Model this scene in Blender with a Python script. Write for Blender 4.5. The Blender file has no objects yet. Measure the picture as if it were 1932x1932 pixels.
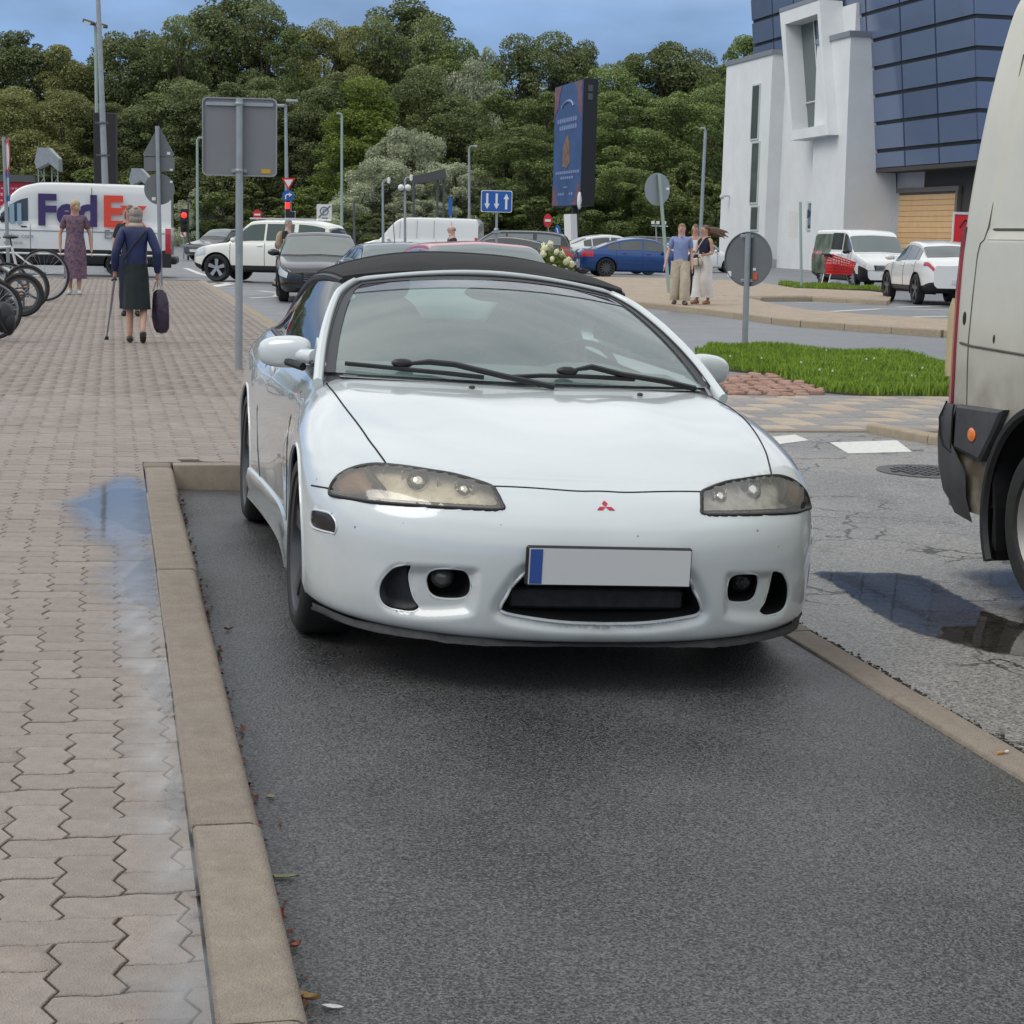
import bpy, bmesh, math, random
import numpy as np
from mathutils import Matrix, Vector
random.seed(7); np.random.seed(7)
SC = bpy.context.scene
COL = SC.collection
R = math.radians
# ---------------------------------------------------------------- camera
F, PIT, ROL, CAMH = 3386.446, R(8.74), R(1.43), 1.47
cam_d = bpy.data.cameras.new('camera'); cam = bpy.data.objects.new('camera', cam_d); COL.objects.link(cam)
cam_d.sensor_width = 36; cam_d.lens = 36*F/1932; cam_d.clip_start = .05; cam_d.clip_end = 3000
cam.matrix_world = Matrix.Translation((0, 0, CAMH)) @ Matrix.Rotation(R(90)-PIT, 4, 'X') @ Matrix.Rotation(ROL, 4, 'Z')
SC.camera = cam
# ---------------------------------------------------------------- sky
SUN_EL, SUN_AZ = R(50), R(245)          # azimuth clockwise from +Y: behind the camera, to the left
W = bpy.data.worlds.new('World'); SC.world = W; W.use_nodes = True
nt = W.node_tree; N = nt.nodes; L = nt.links; N.clear()
def wn(t, **k):
    n = N.new(t)
    for a, b in k.items(): setattr(n, a, b)
    return n
out = wn('ShaderNodeOutputWorld')
sky = wn('ShaderNodeTexSky', sky_type='NISHITA', sun_disc=False, sun_elevation=SUN_EL, sun_rotation=SUN_AZ)
tc = wn('ShaderNodeTexCoord'); sep = wn('ShaderNodeSeparateXYZ'); L.new(tc.outputs['Generated'], sep.inputs[0])
mp = wn('ShaderNodeMapping'); mp.inputs['Scale'].default_value = (1.6, 1.6, 4.2); L.new(tc.outputs['Generated'], mp.inputs[0])
noi = wn('ShaderNodeTexNoise'); noi.inputs['Scale'].default_value = 2.1; noi.inputs['Detail'].default_value = 7; noi.inputs['Roughness'].default_value = .55
L.new(mp.outputs[0], noi.inputs['Vector'])
cr = wn('ShaderNodeValToRGB'); L.new(noi.outputs['Fac'], cr.inputs[0])          # cloud colour: slate bellies to white tops
e = cr.color_ramp.elements
e[0].position = .30; e[0].color = (.62, .68, .76, 1); e[1].position = .68; e[1].color = (1.18, 1.18, 1.17, 1)
hz = wn('ShaderNodeValToRGB'); L.new(sep.outputs['Z'], hz.inputs[0])            # low bank of blue grey rain cloud all round
e = hz.color_ramp.elements
e[0].position = 0; e[0].color = (.30, .44, .68, 1); e[1].position = .16; e[1].color = (.21, .33, .56, 1)
x = e.new(.075); x.color = (.19, .325, .60, 1)
x = e.new(.11); x.color = (.24, .385, .64, 1)
mk = wn('ShaderNodeMapRange'); mk.inputs[1].default_value = .12; mk.inputs[2].default_value = .25; L.new(sep.outputs['Z'], mk.inputs[0])
n2 = wn('ShaderNodeTexNoise'); n2.inputs['Scale'].default_value = 5; n2.inputs['Detail'].default_value = 5; L.new(mp.outputs[0], n2.inputs['Vector'])
v2 = wn('ShaderNodeMapRange'); v2.inputs[1].default_value = .3; v2.inputs[2].default_value = .7; v2.inputs[3].default_value = .74; v2.inputs[4].default_value = 1.26; L.new(n2.outputs['Fac'], v2.inputs[0])
hm = wn('ShaderNodeVectorMath', operation='SCALE'); L.new(hz.outputs[0], hm.inputs[0]); L.new(v2.outputs[0], hm.inputs['Scale'])
mx = wn('ShaderNodeMixRGB'); L.new(mk.outputs[0], mx.inputs[0]); L.new(hm.outputs[0], mx.inputs[1]); L.new(cr.outputs[0], mx.inputs[2])
b1 = wn('ShaderNodeBackground'); b1.inputs[1].default_value = .07; L.new(sky.outputs[0], b1.inputs[0])
b2 = wn('ShaderNodeBackground'); b2.inputs[1].default_value = .92; L.new(mx.outputs[0], b2.inputs[0])
ms = wn('ShaderNodeMixShader'); ms.inputs[0].default_value = .9
L.new(b1.outputs[0], ms.inputs[1]); L.new(b2.outputs[0], ms.inputs[2]); L.new(ms.outputs[0], out.inputs[0])
# ---------------------------------------------------------------- sun behind cloud
sd = bpy.data.lights.new('sun', 'SUN'); sd.energy = 1.1; sd.angle = R(35); sd.color = (1, .96, .9)
so = bpy.data.objects.new('sun', sd); COL.objects.link(so)
so.rotation_euler = Vector((-math.sin(SUN_AZ)*math.cos(SUN_EL), -math.cos(SUN_AZ)*math.cos(SUN_EL), -math.sin(SUN_EL))).to_track_quat('-Z', 'Y').to_euler()
so.location = (-20, -20, 40)
vs = SC.view_settings
vs.view_transform = 'Standard'; vs.look = 'None'; vs.gamma = 1; vs.use_curve_mapping = False; vs.exposure = 0.28
SC.render.engine = 'CYCLES'
try: SC.cycles.max_bounces = 6; SC.cycles.transparent_max_bounces = 12; SC.cycles.use_denoising = True
except Exception: pass
# ---------------------------------------------------------------- photo geometry -> place
def ray(u, v):
    x, y = u-966, v-966; c, s = math.cos(ROL), math.sin(ROL); x, y = (c*x+s*y)/F, (-s*x+c*y)/F
    return np.array([x, math.cos(PIT)-y*math.sin(PIT), -math.sin(PIT)-y*math.cos(PIT)])
def gp(u, v, z=0.):
    d = ray(u, v); t = (z-CAMH)/d[2]; return np.array([0, 0, CAMH])+d*t
def at(u, v, Y):
    d = ray(u, v); return np.array([0, 0, CAMH])+d*(Y/d[1])
CX, CY, YAW, TILT = .08353, 6.43534, R(12.6047), R(1.8331)
def tg(P):                                   # world -> street grid (x across the bay, y along it)
    X, Y = P[0]-CX, P[1]-CY; c, s = math.cos(YAW), math.sin(YAW); return (c*X+s*Y, -s*X+c*Y)
def wg(x, y, z=0.):
    c, s = math.cos(YAW), math.sin(YAW); return (CX+c*x-s*y, CY+s*x+c*y, z)
def ppx(P):                                  # place -> photo (1932 wide), used to keep only what can be seen
    P = np.asarray(P, float)-[0, 0, CAMH]
    b = P[..., 1]*math.sin(PIT)+P[..., 2]*math.cos(PIT); d = P[..., 1]*math.cos(PIT)-P[..., 2]*math.sin(PIT); d = np.where(d < .05, .05, d)
    x, y = P[..., 0]/d*F, -b/d*F; c, s = math.cos(ROL), math.sin(ROL)
    return 966+c*x-s*y, 966+s*x+c*y
# ---------------------------------------------------------------- materials
def S(r, g=None, b=None):
    if g is None: g = b = r
    f = lambda c: (c/255/12.92 if c/255 <= .04045 else ((c/255+.055)/1.055)**2.4)
    return (f(r), f(g), f(b))
MATS = {}
def mat(name, col, rough=.5, metal=0., var=0., vscale=3., bump=0., bscale=60., coat=0., emit=0., alpha=None, spec=.5, col2=None, rand=0., rvar=0., rscale=1., trans=0., detail=4):
    if name in MATS: return MATS[name]
    m = bpy.data.materials.new(name); m.use_nodes = True; MATS[name] = m
    t = m.node_tree; b = t.nodes['Principled BSDF']; c = tuple(col)+(1,)
    b.inputs['Base Color'].default_value = c; b.inputs['Roughness'].default_value = rough; b.inputs['Metallic'].default_value = metal
    b.inputs['Specular IOR Level'].default_value = spec; b.inputs['Coat Weight'].default_value = coat; b.inputs['Coat Roughness'].default_value = .03
    if trans: b.inputs['Transmission Weight'].default_value = trans
    if emit: b.inputs['Emission Color'].default_value = c; b.inputs['Emission Strength'].default_value = emit
    m.diffuse_color = c
    co = t.nodes.new('ShaderNodeTexCoord').outputs['Object']
    src = None
    if var or col2:
        n = t.nodes.new('ShaderNodeTexNoise'); n.inputs['Scale'].default_value = vscale; n.inputs['Detail'].default_value = detail; n.inputs['Roughness'].default_value = .65
        t.links.new(co, n.inputs['Vector']); r = t.nodes.new('ShaderNodeValToRGB'); t.links.new(n.outputs['Fac'], r.inputs[0])
        a = r.color_ramp.elements; a[0].position = .3; a[1].position = .7
        if col2: a[0].color = c; a[1].color = tuple(col2)+(1,)
        else: a[0].color = tuple(k*(1-var) for k in col)+(1,); a[1].color = tuple(min(1, k*(1+var)) for k in col)+(1,)
        src = r.outputs[0]
    if rand:
        oi = t.nodes.new('ShaderNodeObjectInfo'); ge = t.nodes.new('ShaderNodeNewGeometry'); ad = t.nodes.new('ShaderNodeMath'); ad.operation = 'ADD'
        t.links.new(oi.outputs['Random'], ad.inputs[0]); t.links.new(ge.outputs['Random Per Island'], ad.inputs[1])
        fr = t.nodes.new('ShaderNodeMath'); fr.operation = 'FRACT'; t.links.new(ad.outputs[0], fr.inputs[0])
        mr = t.nodes.new('ShaderNodeMapRange'); mr.inputs[3].default_value = 1-rand; mr.inputs[4].default_value = 1+rand; t.links.new(fr.outputs[0], mr.inputs[0])
        vm = t.nodes.new('ShaderNodeVectorMath'); vm.operation = 'SCALE'; t.links.new(mr.outputs[0], vm.inputs['Scale'])
        if src: t.links.new(src, vm.inputs[0])
        else: vm.inputs[0].default_value = col
        src = vm.outputs[0]
    if src: t.links.new(src, b.inputs['Base Color'])
    if rvar:
        n = t.nodes.new('ShaderNodeTexNoise'); n.inputs['Scale'].default_value = rscale; n.inputs['Detail'].default_value = 5; t.links.new(co, n.inputs['Vector'])
        mr = t.nodes.new('ShaderNodeMapRange'); mr.inputs[1].default_value = .35; mr.inputs[2].default_value = .65
        mr.inputs[3].default_value = max(.02, rough-rvar); mr.inputs[4].default_value = min(1, rough+rvar)
        t.links.new(n.outputs['Fac'], mr.inputs[0]); t.links.new(mr.outputs[0], b.inputs['Roughness'])
    if bump:
        n = t.nodes.new('ShaderNodeTexNoise'); n.inputs['Scale'].default_value = bscale; n.inputs['Detail'].default_value = 3; t.links.new(co, n.inputs['Vector'])
        bu = t.nodes.new('ShaderNodeBump'); bu.inputs['Strength'].default_value = bump; bu.inputs['Distance'].default_value = .01
        t.links.new(n.outputs['Fac'], bu.inputs['Height']); t.links.new(bu.outputs[0], b.inputs['Normal'])
    return m
def glass(name, col=(.8, .9, .88), amt=.75, refl=.12, rough=.02, hazy=False):
    """thin pane: tinted see-through plus a mirror that grows at grazing angles"""
    if name in MATS: return MATS[name]
    m = bpy.data.materials.new(name); m.use_nodes = True; MATS[name] = m; t = m.node_tree; t.nodes.clear()
    o = t.nodes.new('ShaderNodeOutputMaterial'); tr = t.nodes.new('ShaderNodeBsdfTransparent'); gl = t.nodes.new('ShaderNodeBsdfGlossy'); mx = t.nodes.new('ShaderNodeMixShader')
    di = t.nodes.new('ShaderNodeBsdfTranslucent' if hazy else 'ShaderNodeBsdfDiffuse'); di.inputs[0].default_value = tuple(col)+(1,); m2 = t.nodes.new('ShaderNodeMixShader'); m2.inputs[0].default_value = 1-amt
    tr.inputs[0].default_value = tuple(col)+(1,); gl.inputs['Roughness'].default_value = rough
    fr = t.nodes.new('ShaderNodeFresnel'); fr.inputs[0].default_value = 1.5; ad = t.nodes.new('ShaderNodeMath'); ad.operation = 'ADD'; ad.use_clamp = True; ad.inputs[1].default_value = refl
    t.links.new(fr.outputs[0], ad.inputs[0]); t.links.new(ad.outputs[0], mx.inputs[0])
    t.links.new(tr.outputs[0], m2.inputs[1]); t.links.new(di.outputs[0], m2.inputs[2]); t.links.new(m2.outputs[0], mx.inputs[1]); t.links.new(gl.outputs[0], mx.inputs[2]); t.links.new(mx.outputs[0], o.inputs[0])
    m.diffuse_color = tuple(col)+(1,)
    return m
# ---------------------------------------------------------------- mesh building
class MB:
    def __init__(s): s.v = []; s.f = []; s.m = []
    def add(s, V, Fc, mi=0):
        o = len(s.v); s.v.extend(tuple(map(float, p)) for p in V); s.f.extend(tuple(i+o for i in f) for f in Fc); s.m.extend([mi]*len(Fc)); return s
    def box(s, c, d, rz=0., mi=0, bev=0., M=None):
        x, y, z = [k/2 for k in d]
        if bev:
            b = min(bev, x*.9, y*.9, z*.9); V = []
            for sx in (-1, 1):
                for sy in (-1, 1):
                    for sz in (-1, 1): V += [(sx*x, sy*(y-b), sz*(z-b)), (sx*(x-b), sy*y, sz*(z-b)), (sx*(x-b), sy*(y-b), sz*z)]
            I = lambda sx, sy, sz, k: ((sx > 0)*4+(sy > 0)*2+(sz > 0))*3+k
            Fc = []
            for sg in (-1, 1):
                q = [(-1, -1), (1, -1), (1, 1), (-1, 1)]
                if sg < 0: q = q[::-1]
                Fc += [[I(sg, a, b2, 0) for a, b2 in q], [I(a, sg, b2, 1) for a, b2 in q[::-1]], [I(a, b2, sg, 2) for a, b2 in q]]
                for s2 in (-1, 1):
                    Fc += [[I(sg, s2, -1, 0), I(sg, s2, 1, 0), I(sg, s2, 1, 1), I(sg, s2, -1, 1)], [I(sg, -1, s2, 0), I(sg, 1, s2, 0), I(sg, 1, s2, 2), I(sg, -1, s2, 2)], [I(-1, sg, s2, 1), I(1, sg, s2, 1), I(1, sg, s2, 2), I(-1, sg, s2, 2)]]
                    for s3 in (-1, 1): Fc.append([I(sg, s2, s3, 0), I(sg, s2, s3, 1), I(sg, s2, s3, 2)])
        else:
            V = [(sx*x, sy*y, sz*z) for sx in (-1, 1) for sy in (-1, 1) for sz in (-1, 1)]
            Fc = [(0, 1, 3, 2), (4, 6, 7, 5), (0, 4, 5, 1), (2, 3, 7, 6), (0, 2, 6, 4), (1, 5, 7, 3)]
        cr_, sr_ = math.cos(rz), math.sin(rz)
        V = [(a*cr_-b*sr_, a*sr_+b*cr_, q) for a, b, q in V]
        if M is not None: V = [tuple(M @ Vector(p)) for p in V]
        return s.add([(a+c[0], b+c[1], q+c[2]) for a, b, q in V], Fc, mi)
    def tube(s, P, r, n=8, mi=0, cap=True, flat=None):
        P = [Vector(p) for p in P]; rr = r if hasattr(r, '__len__') else [r]*len(P); V = []; Fc = []; ref = None
        for i, p in enumerate(P):
            d = (P[min(i+1, len(P)-1)]-P[max(i-1, 0)])
            d = d.normalized() if d.length > 1e-9 else Vector((0, 0, 1))
            if ref is None: ref = Vector((0, 0, 1)) if abs(d.z) < .9 else Vector((1, 0, 0))
            a = (ref-d*ref.dot(d)).normalized(); ref = a; b = d.cross(a)
            f2 = flat if flat else 1.
            for k in range(n): t = 2*math.pi*k/n; V.append(p+a*(math.cos(t)*rr[i])+b*(math.sin(t)*rr[i]*f2))
        for i in range(len(P)-1):
            for k in range(n): k2 = (k+1) % n; Fc.append((i*n+k, i*n+k2, (i+1)*n+k2, (i+1)*n+k))
        if cap: Fc += [tuple(range(n))[::-1], tuple((len(P)-1)*n+k for k in range(n))]
        return s.add(V, Fc, mi)
    def lathe(s, prof, n=24, c=(0, 0, 0), axis='z', mi=0, cap=False, sc=(1, 1)):
        V = []; Fc = []
        for r, z in prof:
            for k in range(n):
                t = 2*math.pi*k/n; a, b = r*math.cos(t)*sc[0], r*math.sin(t)*sc[1]
                q = {'z': (a, b, z), 'x': (z, a, b), 'y': (a, z, b)}[axis]; V.append((q[0]+c[0], q[1]+c[1], q[2]+c[2]))
        for i in range(len(prof)-1):
            for k in range(n): k2 = (k+1) % n; Fc.append((i*n+k, i*n+k2, (i+1)*n+k2, (i+1)*n+k))
        if cap: Fc += [tuple(range(n))[::-1], tuple((len(prof)-1)*n+k for k in range(n))]
        return s.add(V, Fc, mi)
    def prism(s, poly, a, b, plane='xy', mi=0, M=None):
        n = len(poly); mk_ = {'xy': lambda p, h: (p[0], p[1], h), 'xz': lambda p, h: (p[0], h, p[1]), 'yz': lambda p, h: (h, p[0], p[1])}[plane]
        V = [mk_(p, a) for p in poly]+[mk_(p, b) for p in poly]
        if M is not None: V = [tuple(M @ Vector(p)) for p in V]
        return s.add(V, [tuple(range(n))[::-1], tuple(range(n, 2*n))]+[(i, (i+1) % n, n+(i+1) % n, n+i) for i in range(n)], mi)
    def grid(s, A, mi=0, wrap=False):
        A = np.asarray(A); n, m = A.shape[:2]; Fc = []
        for i in range(n-1):
            for j in range(m if wrap else m-1): j2 = (j+1) % m; Fc.append((i*m+j, i*m+j2, (i+1)*m+j2, (i+1)*m+j))
        return s.add(A.reshape(-1, 3), Fc, mi)
    def sph(s, c, r, n=12, m=8, mi=0):
        rx = r if hasattr(r, '__len__') else (r, r, r); A = []
        for i in range(m+1):
            ph = math.pi*i/m; A.append([(c[0]+rx[0]*math.sin(ph)*math.cos(2*math.pi*k/n), c[1]+rx[1]*math.sin(ph)*math.sin(2*math.pi*k/n), c[2]-rx[2]*math.cos(ph)) for k in range(n)])
        return s.grid(A, mi, True)
    def mesh(s, name, mats, smooth=True, fixn=True):
        me = bpy.data.meshes.new(name); me.from_pydata(s.v, [], s.f)
        for m in (mats if isinstance(mats, (list, tuple)) else [mats]): me.materials.append(m)
        if any(s.m): me.polygons.foreach_set('material_index', s.m)
        if fixn and len(s.f) < 60000:
            b = bmesh.new(); b.from_mesh(me); bmesh.ops.remove_doubles(b, verts=b.verts, dist=1e-6); bmesh.ops.recalc_face_normals(b, faces=b.faces); b.to_mesh(me); b.free()
        if smooth: smooth_mesh(me, 40)
        me.update(); return me
    def build(s, name, mats, parent=None, smooth=True, loc=None, rz=None, fixn=True, **k):
        return link(name, s.mesh(name, mats, smooth, fixn), parent, loc, rz, **k)
def smooth_mesh(me, ang=40):
    me.polygons.foreach_set('use_smooth', [True]*len(me.polygons))
    if ang and len(me.polygons) < 60000:
        b = bmesh.new(); b.from_mesh(me); ca = math.cos(R(ang))
        for ed in b.edges:
            if len(ed.link_faces) == 2 and ed.link_faces[0].normal.dot(ed.link_faces[1].normal) < ca: ed.smooth = False
        b.to_mesh(me); b.free()
def link(name, data, parent=None, loc=None, rz=None, **k):
    o = bpy.data.objects.new(name, data); COL.objects.link(o)
    if parent is not None: o.parent = parent
    if loc is not None: o.location = loc
    if rz is not None: o.rotation_euler = (0, 0, rz)
    return tag(o, **k)
def tag(o, label=None, cat=None, group=None, kind=None):
    if label: o['label'] = label
    if cat: o['category'] = cat
    if group: o['group'] = group
    if kind: o['kind'] = kind
    return o
def thing(name, loc, rz=0., label=None, cat=None, group=None): return link(name, None, None, loc, rz, label=label, cat=cat, group=group)
def dup(o, parent=None):
    c = o.copy(); COL.objects.link(c)
    if parent is not None: c.parent = parent
    for ch in list(o.children): dup(ch, c)
    return c
def smooth_poly(P, n=6):                       # closed Catmull-Rom through P
    P = np.asarray(P, float); m = len(P); o = []
    for i in range(m):
        a, b, c, d = P[i-1], P[i], P[(i+1) % m], P[(i+2) % m]
        for k in range(n): t = k/n; o.append(.5*((2*b)+(c-a)*t+(2*a-5*b+4*c-d)*t*t+(3*b-a-3*c+d)*t**3))
    return np.array(o)
def spline(P, n=8):                            # open Catmull-Rom
    P = np.asarray(P, float); Q = np.vstack([2*P[0]-P[1], P, 2*P[-1]-P[-2]]); o = []
    for i in range(1, len(Q)-2):
        a, b, c, d = Q[i-1], Q[i], Q[i+1], Q[i+2]
        for k in range(n): t = k/n; o.append(.5*((2*b)+(c-a)*t+(2*a-5*b+4*c-d)*t*t+(3*b-a-3*c+d)*t**3))
    o.append(P[-1]); return np.array(o)
# ================================================================ ground, bay, kerbs, paving
GL = (CX, CY, 0.)
def asphalt(name, c1, c2, rough, wet, grain=260., bumpd=.6, cracks=0., cell=2.):
    m = bpy.data.materials.new(name); m.use_nodes = True; MATS[name] = m; t = m.node_tree; b = t.nodes['Principled BSDF']; ln = t.links.new
    def nn(ty, **k):
        n = t.nodes.new(ty)
        for a, v in k.items():
            if isinstance(a, str) and a in n.inputs: n.inputs[a].default_value = v
        return n
    co = nn('ShaderNodeTexCoord').outputs['Object']
    g = t.nodes.new('ShaderNodeTexVoronoi'); g.inputs['Scale'].default_value = grain; ln(co, g.inputs['Vector'])
    n1 = t.nodes.new('ShaderNodeTexNoise'); n1.inputs['Scale'].default_value = grain*.5; n1.inputs['Detail'].default_value = 3; ln(co, n1.inputs['Vector'])
    n2 = t.nodes.new('ShaderNodeTexNoise'); n2.inputs['Scale'].default_value = .9; n2.inputs['Detail'].default_value = 6; ln(co, n2.inputs['Vector'])
    r = t.nodes.new('ShaderNodeValToRGB'); a = r.color_ramp.elements; a[0].position = .25; a[0].color = tuple(c1)+(1,); a[1].position = .8; a[1].color = tuple(c2)+(1,)
    sp = t.nodes.new('ShaderNodeSeparateColor'); ln(g.outputs['Color'], sp.inputs[0])
    m1 = t.nodes.new('ShaderNodeMath'); m1.operation = 'MULTIPLY_ADD'; ln(sp.outputs[0], m1.inputs[0]); m1.inputs[1].default_value = .55; ln(n1.outputs['Fac'], m1.inputs[2])
    m1b = t.nodes.new('ShaderNodeMath'); m1b.operation = 'MULTIPLY_ADD'; ln(n2.outputs['Fac'], m1b.inputs[0]); m1b.inputs[1].default_value = .5; ln(m1.outputs[0], m1b.inputs[2])
    m1c = t.nodes.new('ShaderNodeMath'); m1c.operation = 'SUBTRACT'; ln(m1b.outputs[0], m1c.inputs[0]); m1c.inputs[1].default_value = .52; ln(m1c.outputs[0], r.inputs[0])
    col = r.outputs[0]; hgt = m1.outputs[0]
    if cracks:
        dn = t.nodes.new('ShaderNodeTexNoise'); dn.inputs['Scale'].default_value = 3; dn.inputs['Detail'].default_value = 5; ln(co, dn.inputs['Vector'])
        va = t.nodes.new('ShaderNodeVectorMath'); va.operation = 'MULTIPLY_ADD'; ln(dn.outputs['Color'], va.inputs[0]); va.inputs[1].default_value = (.5, .5, .5); ln(co, va.inputs[2])
        vo = t.nodes.new('ShaderNodeTexVoronoi'); vo.feature = 'DISTANCE_TO_EDGE'; vo.inputs['Scale'].default_value = cell; ln(va.outputs[0], vo.inputs['Vector'])
        cm = t.nodes.new('ShaderNodeMapRange'); cm.inputs[1].default_value = .006; cm.inputs[2].default_value = .03; ln(vo.outputs['Distance'], cm.inputs[0])
        nm = t.nodes.new('ShaderNodeTexNoise'); nm.inputs['Scale'].default_value = 1.1; ln(co, nm.inputs['Vector'])
        nr = t.nodes.new('ShaderNodeMapRange'); nr.inputs[1].default_value = .42; nr.inputs[2].default_value = .52; ln(nm.outputs['Fac'], nr.inputs[0])
        mxm = t.nodes.new('ShaderNodeMath'); mxm.operation = 'MAXIMUM'; ln(cm.outputs[0], mxm.inputs[0]); ln(nr.outputs[0], mxm.inputs[1])
        mc = t.nodes.new('ShaderNodeMixRGB'); mc.inputs[1].default_value = (.015, .014, .012, 1); ln(mxm.outputs[0], mc.inputs[0]); ln(col, mc.inputs[2]); col = mc.outputs[0]
        hm_ = t.nodes.new('ShaderNodeMath'); hm_.operation = 'MULTIPLY_ADD'; ln(mxm.outputs[0], hm_.inputs[0]); hm_.inputs[1].default_value = 1.6*cracks; ln(hgt, hm_.inputs[2]); hgt = hm_.outputs[0]
    ln(col, b.inputs['Base Color'])
    mr = t.nodes.new('ShaderNodeMapRange'); mr.inputs[1].default_value = .38; mr.inputs[2].default_value = .62; mr.inputs[3].default_value = rough-wet; mr.inputs[4].default_value = rough+wet*.5
    ln(n2.outputs['Fac'], mr.inputs[0]); ln(mr.outputs[0], b.inputs['Roughness'])
    bu = t.nodes.new('ShaderNodeBump'); bu.inputs['Strength'].default_value = bumpd; bu.inputs['Distance'].default_value = .006; ln(hgt, bu.inputs['Height']); ln(bu.outputs[0], b.inputs['Normal'])
    return m
M_BAY = asphalt('bay_asphalt', (.011, .0115, .012), (.155, .156, .158), .47, .22, 240, .9)
M_ROAD = asphalt('road_asphalt', (.11, .118, .13), (.23, .235, .245), .5, .12, 120, .35)
M_OLD = asphalt('old_asphalt', (.10, .096, .09), (.34, .325, .30), .38, .2, 130, .9, cracks=1., cell=2.6)
def conc(name, c, r=.75, rand=.08, b=.7):
    m = mat(name, c, r, var=.30, vscale=13, detail=13, bump=b, bscale=220, rand=rand, rvar=.12, rscale=2.)
    [setattr(n.inputs['Roughness'], 'default_value', .86) for n in m.node_tree.nodes if n.type == 'TEX_NOISE' and abs(n.inputs['Scale'].default_value-13) < .1]; return m
M_KERB = conc('kerb_concrete', (.265, .222, .175)); M_KERB2 = conc('flush_kerb_concrete', (.27, .225, .18)); M_PAVE = conc('paver_concrete', (.29, .242, .207), .62, .10)
M_BEIGE = conc('beige_paver', (.43, .35, .265), .7, .09); M_GREY = conc('grey_paver', (.265, .25, .235), .6, .09); M_JOINT = mat('joint_sand', (.045, .036, .028), .9, var=.3, vscale=80)
M_FARK = conc('pale_kerb_concrete', (.34, .28, .20)); M_PINK = conc('red_cobble', (.34, .20, .15), .7, .18)
M_PAINT = mat('road_paint', (.62, .62, .58), .6, var=.18, vscale=25, bump=.3, bscale=90)
M_SOIL = mat('soil', (.06, .05, .032), .95, var=.4, vscale=30)
def sheet(name, P, z, m, smooth=False, **k):
    mb = MB(); mb.add([(p[0], p[1], z if len(p) < 3 else p[2]) for p in P], [tuple(range(len(P)))]); return mb.build(name, m, smooth=smooth, kind='structure', **k)
def facet(name, P, z, m, h, **k):            # raised slab with vertical sides
    mb = MB(); mb.prism([(p[0], p[1]) for p in P], z, z+h); return mb.build(name, m, smooth=False, kind='structure', **k)
sheet('ground', [(-1500, -300), (1500, -300), (1500, 2500), (-1500, 2500)], -.03, mat('far_ground', (.07, .075, .05), .95, var=.4, vscale=.2))
sheet('road', [(-260, -40), (260, -40), (260, 260), (-260, 260)], 0, M_ROAD)
gv = MB(); gv.add([(-260, 152, .02), (40, 152, .02), (40, 260, .6), (-260, 260, .6)], [(0, 1, 2, 3)]); gv.build('grass_verge', mat('verge_grass', (.075, .105, .022), .95, var=.4, vscale=2.), smooth=False, kind='structure')
# --- parking bay: new dark asphalt, falling to the right
def bz(x): return .004+(.97-x)*math.tan(TILT)
mb = MB(); mb.add([(-1.2, -9, bz(-1.2)), (.972, -9, .004), (.972, 3.52, .004), (-1.2, 3.52, bz(-1.2))], [(0, 1, 2, 3)])
mb.build('parking_bay', M_BAY, smooth=False, loc=GL, rz=YAW, kind='structure')
mb = MB(); mb.add([(1.1, -9, .004), (7, -9, .004), (7, 6.98, .004), (1.1, 6.98, .004)], [(0, 1, 2, 3)])
mb.build('access_road', M_OLD, smooth=False, loc=GL, rz=YAW, kind='structure')
# --- kerb stones
def kerb_profile(w, h, r=.02, n=4): return [(0, -.25), (0, h-.006), (.006, h)]+[(w-r+r*math.sin(R(90)*k/n), h-r+r*math.cos(R(90)*k/n)) for k in range(n+1)]+[(w, -.25)]
def kerb_mesh(w, h, ln, r=.02):
    pr = kerb_profile(w, h, r); g = .004; n = len(pr); V = []
    for y, s in ((g, .004), (g+.008, 0), (ln-g-.008, 0), (ln-g, .004)): V += [(min(max(p[0], s), w-s), y, p[1]-(s if p[1] > h-.03 else 0)) for p in pr]
    mb = MB(); mb.add(V, [(j*n+i, j*n+i+1, (j+1)*n+i+1, (j+1)*n+i) for j in range(3) for i in range(n-1)]+[tuple(range(n))[::-1], tuple(range(3*n, 4*n))]); return mb
ZP = .185                                   # pavement level on the left
lk = thing('kerb', GL, YAW, None); lk['kind'] = 'structure'
mL = kerb_mesh(.15, ZP+.012, 1.0, .028).mesh('kerb_stone', M_KERB)
random.seed(3)
for k in range(-6, 4):
    o = link('kerb_stone', mL, lk, (-1.335+random.uniform(-.004, .004), k-.48, random.uniform(-.004, .004))); o.rotation_euler = (random.uniform(-.003, .003), 0, random.uniform(-.004, .004))
mb = kerb_mesh(.15, ZP+.01, .52, .02); o = link('kerb_stone', mb.mesh('kerb_stone', M_KERB), lk, (-1.335, 3.53-.002, 0)); o.scale = (1, .32, 1)
for k in range(3):
    o = link('kerb_stone', mL, lk, (-1.18+k*.76+.75, 3.52, random.uniform(-.004, .002))); o.rotation_euler = (0, 0, R(90)); o.scale = (1, .75, 1); o.location.y = 3.535
rk = thing('flush_kerb', GL, YAW); rk['kind'] = 'structure'
mF = kerb_mesh(.125, .016, 1.0, .008).mesh('kerb_stone', M_KERB2)
for k in range(-7, 4): o = link('kerb_stone', mF, rk, (.972, k+.02, random.uniform(-.003, .002))); o.rotation_euler = (0, 0, random.uniform(-.003, .003))
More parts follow.
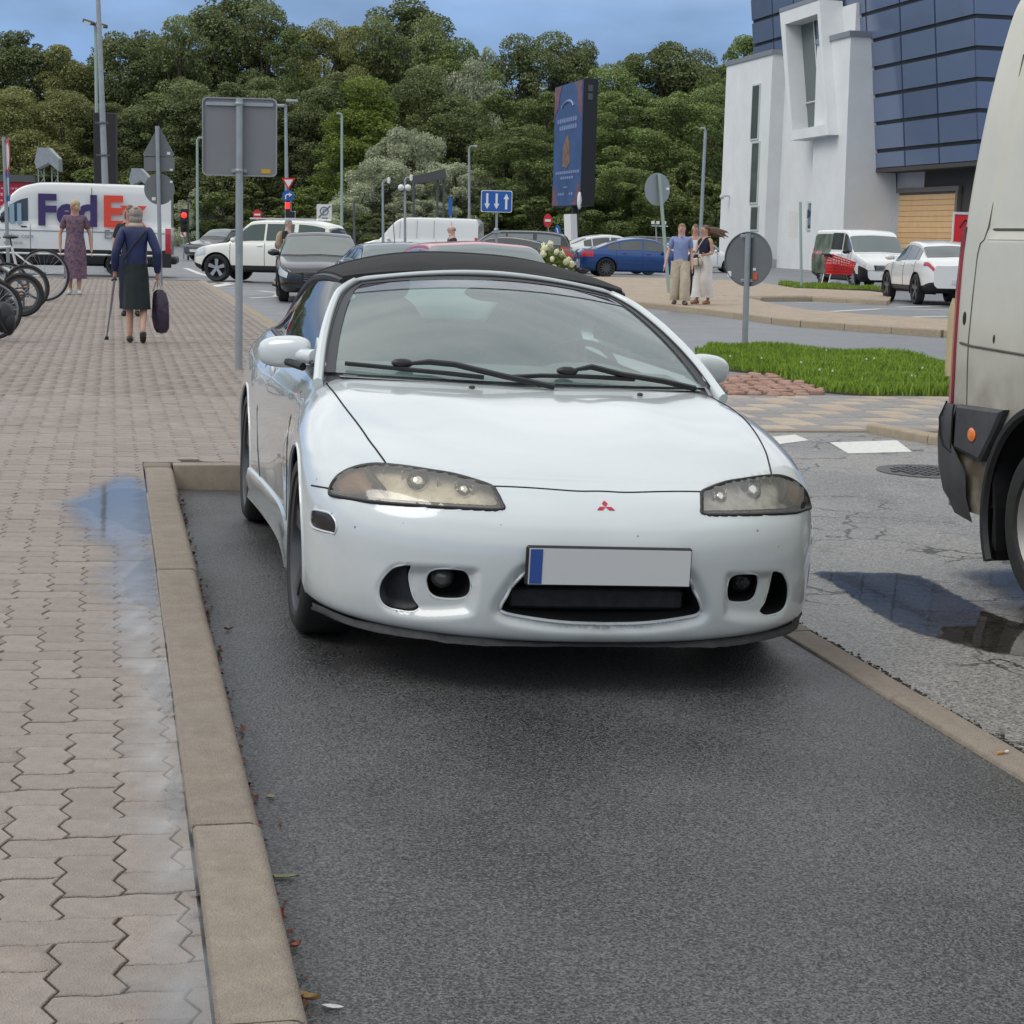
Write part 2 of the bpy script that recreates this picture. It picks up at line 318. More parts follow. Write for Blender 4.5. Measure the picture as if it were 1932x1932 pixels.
# --- crumbled joint between flush kerb and old asphalt
mb = MB(); random.seed(5)
for k in range(1100):
    y = random.uniform(-4, 2.5); x = 1.100+abs(random.gauss(0, .017))*(.4+.6*math.sin(y*3)**2); s = random.uniform(.0025, .008)
    mb.sph((x, y, .006), (s, s*random.uniform(.7, 1.5), s*.6), 5, 3)
mb.build('joint_gravel', mat('joint_gravel', (.035, .03, .022), .95, var=.4, vscale=60), loc=GL, rz=YAW, kind='stuff', label='dark crumbled grit in the gap beside the flush kerb')
# --- interlocking pavers laid in herringbone: zigzag joints along the street, wavy joints across it
PW = .1165; PX0, PY0 = -1.483, -2.842
def pv_poly(kind, hi):
    w, h = (2, 1) if kind == 'H' else (1, 2); ns = 8 if hi else 3
    zg_ = lambda t: float(np.interp(t % 1, [0, .22, .70, 1], [0, .0125, -.0125, 0])); wv_ = lambda t: .0045*math.sin(2*math.pi*t)
    zt_ = [0, .22, .70]; P = [(k/ns, 0, 1) for k in range(w*ns)]
    bot = [(k/ns*PW, wv_(k/ns)) for k in range(w*ns+1)]; top = [(k/ns*PW, h*PW+wv_(k/ns)) for k in range(w*ns+1)][::-1]
    ys = [(j+t) for j in range(h) for t in zt_][1:]; rt = [(w*PW+zg_(t), t*PW) for t in ys]; lf = [(zg_(t), t*PW) for t in ys][::-1]
    return np.array(bot+rt+top+lf)
def paver_block(kind, hi=True):
    P = pv_poly(kind, hi); n = len(P); nx = np.roll(P, -1, 0)-np.roll(P, 1, 0); nrm = np.stack([-nx[:, 1], nx[:, 0]], 1); nrm /= np.linalg.norm(nrm, axis=1)[:, None]
    rings = [(P+nrm*.003, -.02), (P+nrm*.003, -.0022), (P+nrm*.0052, 0.)] if hi else [(P+nrm*.003, -.008), (P+nrm*.004, 0.)]
    V = np.vstack([np.column_stack([p, np.full(n, z)]) for p, z in rings]); Fc = []
    for r in range(len(rings)-1): Fc += [(r*n+i, r*n+(i+1) % n, (r+1)*n+(i+1) % n, (r+1)*n+i) for i in range(n)]
    Fc.append(tuple((len(rings)-1)*n+i for i in range(n))); return V, Fc
def visible(P, m=260):
    u, v = ppx(P); return (u > -m) & (u < 1932+m) & (v < 1932+m) & (P[..., 1] > 1.)
pv = thing('pavement', GL, YAW); pv['kind'] = 'structure'
mb = MB(); jz = ZP-.0042
mb.add([(-14, -9, jz), (-1.336, -9, jz), (-1.336, 3.52, jz), (-1.336, 3.686, jz), (.6, 3.686, jz), (.6, 39.4, jz), (-14, 39.4, jz)], [(0, 1, 2, 3, 6), (3, 4, 5, 6)])
mb.build('joint_bed', M_JOINT, pv, smooth=False)
cand, cut = [], []
for j in range(-40, 358):
    for i in range(-110, 20):
        c = (i-j) % 4
        if c not in (0, 3): continue
        w, h = (2, 1) if c == 0 else (1, 2); x = PX0+i*PW; y = PY0+j*PW; x1 = x+w*PW; lim = -1.339 if y < 3.70 else .598
        if y+h*PW > 39.38 or x > lim-.008 or x1 < -13: continue
        if y < 3.70 and y+h*PW > 3.70 and x1 > -1.339: lim = -1.339 if x < -1.339-.03 else lim
        (cut if x1 > lim-.012 else cand).append((x, y, 0 if c == 0 else 1, lim))
cand = np.array(cand); P3 = np.array([wg(x+PW, y+PW/2, ZP) for x, y, k, l in cand]); ok = visible(P3); cand, P3 = cand[ok], P3[ok]
dist = np.hypot(P3[:, 0], P3[:, 1]); order = np.argsort(dist); u_, v_ = ppx(P3); inb = (u_ > -10) & (u_ < 1932) & (v_ < 1940)
near = [i for i in order if inb[i]][:298]; ns = set(near); BL = [paver_block(k) for k in 'HV']; BLf = [paver_block(k, False) for k in 'HV']
me_p = []
for V, Fc in BL: mbp = MB(); mbp.add(V, Fc); me_p.append(mbp.mesh('paver', M_PAVE, smooth=False))
random.seed(11)
for i in near:
    o = link('paver', me_p[int(cand[i][2])], pv, (cand[i][0], cand[i][1], ZP+random.uniform(-.0014, .0010))); o.rotation_euler = (random.uniform(-.005, .005), random.uniform(-.004, .004), random.uniform(-.006, .006))
def tile_mesh(name, V, Fc, pos, zj=.001):
    n = len(V); V = np.asarray(V); m = len(pos); A = np.tile(V, (m, 1)).reshape(m, n, 3)+np.asarray(pos)[:, None, :]
    A[:, :, 2] += np.random.uniform(-zj, zj, (m, 1))
    A[:, :, 2] += (V[None, :, 0]*np.random.uniform(-.006, .006, (m, 1))+V[None, :, 1]*np.random.uniform(-.008, .008, (m, 1)))
    me = bpy.data.meshes.new(name); cnt = [len(f) for f in Fc]; idx = np.concatenate([np.array(f) for f in Fc])
    me.vertices.add(m*n); me.vertices.foreach_set('co', A.ravel())
    LI = (idx[None, :]+np.arange(m)[:, None]*n).ravel(); me.loops.add(len(LI)); me.loops.foreach_set('vertex_index', LI)
    tot = np.tile(cnt, m); st = np.concatenate([[0], np.cumsum(tot)[:-1]]); me.polygons.add(len(tot)); me.polygons.foreach_set('loop_start', st); me.polygons.foreach_set('loop_total', tot)
    me.update(calc_edges=True); me.validate(); return me
rest = [i for i in order if i not in ns]
for nm, sel, B_ in (('paver_field', lambda d: d < 14, BL), ('distant_paver_field', lambda d: d >= 14, BLf)):
    for k in (0, 1):
        L_ = [i for i in rest if sel(dist[i]) and cand[i][2] == k]; me = tile_mesh(nm, B_[k][0], B_[k][1], [(cand[i][0], cand[i][1], ZP) for i in L_]); me.materials.append(M_PAVE); link(nm, me, pv, kind='stuff')
mbE = MB()
for x, y, k, lim in cut:
    u, v = ppx(np.array(wg(x, y, ZP)))
    if -50 < u < 1000 and v < 2100 and y > -6: V, Fc = BL[int(k)]; Q = V+[x, y, ZP+random.uniform(-.0015, .001)]; Q[:, 0] = np.minimum(Q[:, 0], lim); mbE.add(Q, Fc)
mbE.build('cut_paver_edge', M_PAVE, pv, smooth=False, fixn=False, kind='stuff')
# --- kerb along the carriageway beyond the bay
k2 = thing('roadside_kerb', GL, YAW); k2['kind'] = 'structure'
mK = kerb_mesh(.15, ZP+.005, 1.0, .03).mesh('kerb_stone', M_FARK)
for k in range(4, 39): link('kerb_stone', mK, k2, (.602, k, 0))
k3 = thing('junction_kerb', GL, YAW); k3['kind'] = 'structure'
for k in range(-13, 1): o = link('kerb_stone', mK, k3, (k+.6, 39.42, 0)); o.rotation_euler = (0, 0, R(90))
# --- chequered crossing of beige and grey slabs
ck = thing('chequered_paving', GL, YAW); ck['kind'] = 'structure'
mb = MB(); mb.add([(1.1, 7.0, .001), (9.5, 7.0, .001), (9.5, 10.15, .001), (1.1, 10.15, .001)], [(0, 1, 2, 3)]); mb.build('joint_bed', M_JOINT, ck, smooth=False)
mb = MB(); mb.box((0, 0, -.02), (.294, .294, .06), bev=.005); mbe = mb.mesh('slab', M_BEIGE, smooth=False); mb2 = MB(); mb2.box((0, 0, -.02), (.294, .294, .06), bev=.005); mgr = mb2.mesh('slab', M_GREY, smooth=False)
random.seed(2); nsl = 0
for j in range(10):
    for i in range(27):
        x = 1.25+i*.3; y = 7.2+j*.3; u, v = ppx(np.array(wg(x, y)))
        if u < 1340 or u > 1850: continue
        a = (i*2+j*3+(j//2)) % 5
        o = link('slab', mbe if a in (0, 1) else mgr, ck, (x, y, .006+random.uniform(-.002, .002))); nsl += 1
o = thing('crossing_kerb', GL, YAW); o['kind'] = 'structure'
for k in range(1, 9): q = link('kerb_stone', mF, o, (k+1.1, 6.92, .002)); q.rotation_euler = (0, 0, R(90))
# raised corner kerb by the white van
o = thing('corner_kerb', GL, YAW); o['kind'] = 'structure'
mC = kerb_mesh(.14, .07, .8, .02).mesh('kerb_stone', M_FARK)
c0 = tg(gp(1660, 815)); c1 = tg(gp(1785, 838)); an = math.atan2(c1[1]-c0[1], c1[0]-c0[0]); ln_ = math.hypot(c1[0]-c0[0], c1[1]-c0[1])
for k in range(int(ln_/.8)+2): q = link('kerb_stone', mC, o, (c0[0]+math.cos(an)*k*.8, c0[1]+math.sin(an)*k*.8, 0)); q.rotation_euler = (0, 0, an-R(90))
# --- red cobbles beside the grass
cb = thing('cobbled_edge', (0, 0, 0)); cb['kind'] = 'structure'
rc = [gp(1352, 712), gp(1440, 708), gp(1490, 722), gp(1562, 738), gp(1540, 750), gp(1400, 750), gp(1352, 740)]
mb = MB(); mb.add([(p[0], p[1], .003) for p in rc], [tuple(range(7))]); mb.build('joint_bed', M_SOIL, cb, smooth=False)
def inpoly(x, y, P):
    c = False; n = len(P)
    for i in range(n):
        a, b = P[i], P[i-1]
        if (a[1] > y) != (b[1] > y) and x < (b[0]-a[0])*(y-a[1])/(b[1]-a[1])+a[0]: c = not c
    return c
random.seed(8); cm_ = []
for q in range(4):
    mb = MB(); n = 8; rr = [random.uniform(.065, .085) for _ in range(n)]; V = []
    for s, z in ((1, -.02), (1, .012), (.8, .028)): V += [(s*r*math.cos(2*math.pi*k/n), s*r*math.sin(2*math.pi*k/n), z+random.uniform(-.004, .004)) for k, r in enumerate(rr)]
    mb.add(V, [(j*n+i, j*n+(i+1) % n, (j+1)*n+(i+1) % n, (j+1)*n+i) for j in range(2) for i in range(n)]+[tuple(range(16, 24))]); cm_.append(mb.mesh('cobble', M_PINK))
xs = [p[0] for p in rc]; ys = [p[1] for p in rc]
cpos = [(x, y) for x in np.arange(min(xs), max(xs), .165) for y in np.arange(min(ys), max(ys), .165) if inpoly(x, y, rc)]
for x, y in cpos[:290]: o = link('cobble', random.choice(cm_), cb, (x+random.uniform(-.02, .02), y+random.uniform(-.02, .02), .01+random.uniform(-.008, .01))); o.rotation_euler = (random.uniform(-.1, .1), random.uniform(-.1, .1), random.uniform(0, 6))
# --- painted markings
def mark(P, z=.006):
    mb = MB(); mb.add([(p[0], p[1], z) for p in P], [tuple(range(len(P)))]); return mb.build('road_marking', M_PAINT, smooth=False, kind='structure')
mark([gp(*p) for p in ((1565, 836), (1692, 832), (1721, 854), (1600, 857))]); mark([gp(*p) for p in ((1440, 827), (1500, 821), (1526, 832), (1450, 842))])
def mline(P, w=.12, z=.005):
    P = np.array([gp(*p)[:2] for p in P]); d = np.gradient(P, axis=0); n = np.stack([-d[:, 1], d[:, 0]], 1); n /= np.linalg.norm(n, axis=1)[:, None]
    mb = MB(); mb.grid([[(p[0]+q[0]*w/2, p[1]+q[1]*w/2, z), (p[0]-q[0]*w/2, p[1]-q[1]*w/2, z)] for p, q in zip(P, n)]); return mb.build('road_marking', M_PAINT, smooth=False, kind='structure')
mline([(330, 541), (395, 537), (435, 533), (470, 531)], .25); mline([(395, 541), (430, 535)], .5); mline([(488, 549), (530, 553), (522, 560), (470, 563)], .2); mline([(350, 506), (378, 517), (395, 521)], .2)
mline([(1500, 571), (1560, 572), (1640, 574)], .18); mline([(1570, 588), (1660, 583), (1790, 585)], .18); mline([(1700, 599), (1790, 597)], .18); mline([(1690, 580), (1790, 577)], .18)
# --- islands of beige paving with kerbs on the far right
M_ISL = conc('island_paving', (.45, .36, .265), .7, 0.)
_t = M_ISL.node_tree; _b = _t.nodes['Principled BSDF']; _s = _b.inputs['Base Color'].links[0].from_socket; _k = _t.nodes.new('ShaderNodeTexBrick'); _k.inputs['Scale'].default_value = 1.; _k.inputs['Brick Width'].default_value = .2; _k.inputs['Row Height'].default_value = .1; _k.inputs['Mortar Size'].default_value = .008
_k.inputs['Color1'].default_value = (1, 1, 1, 1); _k.inputs['Color2'].default_value = (.80, .80, .82, 1); _k.inputs['Mortar'].default_value = (.45, .42, .38, 1); _co = _t.nodes.new('ShaderNodeTexCoord'); _t.links.new(_co.outputs['Object'], _k.inputs['Vector']); _m = _t.nodes.new('ShaderNodeMixRGB'); _m.blend_type = 'MULTIPLY'; _m.inputs[0].default_value = 1; _t.links.new(_s, _m.inputs[1]); _t.links.new(_k.outputs['Color'], _m.inputs[2]); _t.links.new(_m.outputs[0], _b.inputs['Base Color'])
def island(P, name, h=.11):
    P = [gp(*p)[:2] for p in P]; o = facet(name, P, -.02, M_ISL, h+.02); return o
ISL = [(985, 527), (1190, 576), (1321, 590), (1440, 606), (1491, 614), (1600, 622), (1782, 635), (1900, 641), (1900, 625), (1782, 612), (1640, 604), (1520, 594), (1441, 578), (1400, 567), (1520, 566), (1678, 574), (1684, 562), (1640, 556), (1500, 550), (1420, 536), (1300, 531), (1150, 528)]
isl = island(ISL, 'paved_island')
# paving joints of the island as fine courses
def kerb_line(P, name, w=.15, h=.125, m=None):
    P = np.array([gp(*p)[:2] for p in P]); k = thing(name, (0, 0, 0)); k['kind'] = 'structure'
    seg = np.linalg.norm(np.diff(P, axis=0), axis=1); tot = seg.sum(); n = int(tot); cum = np.r_[0, np.cumsum(seg)]; mk_ = kerb_mesh(w, h, tot/n, .03).mesh('kerb_stone', m or M_FARK)
    for i in range(n):
        s = i*tot/n; e = (i+1)*tot/n; a = np.array([np.interp(s, cum, P[:, 0]), np.interp(s, cum, P[:, 1])]); b = np.array([np.interp(e, cum, P[:, 0]), np.interp(e, cum, P[:, 1])])
        q = link('kerb_stone', mk_, k, (a[0], a[1], 0)); q.rotation_euler = (0, 0, math.atan2(b[1]-a[1], b[0]-a[0])-R(90))
    return k
kerb_line([(985, 528), (1190, 577), (1321, 591), (1440, 607), (1491, 615), (1600, 623), (1782, 636), (1900, 642)], 'island_kerb'); kerb_line([(1338, 563), (1400, 569), (1520, 568), (1678, 576)], 'parking_kerb')
# --- manhole, puddles
mh = thing('manhole_cover', tuple(gp(1752, 890, .004)), .3, 'round iron manhole cover set in the wet asphalt left of the van', 'manhole cover')
mb = MB(); mb.lathe([(.34, 0), (.34, .006), (.31, .008), (.30, .004), (0.001, .004)], 32); mb.build('frame', mat('cast_iron', (.06, .06, .062), .5, var=.3, vscale=40, bump=.6, bscale=50), mh)
mb = MB()
for i in range(-4, 5):
    for j in range(-4, 5):
        if i*i+j*j < 17: mb.box((i*.062, j*.062, .008), (.04, .04, .006))
mb.build('tread', MATS['cast_iron'], mh, smooth=False)
def water(name, tint, refl, patchy=0.):
    m = bpy.data.materials.new(name); m.use_nodes = True; MATS[name] = m; t = m.node_tree; t.nodes.clear(); ln = t.links.new
    o = t.nodes.new('ShaderNodeOutputMaterial'); tr = t.nodes.new('ShaderNodeBsdfTransparent'); gl = t.nodes.new('ShaderNodeBsdfGlossy'); mx = t.nodes.new('ShaderNodeMixShader'); t0 = t.nodes.new('ShaderNodeBsdfTransparent'); m0 = t.nodes.new('ShaderNodeMixShader')
    tr.inputs[0].default_value = tint+(1,); gl.inputs['Roughness'].default_value = .03 if not patchy else .05; fr = t.nodes.new('ShaderNodeFresnel'); fr.inputs[0].default_value = 1.33
    mr = t.nodes.new('ShaderNodeMapRange'); mr.inputs[3].default_value = refl; mr.inputs[4].default_value = 1; ln(fr.outputs[0], mr.inputs[0]); ln(mr.outputs[0], mx.inputs[0])
    co = t.nodes.new('ShaderNodeTexCoord'); n = t.nodes.new('ShaderNodeTexNoise'); n.inputs['Scale'].default_value = 14; ln(co.outputs['Object'], n.inputs['Vector'])
    bu = t.nodes.new('ShaderNodeBump'); bu.inputs['Strength'].default_value = .02; bu.inputs['Distance'].default_value = .01; ln(n.outputs['Fac'], bu.inputs['Height']); ln(bu.outputs[0], gl.inputs['Normal'])
    at_ = t.nodes.new('ShaderNodeAttribute'); at_.attribute_name = 'depth'; n2 = t.nodes.new('ShaderNodeTexNoise'); n2.inputs['Scale'].default_value = 5 if patchy else 22; n2.inputs['Detail'].default_value = 6; ln(co.outputs['Object'], n2.inputs['Vector'])
    ma = t.nodes.new('ShaderNodeMath'); ma.operation = 'MULTIPLY_ADD'; ln(at_.outputs['Fac'], ma.inputs[0]); ma.inputs[1].default_value = 1.3 if not patchy else 1.0; ln(n2.outputs['Fac'], ma.inputs[2])
    cv = t.nodes.new('ShaderNodeMapRange'); cv.inputs[1].default_value = .72 if not patchy else .5; cv.inputs[2].default_value = .95 if not patchy else 1.15; ln(ma.outputs[0], cv.inputs[0]); ln(cv.outputs[0], m0.inputs[0])
    ln(tr.outputs[0], mx.inputs[1]); ln(gl.outputs[0], mx.inputs[2]); ln(t0.outputs[0], m0.inputs[1]); ln(mx.outputs[0], m0.inputs[2]); ln(m0.outputs[0], o.inputs[0]); return m
M_WATER = water('puddle_water', (.50, .48, .46), .09); M_FILM = water('wet_film', (.80, .81, .83), .30, 1.)
def puddle(P, z, m, name='puddle', jag=.03, seed=1, fade=.05):
    rg = random.Random(seed); Q = smooth_poly([gp(u, v, z)[:2] for u, v in P], 10)
    if sum(Q[i-1][0]*Q[i][1]-Q[i][0]*Q[i-1][1] for i in range(len(Q))) < 0: Q = Q[::-1]
    d = np.roll(Q, -1, 0)-np.roll(Q, 1, 0); n = np.stack([-d[:, 1], d[:, 0]], 1); n /= np.linalg.norm(n, axis=1)[:, None]+1e-9
    lo_, hi_ = Q.min(0)-.02, Q.max(0)+.02; st = fade*.4; gx, gy = np.meshgrid(np.arange(lo_[0], hi_[0], st), np.arange(lo_[1], hi_[1], st), indexing='ij'); ins = insidePoly(gx, gy, Q); dd = distPoly(gx, gy, Q)[0]; dp = np.where(ins, np.clip(dd/fade, 0, 1), 0)
    n1, n2 = gx.shape; keep = ins[:-1, :-1] | ins[1:, :-1] | ins[:-1, 1:] | ins[1:, 1:]; I, J = np.nonzero(keep); V = np.column_stack([gx.ravel(), gy.ravel(), np.full(gx.size, z)]); Fq = np.stack([I*n2+J, (I+1)*n2+J, (I+1)*n2+J+1, I*n2+J+1], 1); un, inv = np.unique(Fq, return_inverse=True); Fq = inv.reshape(-1, 4)
    me = bpy.data.meshes.new(name); me.from_pydata(V[un].tolist(), [], Fq.tolist()); a = me.attributes.new('depth', 'FLOAT', 'POINT'); a.data.foreach_set('value', dp.ravel()[un]); me.materials.append(m); me.update(); return link(name, me, None, kind='structure')
def insidePoly(X, Z, P):
    c = np.zeros(X.shape, bool); n = len(P)
    for i in range(n):
        a, b = P[i], P[i-1]; cond = (a[1] > Z) != (b[1] > Z)
        with np.errstate(divide='ignore', invalid='ignore'): xi = (b[0]-a[0])*(Z-a[1])/(b[1]-a[1]+1e-15)+a[0]
        c ^= cond & (X < xi)
    return c
def distPoly(X, Z, P):
    d = np.full(X.shape, 9.); qx = np.zeros(X.shape); qz = np.zeros(X.shape)
    for i in range(len(P)):
        a, b = P[i-1], P[i]; ex, ez = b[0]-a[0], b[1]-a[1]; t = np.clip(((X-a[0])*ex+(Z-a[1])*ez)/(ex*ex+ez*ez+1e-15), 0, 1)
        px, pz = a[0]+t*ex, a[1]+t*ez; dd = np.hypot(X-px, Z-pz); m = dd < d; d = np.where(m, dd, d); qx = np.where(m, px, qx); qz = np.where(m, pz, qz)
    return d, qx, qz
zt = ZP+.0042
puddle([(276, 924), (210, 922), (185, 935), (140, 948), (165, 962), (175, 975), (215, 985), (240, 1000), (286, 1005), (284, 960)], zt, M_WATER, jag=.02, seed=2)
puddle([(288, 1040), (245, 1075), (225, 1100), (240, 1130), (300, 1150), (297, 1090)], zt, M_WATER, jag=.02, seed=4)
puddle([(311, 1215), (290, 1245), (265, 1290), (295, 1330), (335, 1380), (330, 1320), (318, 1260)], zt, M_WATER, jag=.015, seed=5)
puddle([(345, 1420), (320, 1450), (300, 1490), (310, 1540), (340, 1560), (366, 1600), (358, 1520)], zt, M_WATER, jag=.012, seed=6)
puddle([(372, 1650), (350, 1690), (352, 1740), (380, 1790), (390, 1760)], zt, M_WATER, jag=.01, seed=7)
zf = zt+.0012
puddle([(280, 905), (200, 905), (120, 945), (140, 1000), (200, 1040), (180, 1090), (200, 1150), (220, 1250), (240, 1350), (230, 1450), (250, 1560), (250, 1700), (260, 1850), (250, 1990), (440, 1990), (412, 1840), (390, 1640), (360, 1420), (322, 1200)], zf, M_FILM, 'wet_film', jag=.03, seed=9, fade=.16)
puddle([(1530, 1078), (1640, 1078), (1740, 1086), (1830, 1130), (1900, 1165), (1990, 1190), (1990, 1265), (1930, 1240), (1870, 1232), (1800, 1215), (1700, 1185), (1620, 1140), (1565, 1100)], .0075, M_WATER, jag=.035, seed=12, fade=.09)
puddle([(1790, 1078), (1932, 1072), (1990, 1072), (1990, 1200), (1900, 1160), (1840, 1110)], .0095, M_FILM, 'wet_film', jag=.04, seed=13, fade=.2)
# ================================================================ the parked white convertible
M_WHITE = mat('white_car_paint', (.60, .645, .65), .2, coat=1., var=.02, vscale=3.)
_p = M_WHITE.node_tree; _b = _p.nodes['Principled BSDF']
def add_dirt(m, z0, z1, dirt, amt):          # road film on the lower sides, by height and noise
    t = m.node_tree; b = t.nodes['Principled BSDF']; ln = t.links.new; src = b.inputs['Base Color'].links
    co = t.nodes.new('ShaderNodeTexCoord'); sp = t.nodes.new('ShaderNodeSeparateXYZ'); ln(co.outputs['Object'], sp.inputs[0])
    mr = t.nodes.new('ShaderNodeMapRange'); mr.inputs[1].default_value = z0; mr.inputs[2].default_value = z1; mr.inputs[3].default_value = 1; mr.inputs[4].default_value = 0; ln(sp.outputs['Z'], mr.inputs[0])
    n = t.nodes.new('ShaderNodeTexNoise'); n.inputs['Scale'].default_value = 7; n.inputs['Detail'].default_value = 7; ln(co.outputs['Object'], n.inputs['Vector'])
    mu = t.nodes.new('ShaderNodeMath'); mu.operation = 'MULTIPLY'; ln(mr.outputs[0], mu.inputs[0]); ln(n.outputs['Fac'], mu.inputs[1])
    m2 = t.nodes.new('ShaderNodeMath'); m2.operation = 'MULTIPLY'; m2.use_clamp = True; m2.inputs[1].default_value = amt; ln(mu.outputs[0], m2.inputs[0])
    mx = t.nodes.new('ShaderNodeMixRGB'); mx.inputs[2].default_value = tuple(dirt)+(1,); ln(m2.outputs[0], mx.inputs[0])
    if src: ln(src[0].from_socket, mx.inputs[1])
    else: mx.inputs[1].default_value = b.inputs['Base Color'].default_value
    ln(mx.outputs[0], b.inputs['Base Color'])
add_dirt(M_WHITE, .12, .62, (.30, .27, .22), .6)
def add_chips(m):                              # stone chips and specks of tar, sparse
    t = m.node_tree; b = t.nodes['Principled BSDF']; ln = t.links.new; src = b.inputs['Base Color'].links[0].from_socket; co = t.nodes.new('ShaderNodeTexCoord')
    v = t.nodes.new('ShaderNodeTexVoronoi'); v.inputs['Scale'].default_value = 21; ln(co.outputs['Object'], v.inputs['Vector']); sp = t.nodes.new('ShaderNodeSeparateColor'); ln(v.outputs['Color'], sp.inputs[0])
    th = t.nodes.new('ShaderNodeMapRange'); th.inputs[1].default_value = .80; th.inputs[2].default_value = 1.; th.inputs[3].default_value = 0; th.inputs[4].default_value = .11; ln(sp.outputs[0], th.inputs[0])
    lt = t.nodes.new('ShaderNodeMath'); lt.operation = 'LESS_THAN'; ln(v.outputs['Distance'], lt.inputs[0]); ln(th.outputs[0], lt.inputs[1]); sx = t.nodes.new('ShaderNodeSeparateXYZ'); ln(co.outputs['Object'], sx.inputs[0])
    z = t.nodes.new('ShaderNodeMapRange'); z.inputs[1].default_value = .72; z.inputs[2].default_value = .55; ln(sx.outputs['Z'], z.inputs[0]); mu = t.nodes.new('ShaderNodeMath'); mu.operation = 'MULTIPLY'; ln(lt.outputs[0], mu.inputs[0]); ln(z.outputs[0], mu.inputs[1]); m2 = t.nodes.new('ShaderNodeMath'); m2.operation = 'MULTIPLY'; m2.inputs[1].default_value = .75; ln(mu.outputs[0], m2.inputs[0])
    mx = t.nodes.new('ShaderNodeMixRGB'); mx.inputs[2].default_value = (.12, .11, .10, 1); ln(m2.outputs[0], mx.inputs[0]); ln(src, mx.inputs[1]); ln(mx.outputs[0], b.inputs['Base Color'])
add_chips(M_WHITE)
M_BLK = mat('black_plastic', (.012, .012, .013), .45, var=.2, vscale=30); M_RUB = mat('tyre_rubber', (.018, .018, .018), .75, var=.3, vscale=18, bump=.3, bscale=60)
M_GAP = mat('panel_gap', (.006, .006, .006), .8); M_VOID = mat('dark_cavity', (.008, .008, .009), .9); M_CLOTH = mat('soft_top_fabric', (.016, .016, .017), .85, var=.25, vscale=9, bump=.25, bscale=500)
M_CHROME = mat('chrome', (.75, .74, .70), .12, 1.); M_RIM = mat('dark_rim', (.085, .087, .09), .32, .6); M_INT = mat('car_interior', (.19, .20, .195), .7, var=.2, vscale=10); M_DASH = mat('grey_dashboard', (.30, .32, .315), .65)
M_LENS = glass('headlight_lens', (.97, .96, .92), .95, .05, .04); M_WIND = glass('windscreen_glass', (.70, .87, .83), .84, .11, .01); M_SIDEG = glass('side_glass', (.45, .53, .51), .96, .08, .01)
HM = Matrix.Translation((CX, CY, .0105)) @ Matrix.Rotation(YAW, 4, 'Z') @ Matrix.Translation((.76, 0, 0)) @ Matrix.Rotation(TILT, 4, 'Y') @ Matrix.Translation((-.76, 0, 0))
HI = np.array(HM.inverted())
hero = link('convertible_car', None, label='white convertible with black fabric soft top parked in the dark asphalt bay', cat='car'); hero.matrix_world = HM
def hp(name, mb, m, parent=None, smooth=True, **k): return mb.build(name, m, parent or hero, smooth, **k)
ip = lambda xs, ys: (lambda v: np.interp(v, xs, ys))
def pch(xs, ys, n=400):                      # smooth 1-D curve
    P = spline(np.column_stack([xs, ys]), 24); return lambda v: np.interp(v, P[:, 0], P[:, 1])
T_ = pch([-1.2, -.95, -.80, -.66, -.4, -.1, .2, .41, .9, 1.5, 2.2, 2.8, 3.2, 3.5, 3.8], [.585, .625, .668, .706, .772, .830, .872, .893, .912, .928, .955, .965, .955, .92, .86])
WM_ = pch([-1, -.4, -.1, .15, .5, 1., 1.7, 2.2, 2.6, 3., 3.5], [.90, .90, .897, .892, .868, .852, .862, .885, .89, .88, .84])
S_ = pch([.0, .12, .2, .3, .45, .53, .59, .63, .66, .70, .9], [.06, .035, .012, 0, 0, .02, .062, .10, .14, .19, .5])
def smax(a, b, k): h = np.maximum(k-np.abs(a-b), 0)/k; return np.maximum(a, b)+h*h*k*.25
def body_f(x, y, z):
    ax = np.abs(x)
    T = T_(y)-.018*(ax/.75)**2+.006+.012*np.exp(-(((ax-.33)/.16)**2+((y+.12)/.30)**2))*(y < .6)
    w = WM_(y)-np.where(z > .55, .52*(z-.55)**2, .10*(z-.55)**2)
    w = w-.018*np.exp(-((z-.42)/.16)**2)*np.exp(-((y-1.15)/.55)**2)
    fr = np.clip((-.2-(y-S_(z)))/.755, 0, None); re = np.clip((y-2.75)/.72, 0, None)
    r = ((ax/w)**2.4+fr**2.4+re**2.6)**(1/2.4)
    d1 = (r-1)*.75; d2 = z-T; d3 = ip([-1, -.3, .3, 2.2, 2.8, 3.5], [.165, .19, .20, .20, .21, .28])(y)-z
    k = ip([-.75, -.35, .25], [.11, .12, .17])(y)
    return smax(smax(d1, d2, k), d3, .05)
def cast(pix, it=70):                        # photo outline -> point on the car body (car coordinates)
    pix = np.atleast_2d(np.array(pix, float)); D = np.array([ray(u, v) for u, v in pix]); D /= np.linalg.norm(D, axis=1)[:, None]
    D = D @ HI[:3, :3].T; O = (HI @ np.array([0, 0, CAMH, 1]))[:3]; t = np.full(len(D), 4.2)
    for _ in range(it):
        P = O+D*t[:, None]; t += np.clip(body_f(P[:, 0], P[:, 1], P[:, 2]), -.2, .3)*.6
    return O+D*t[:, None]
c3 = lambda x, y: (415.1+.30275*x, 830.2+.30275*y)
c4 = lambda x, y: (943.4+.3223*x, 849.1+.3223*y)
c1 = lambda x, y: (415.1+.27345*x, 452.8+.27345*y)
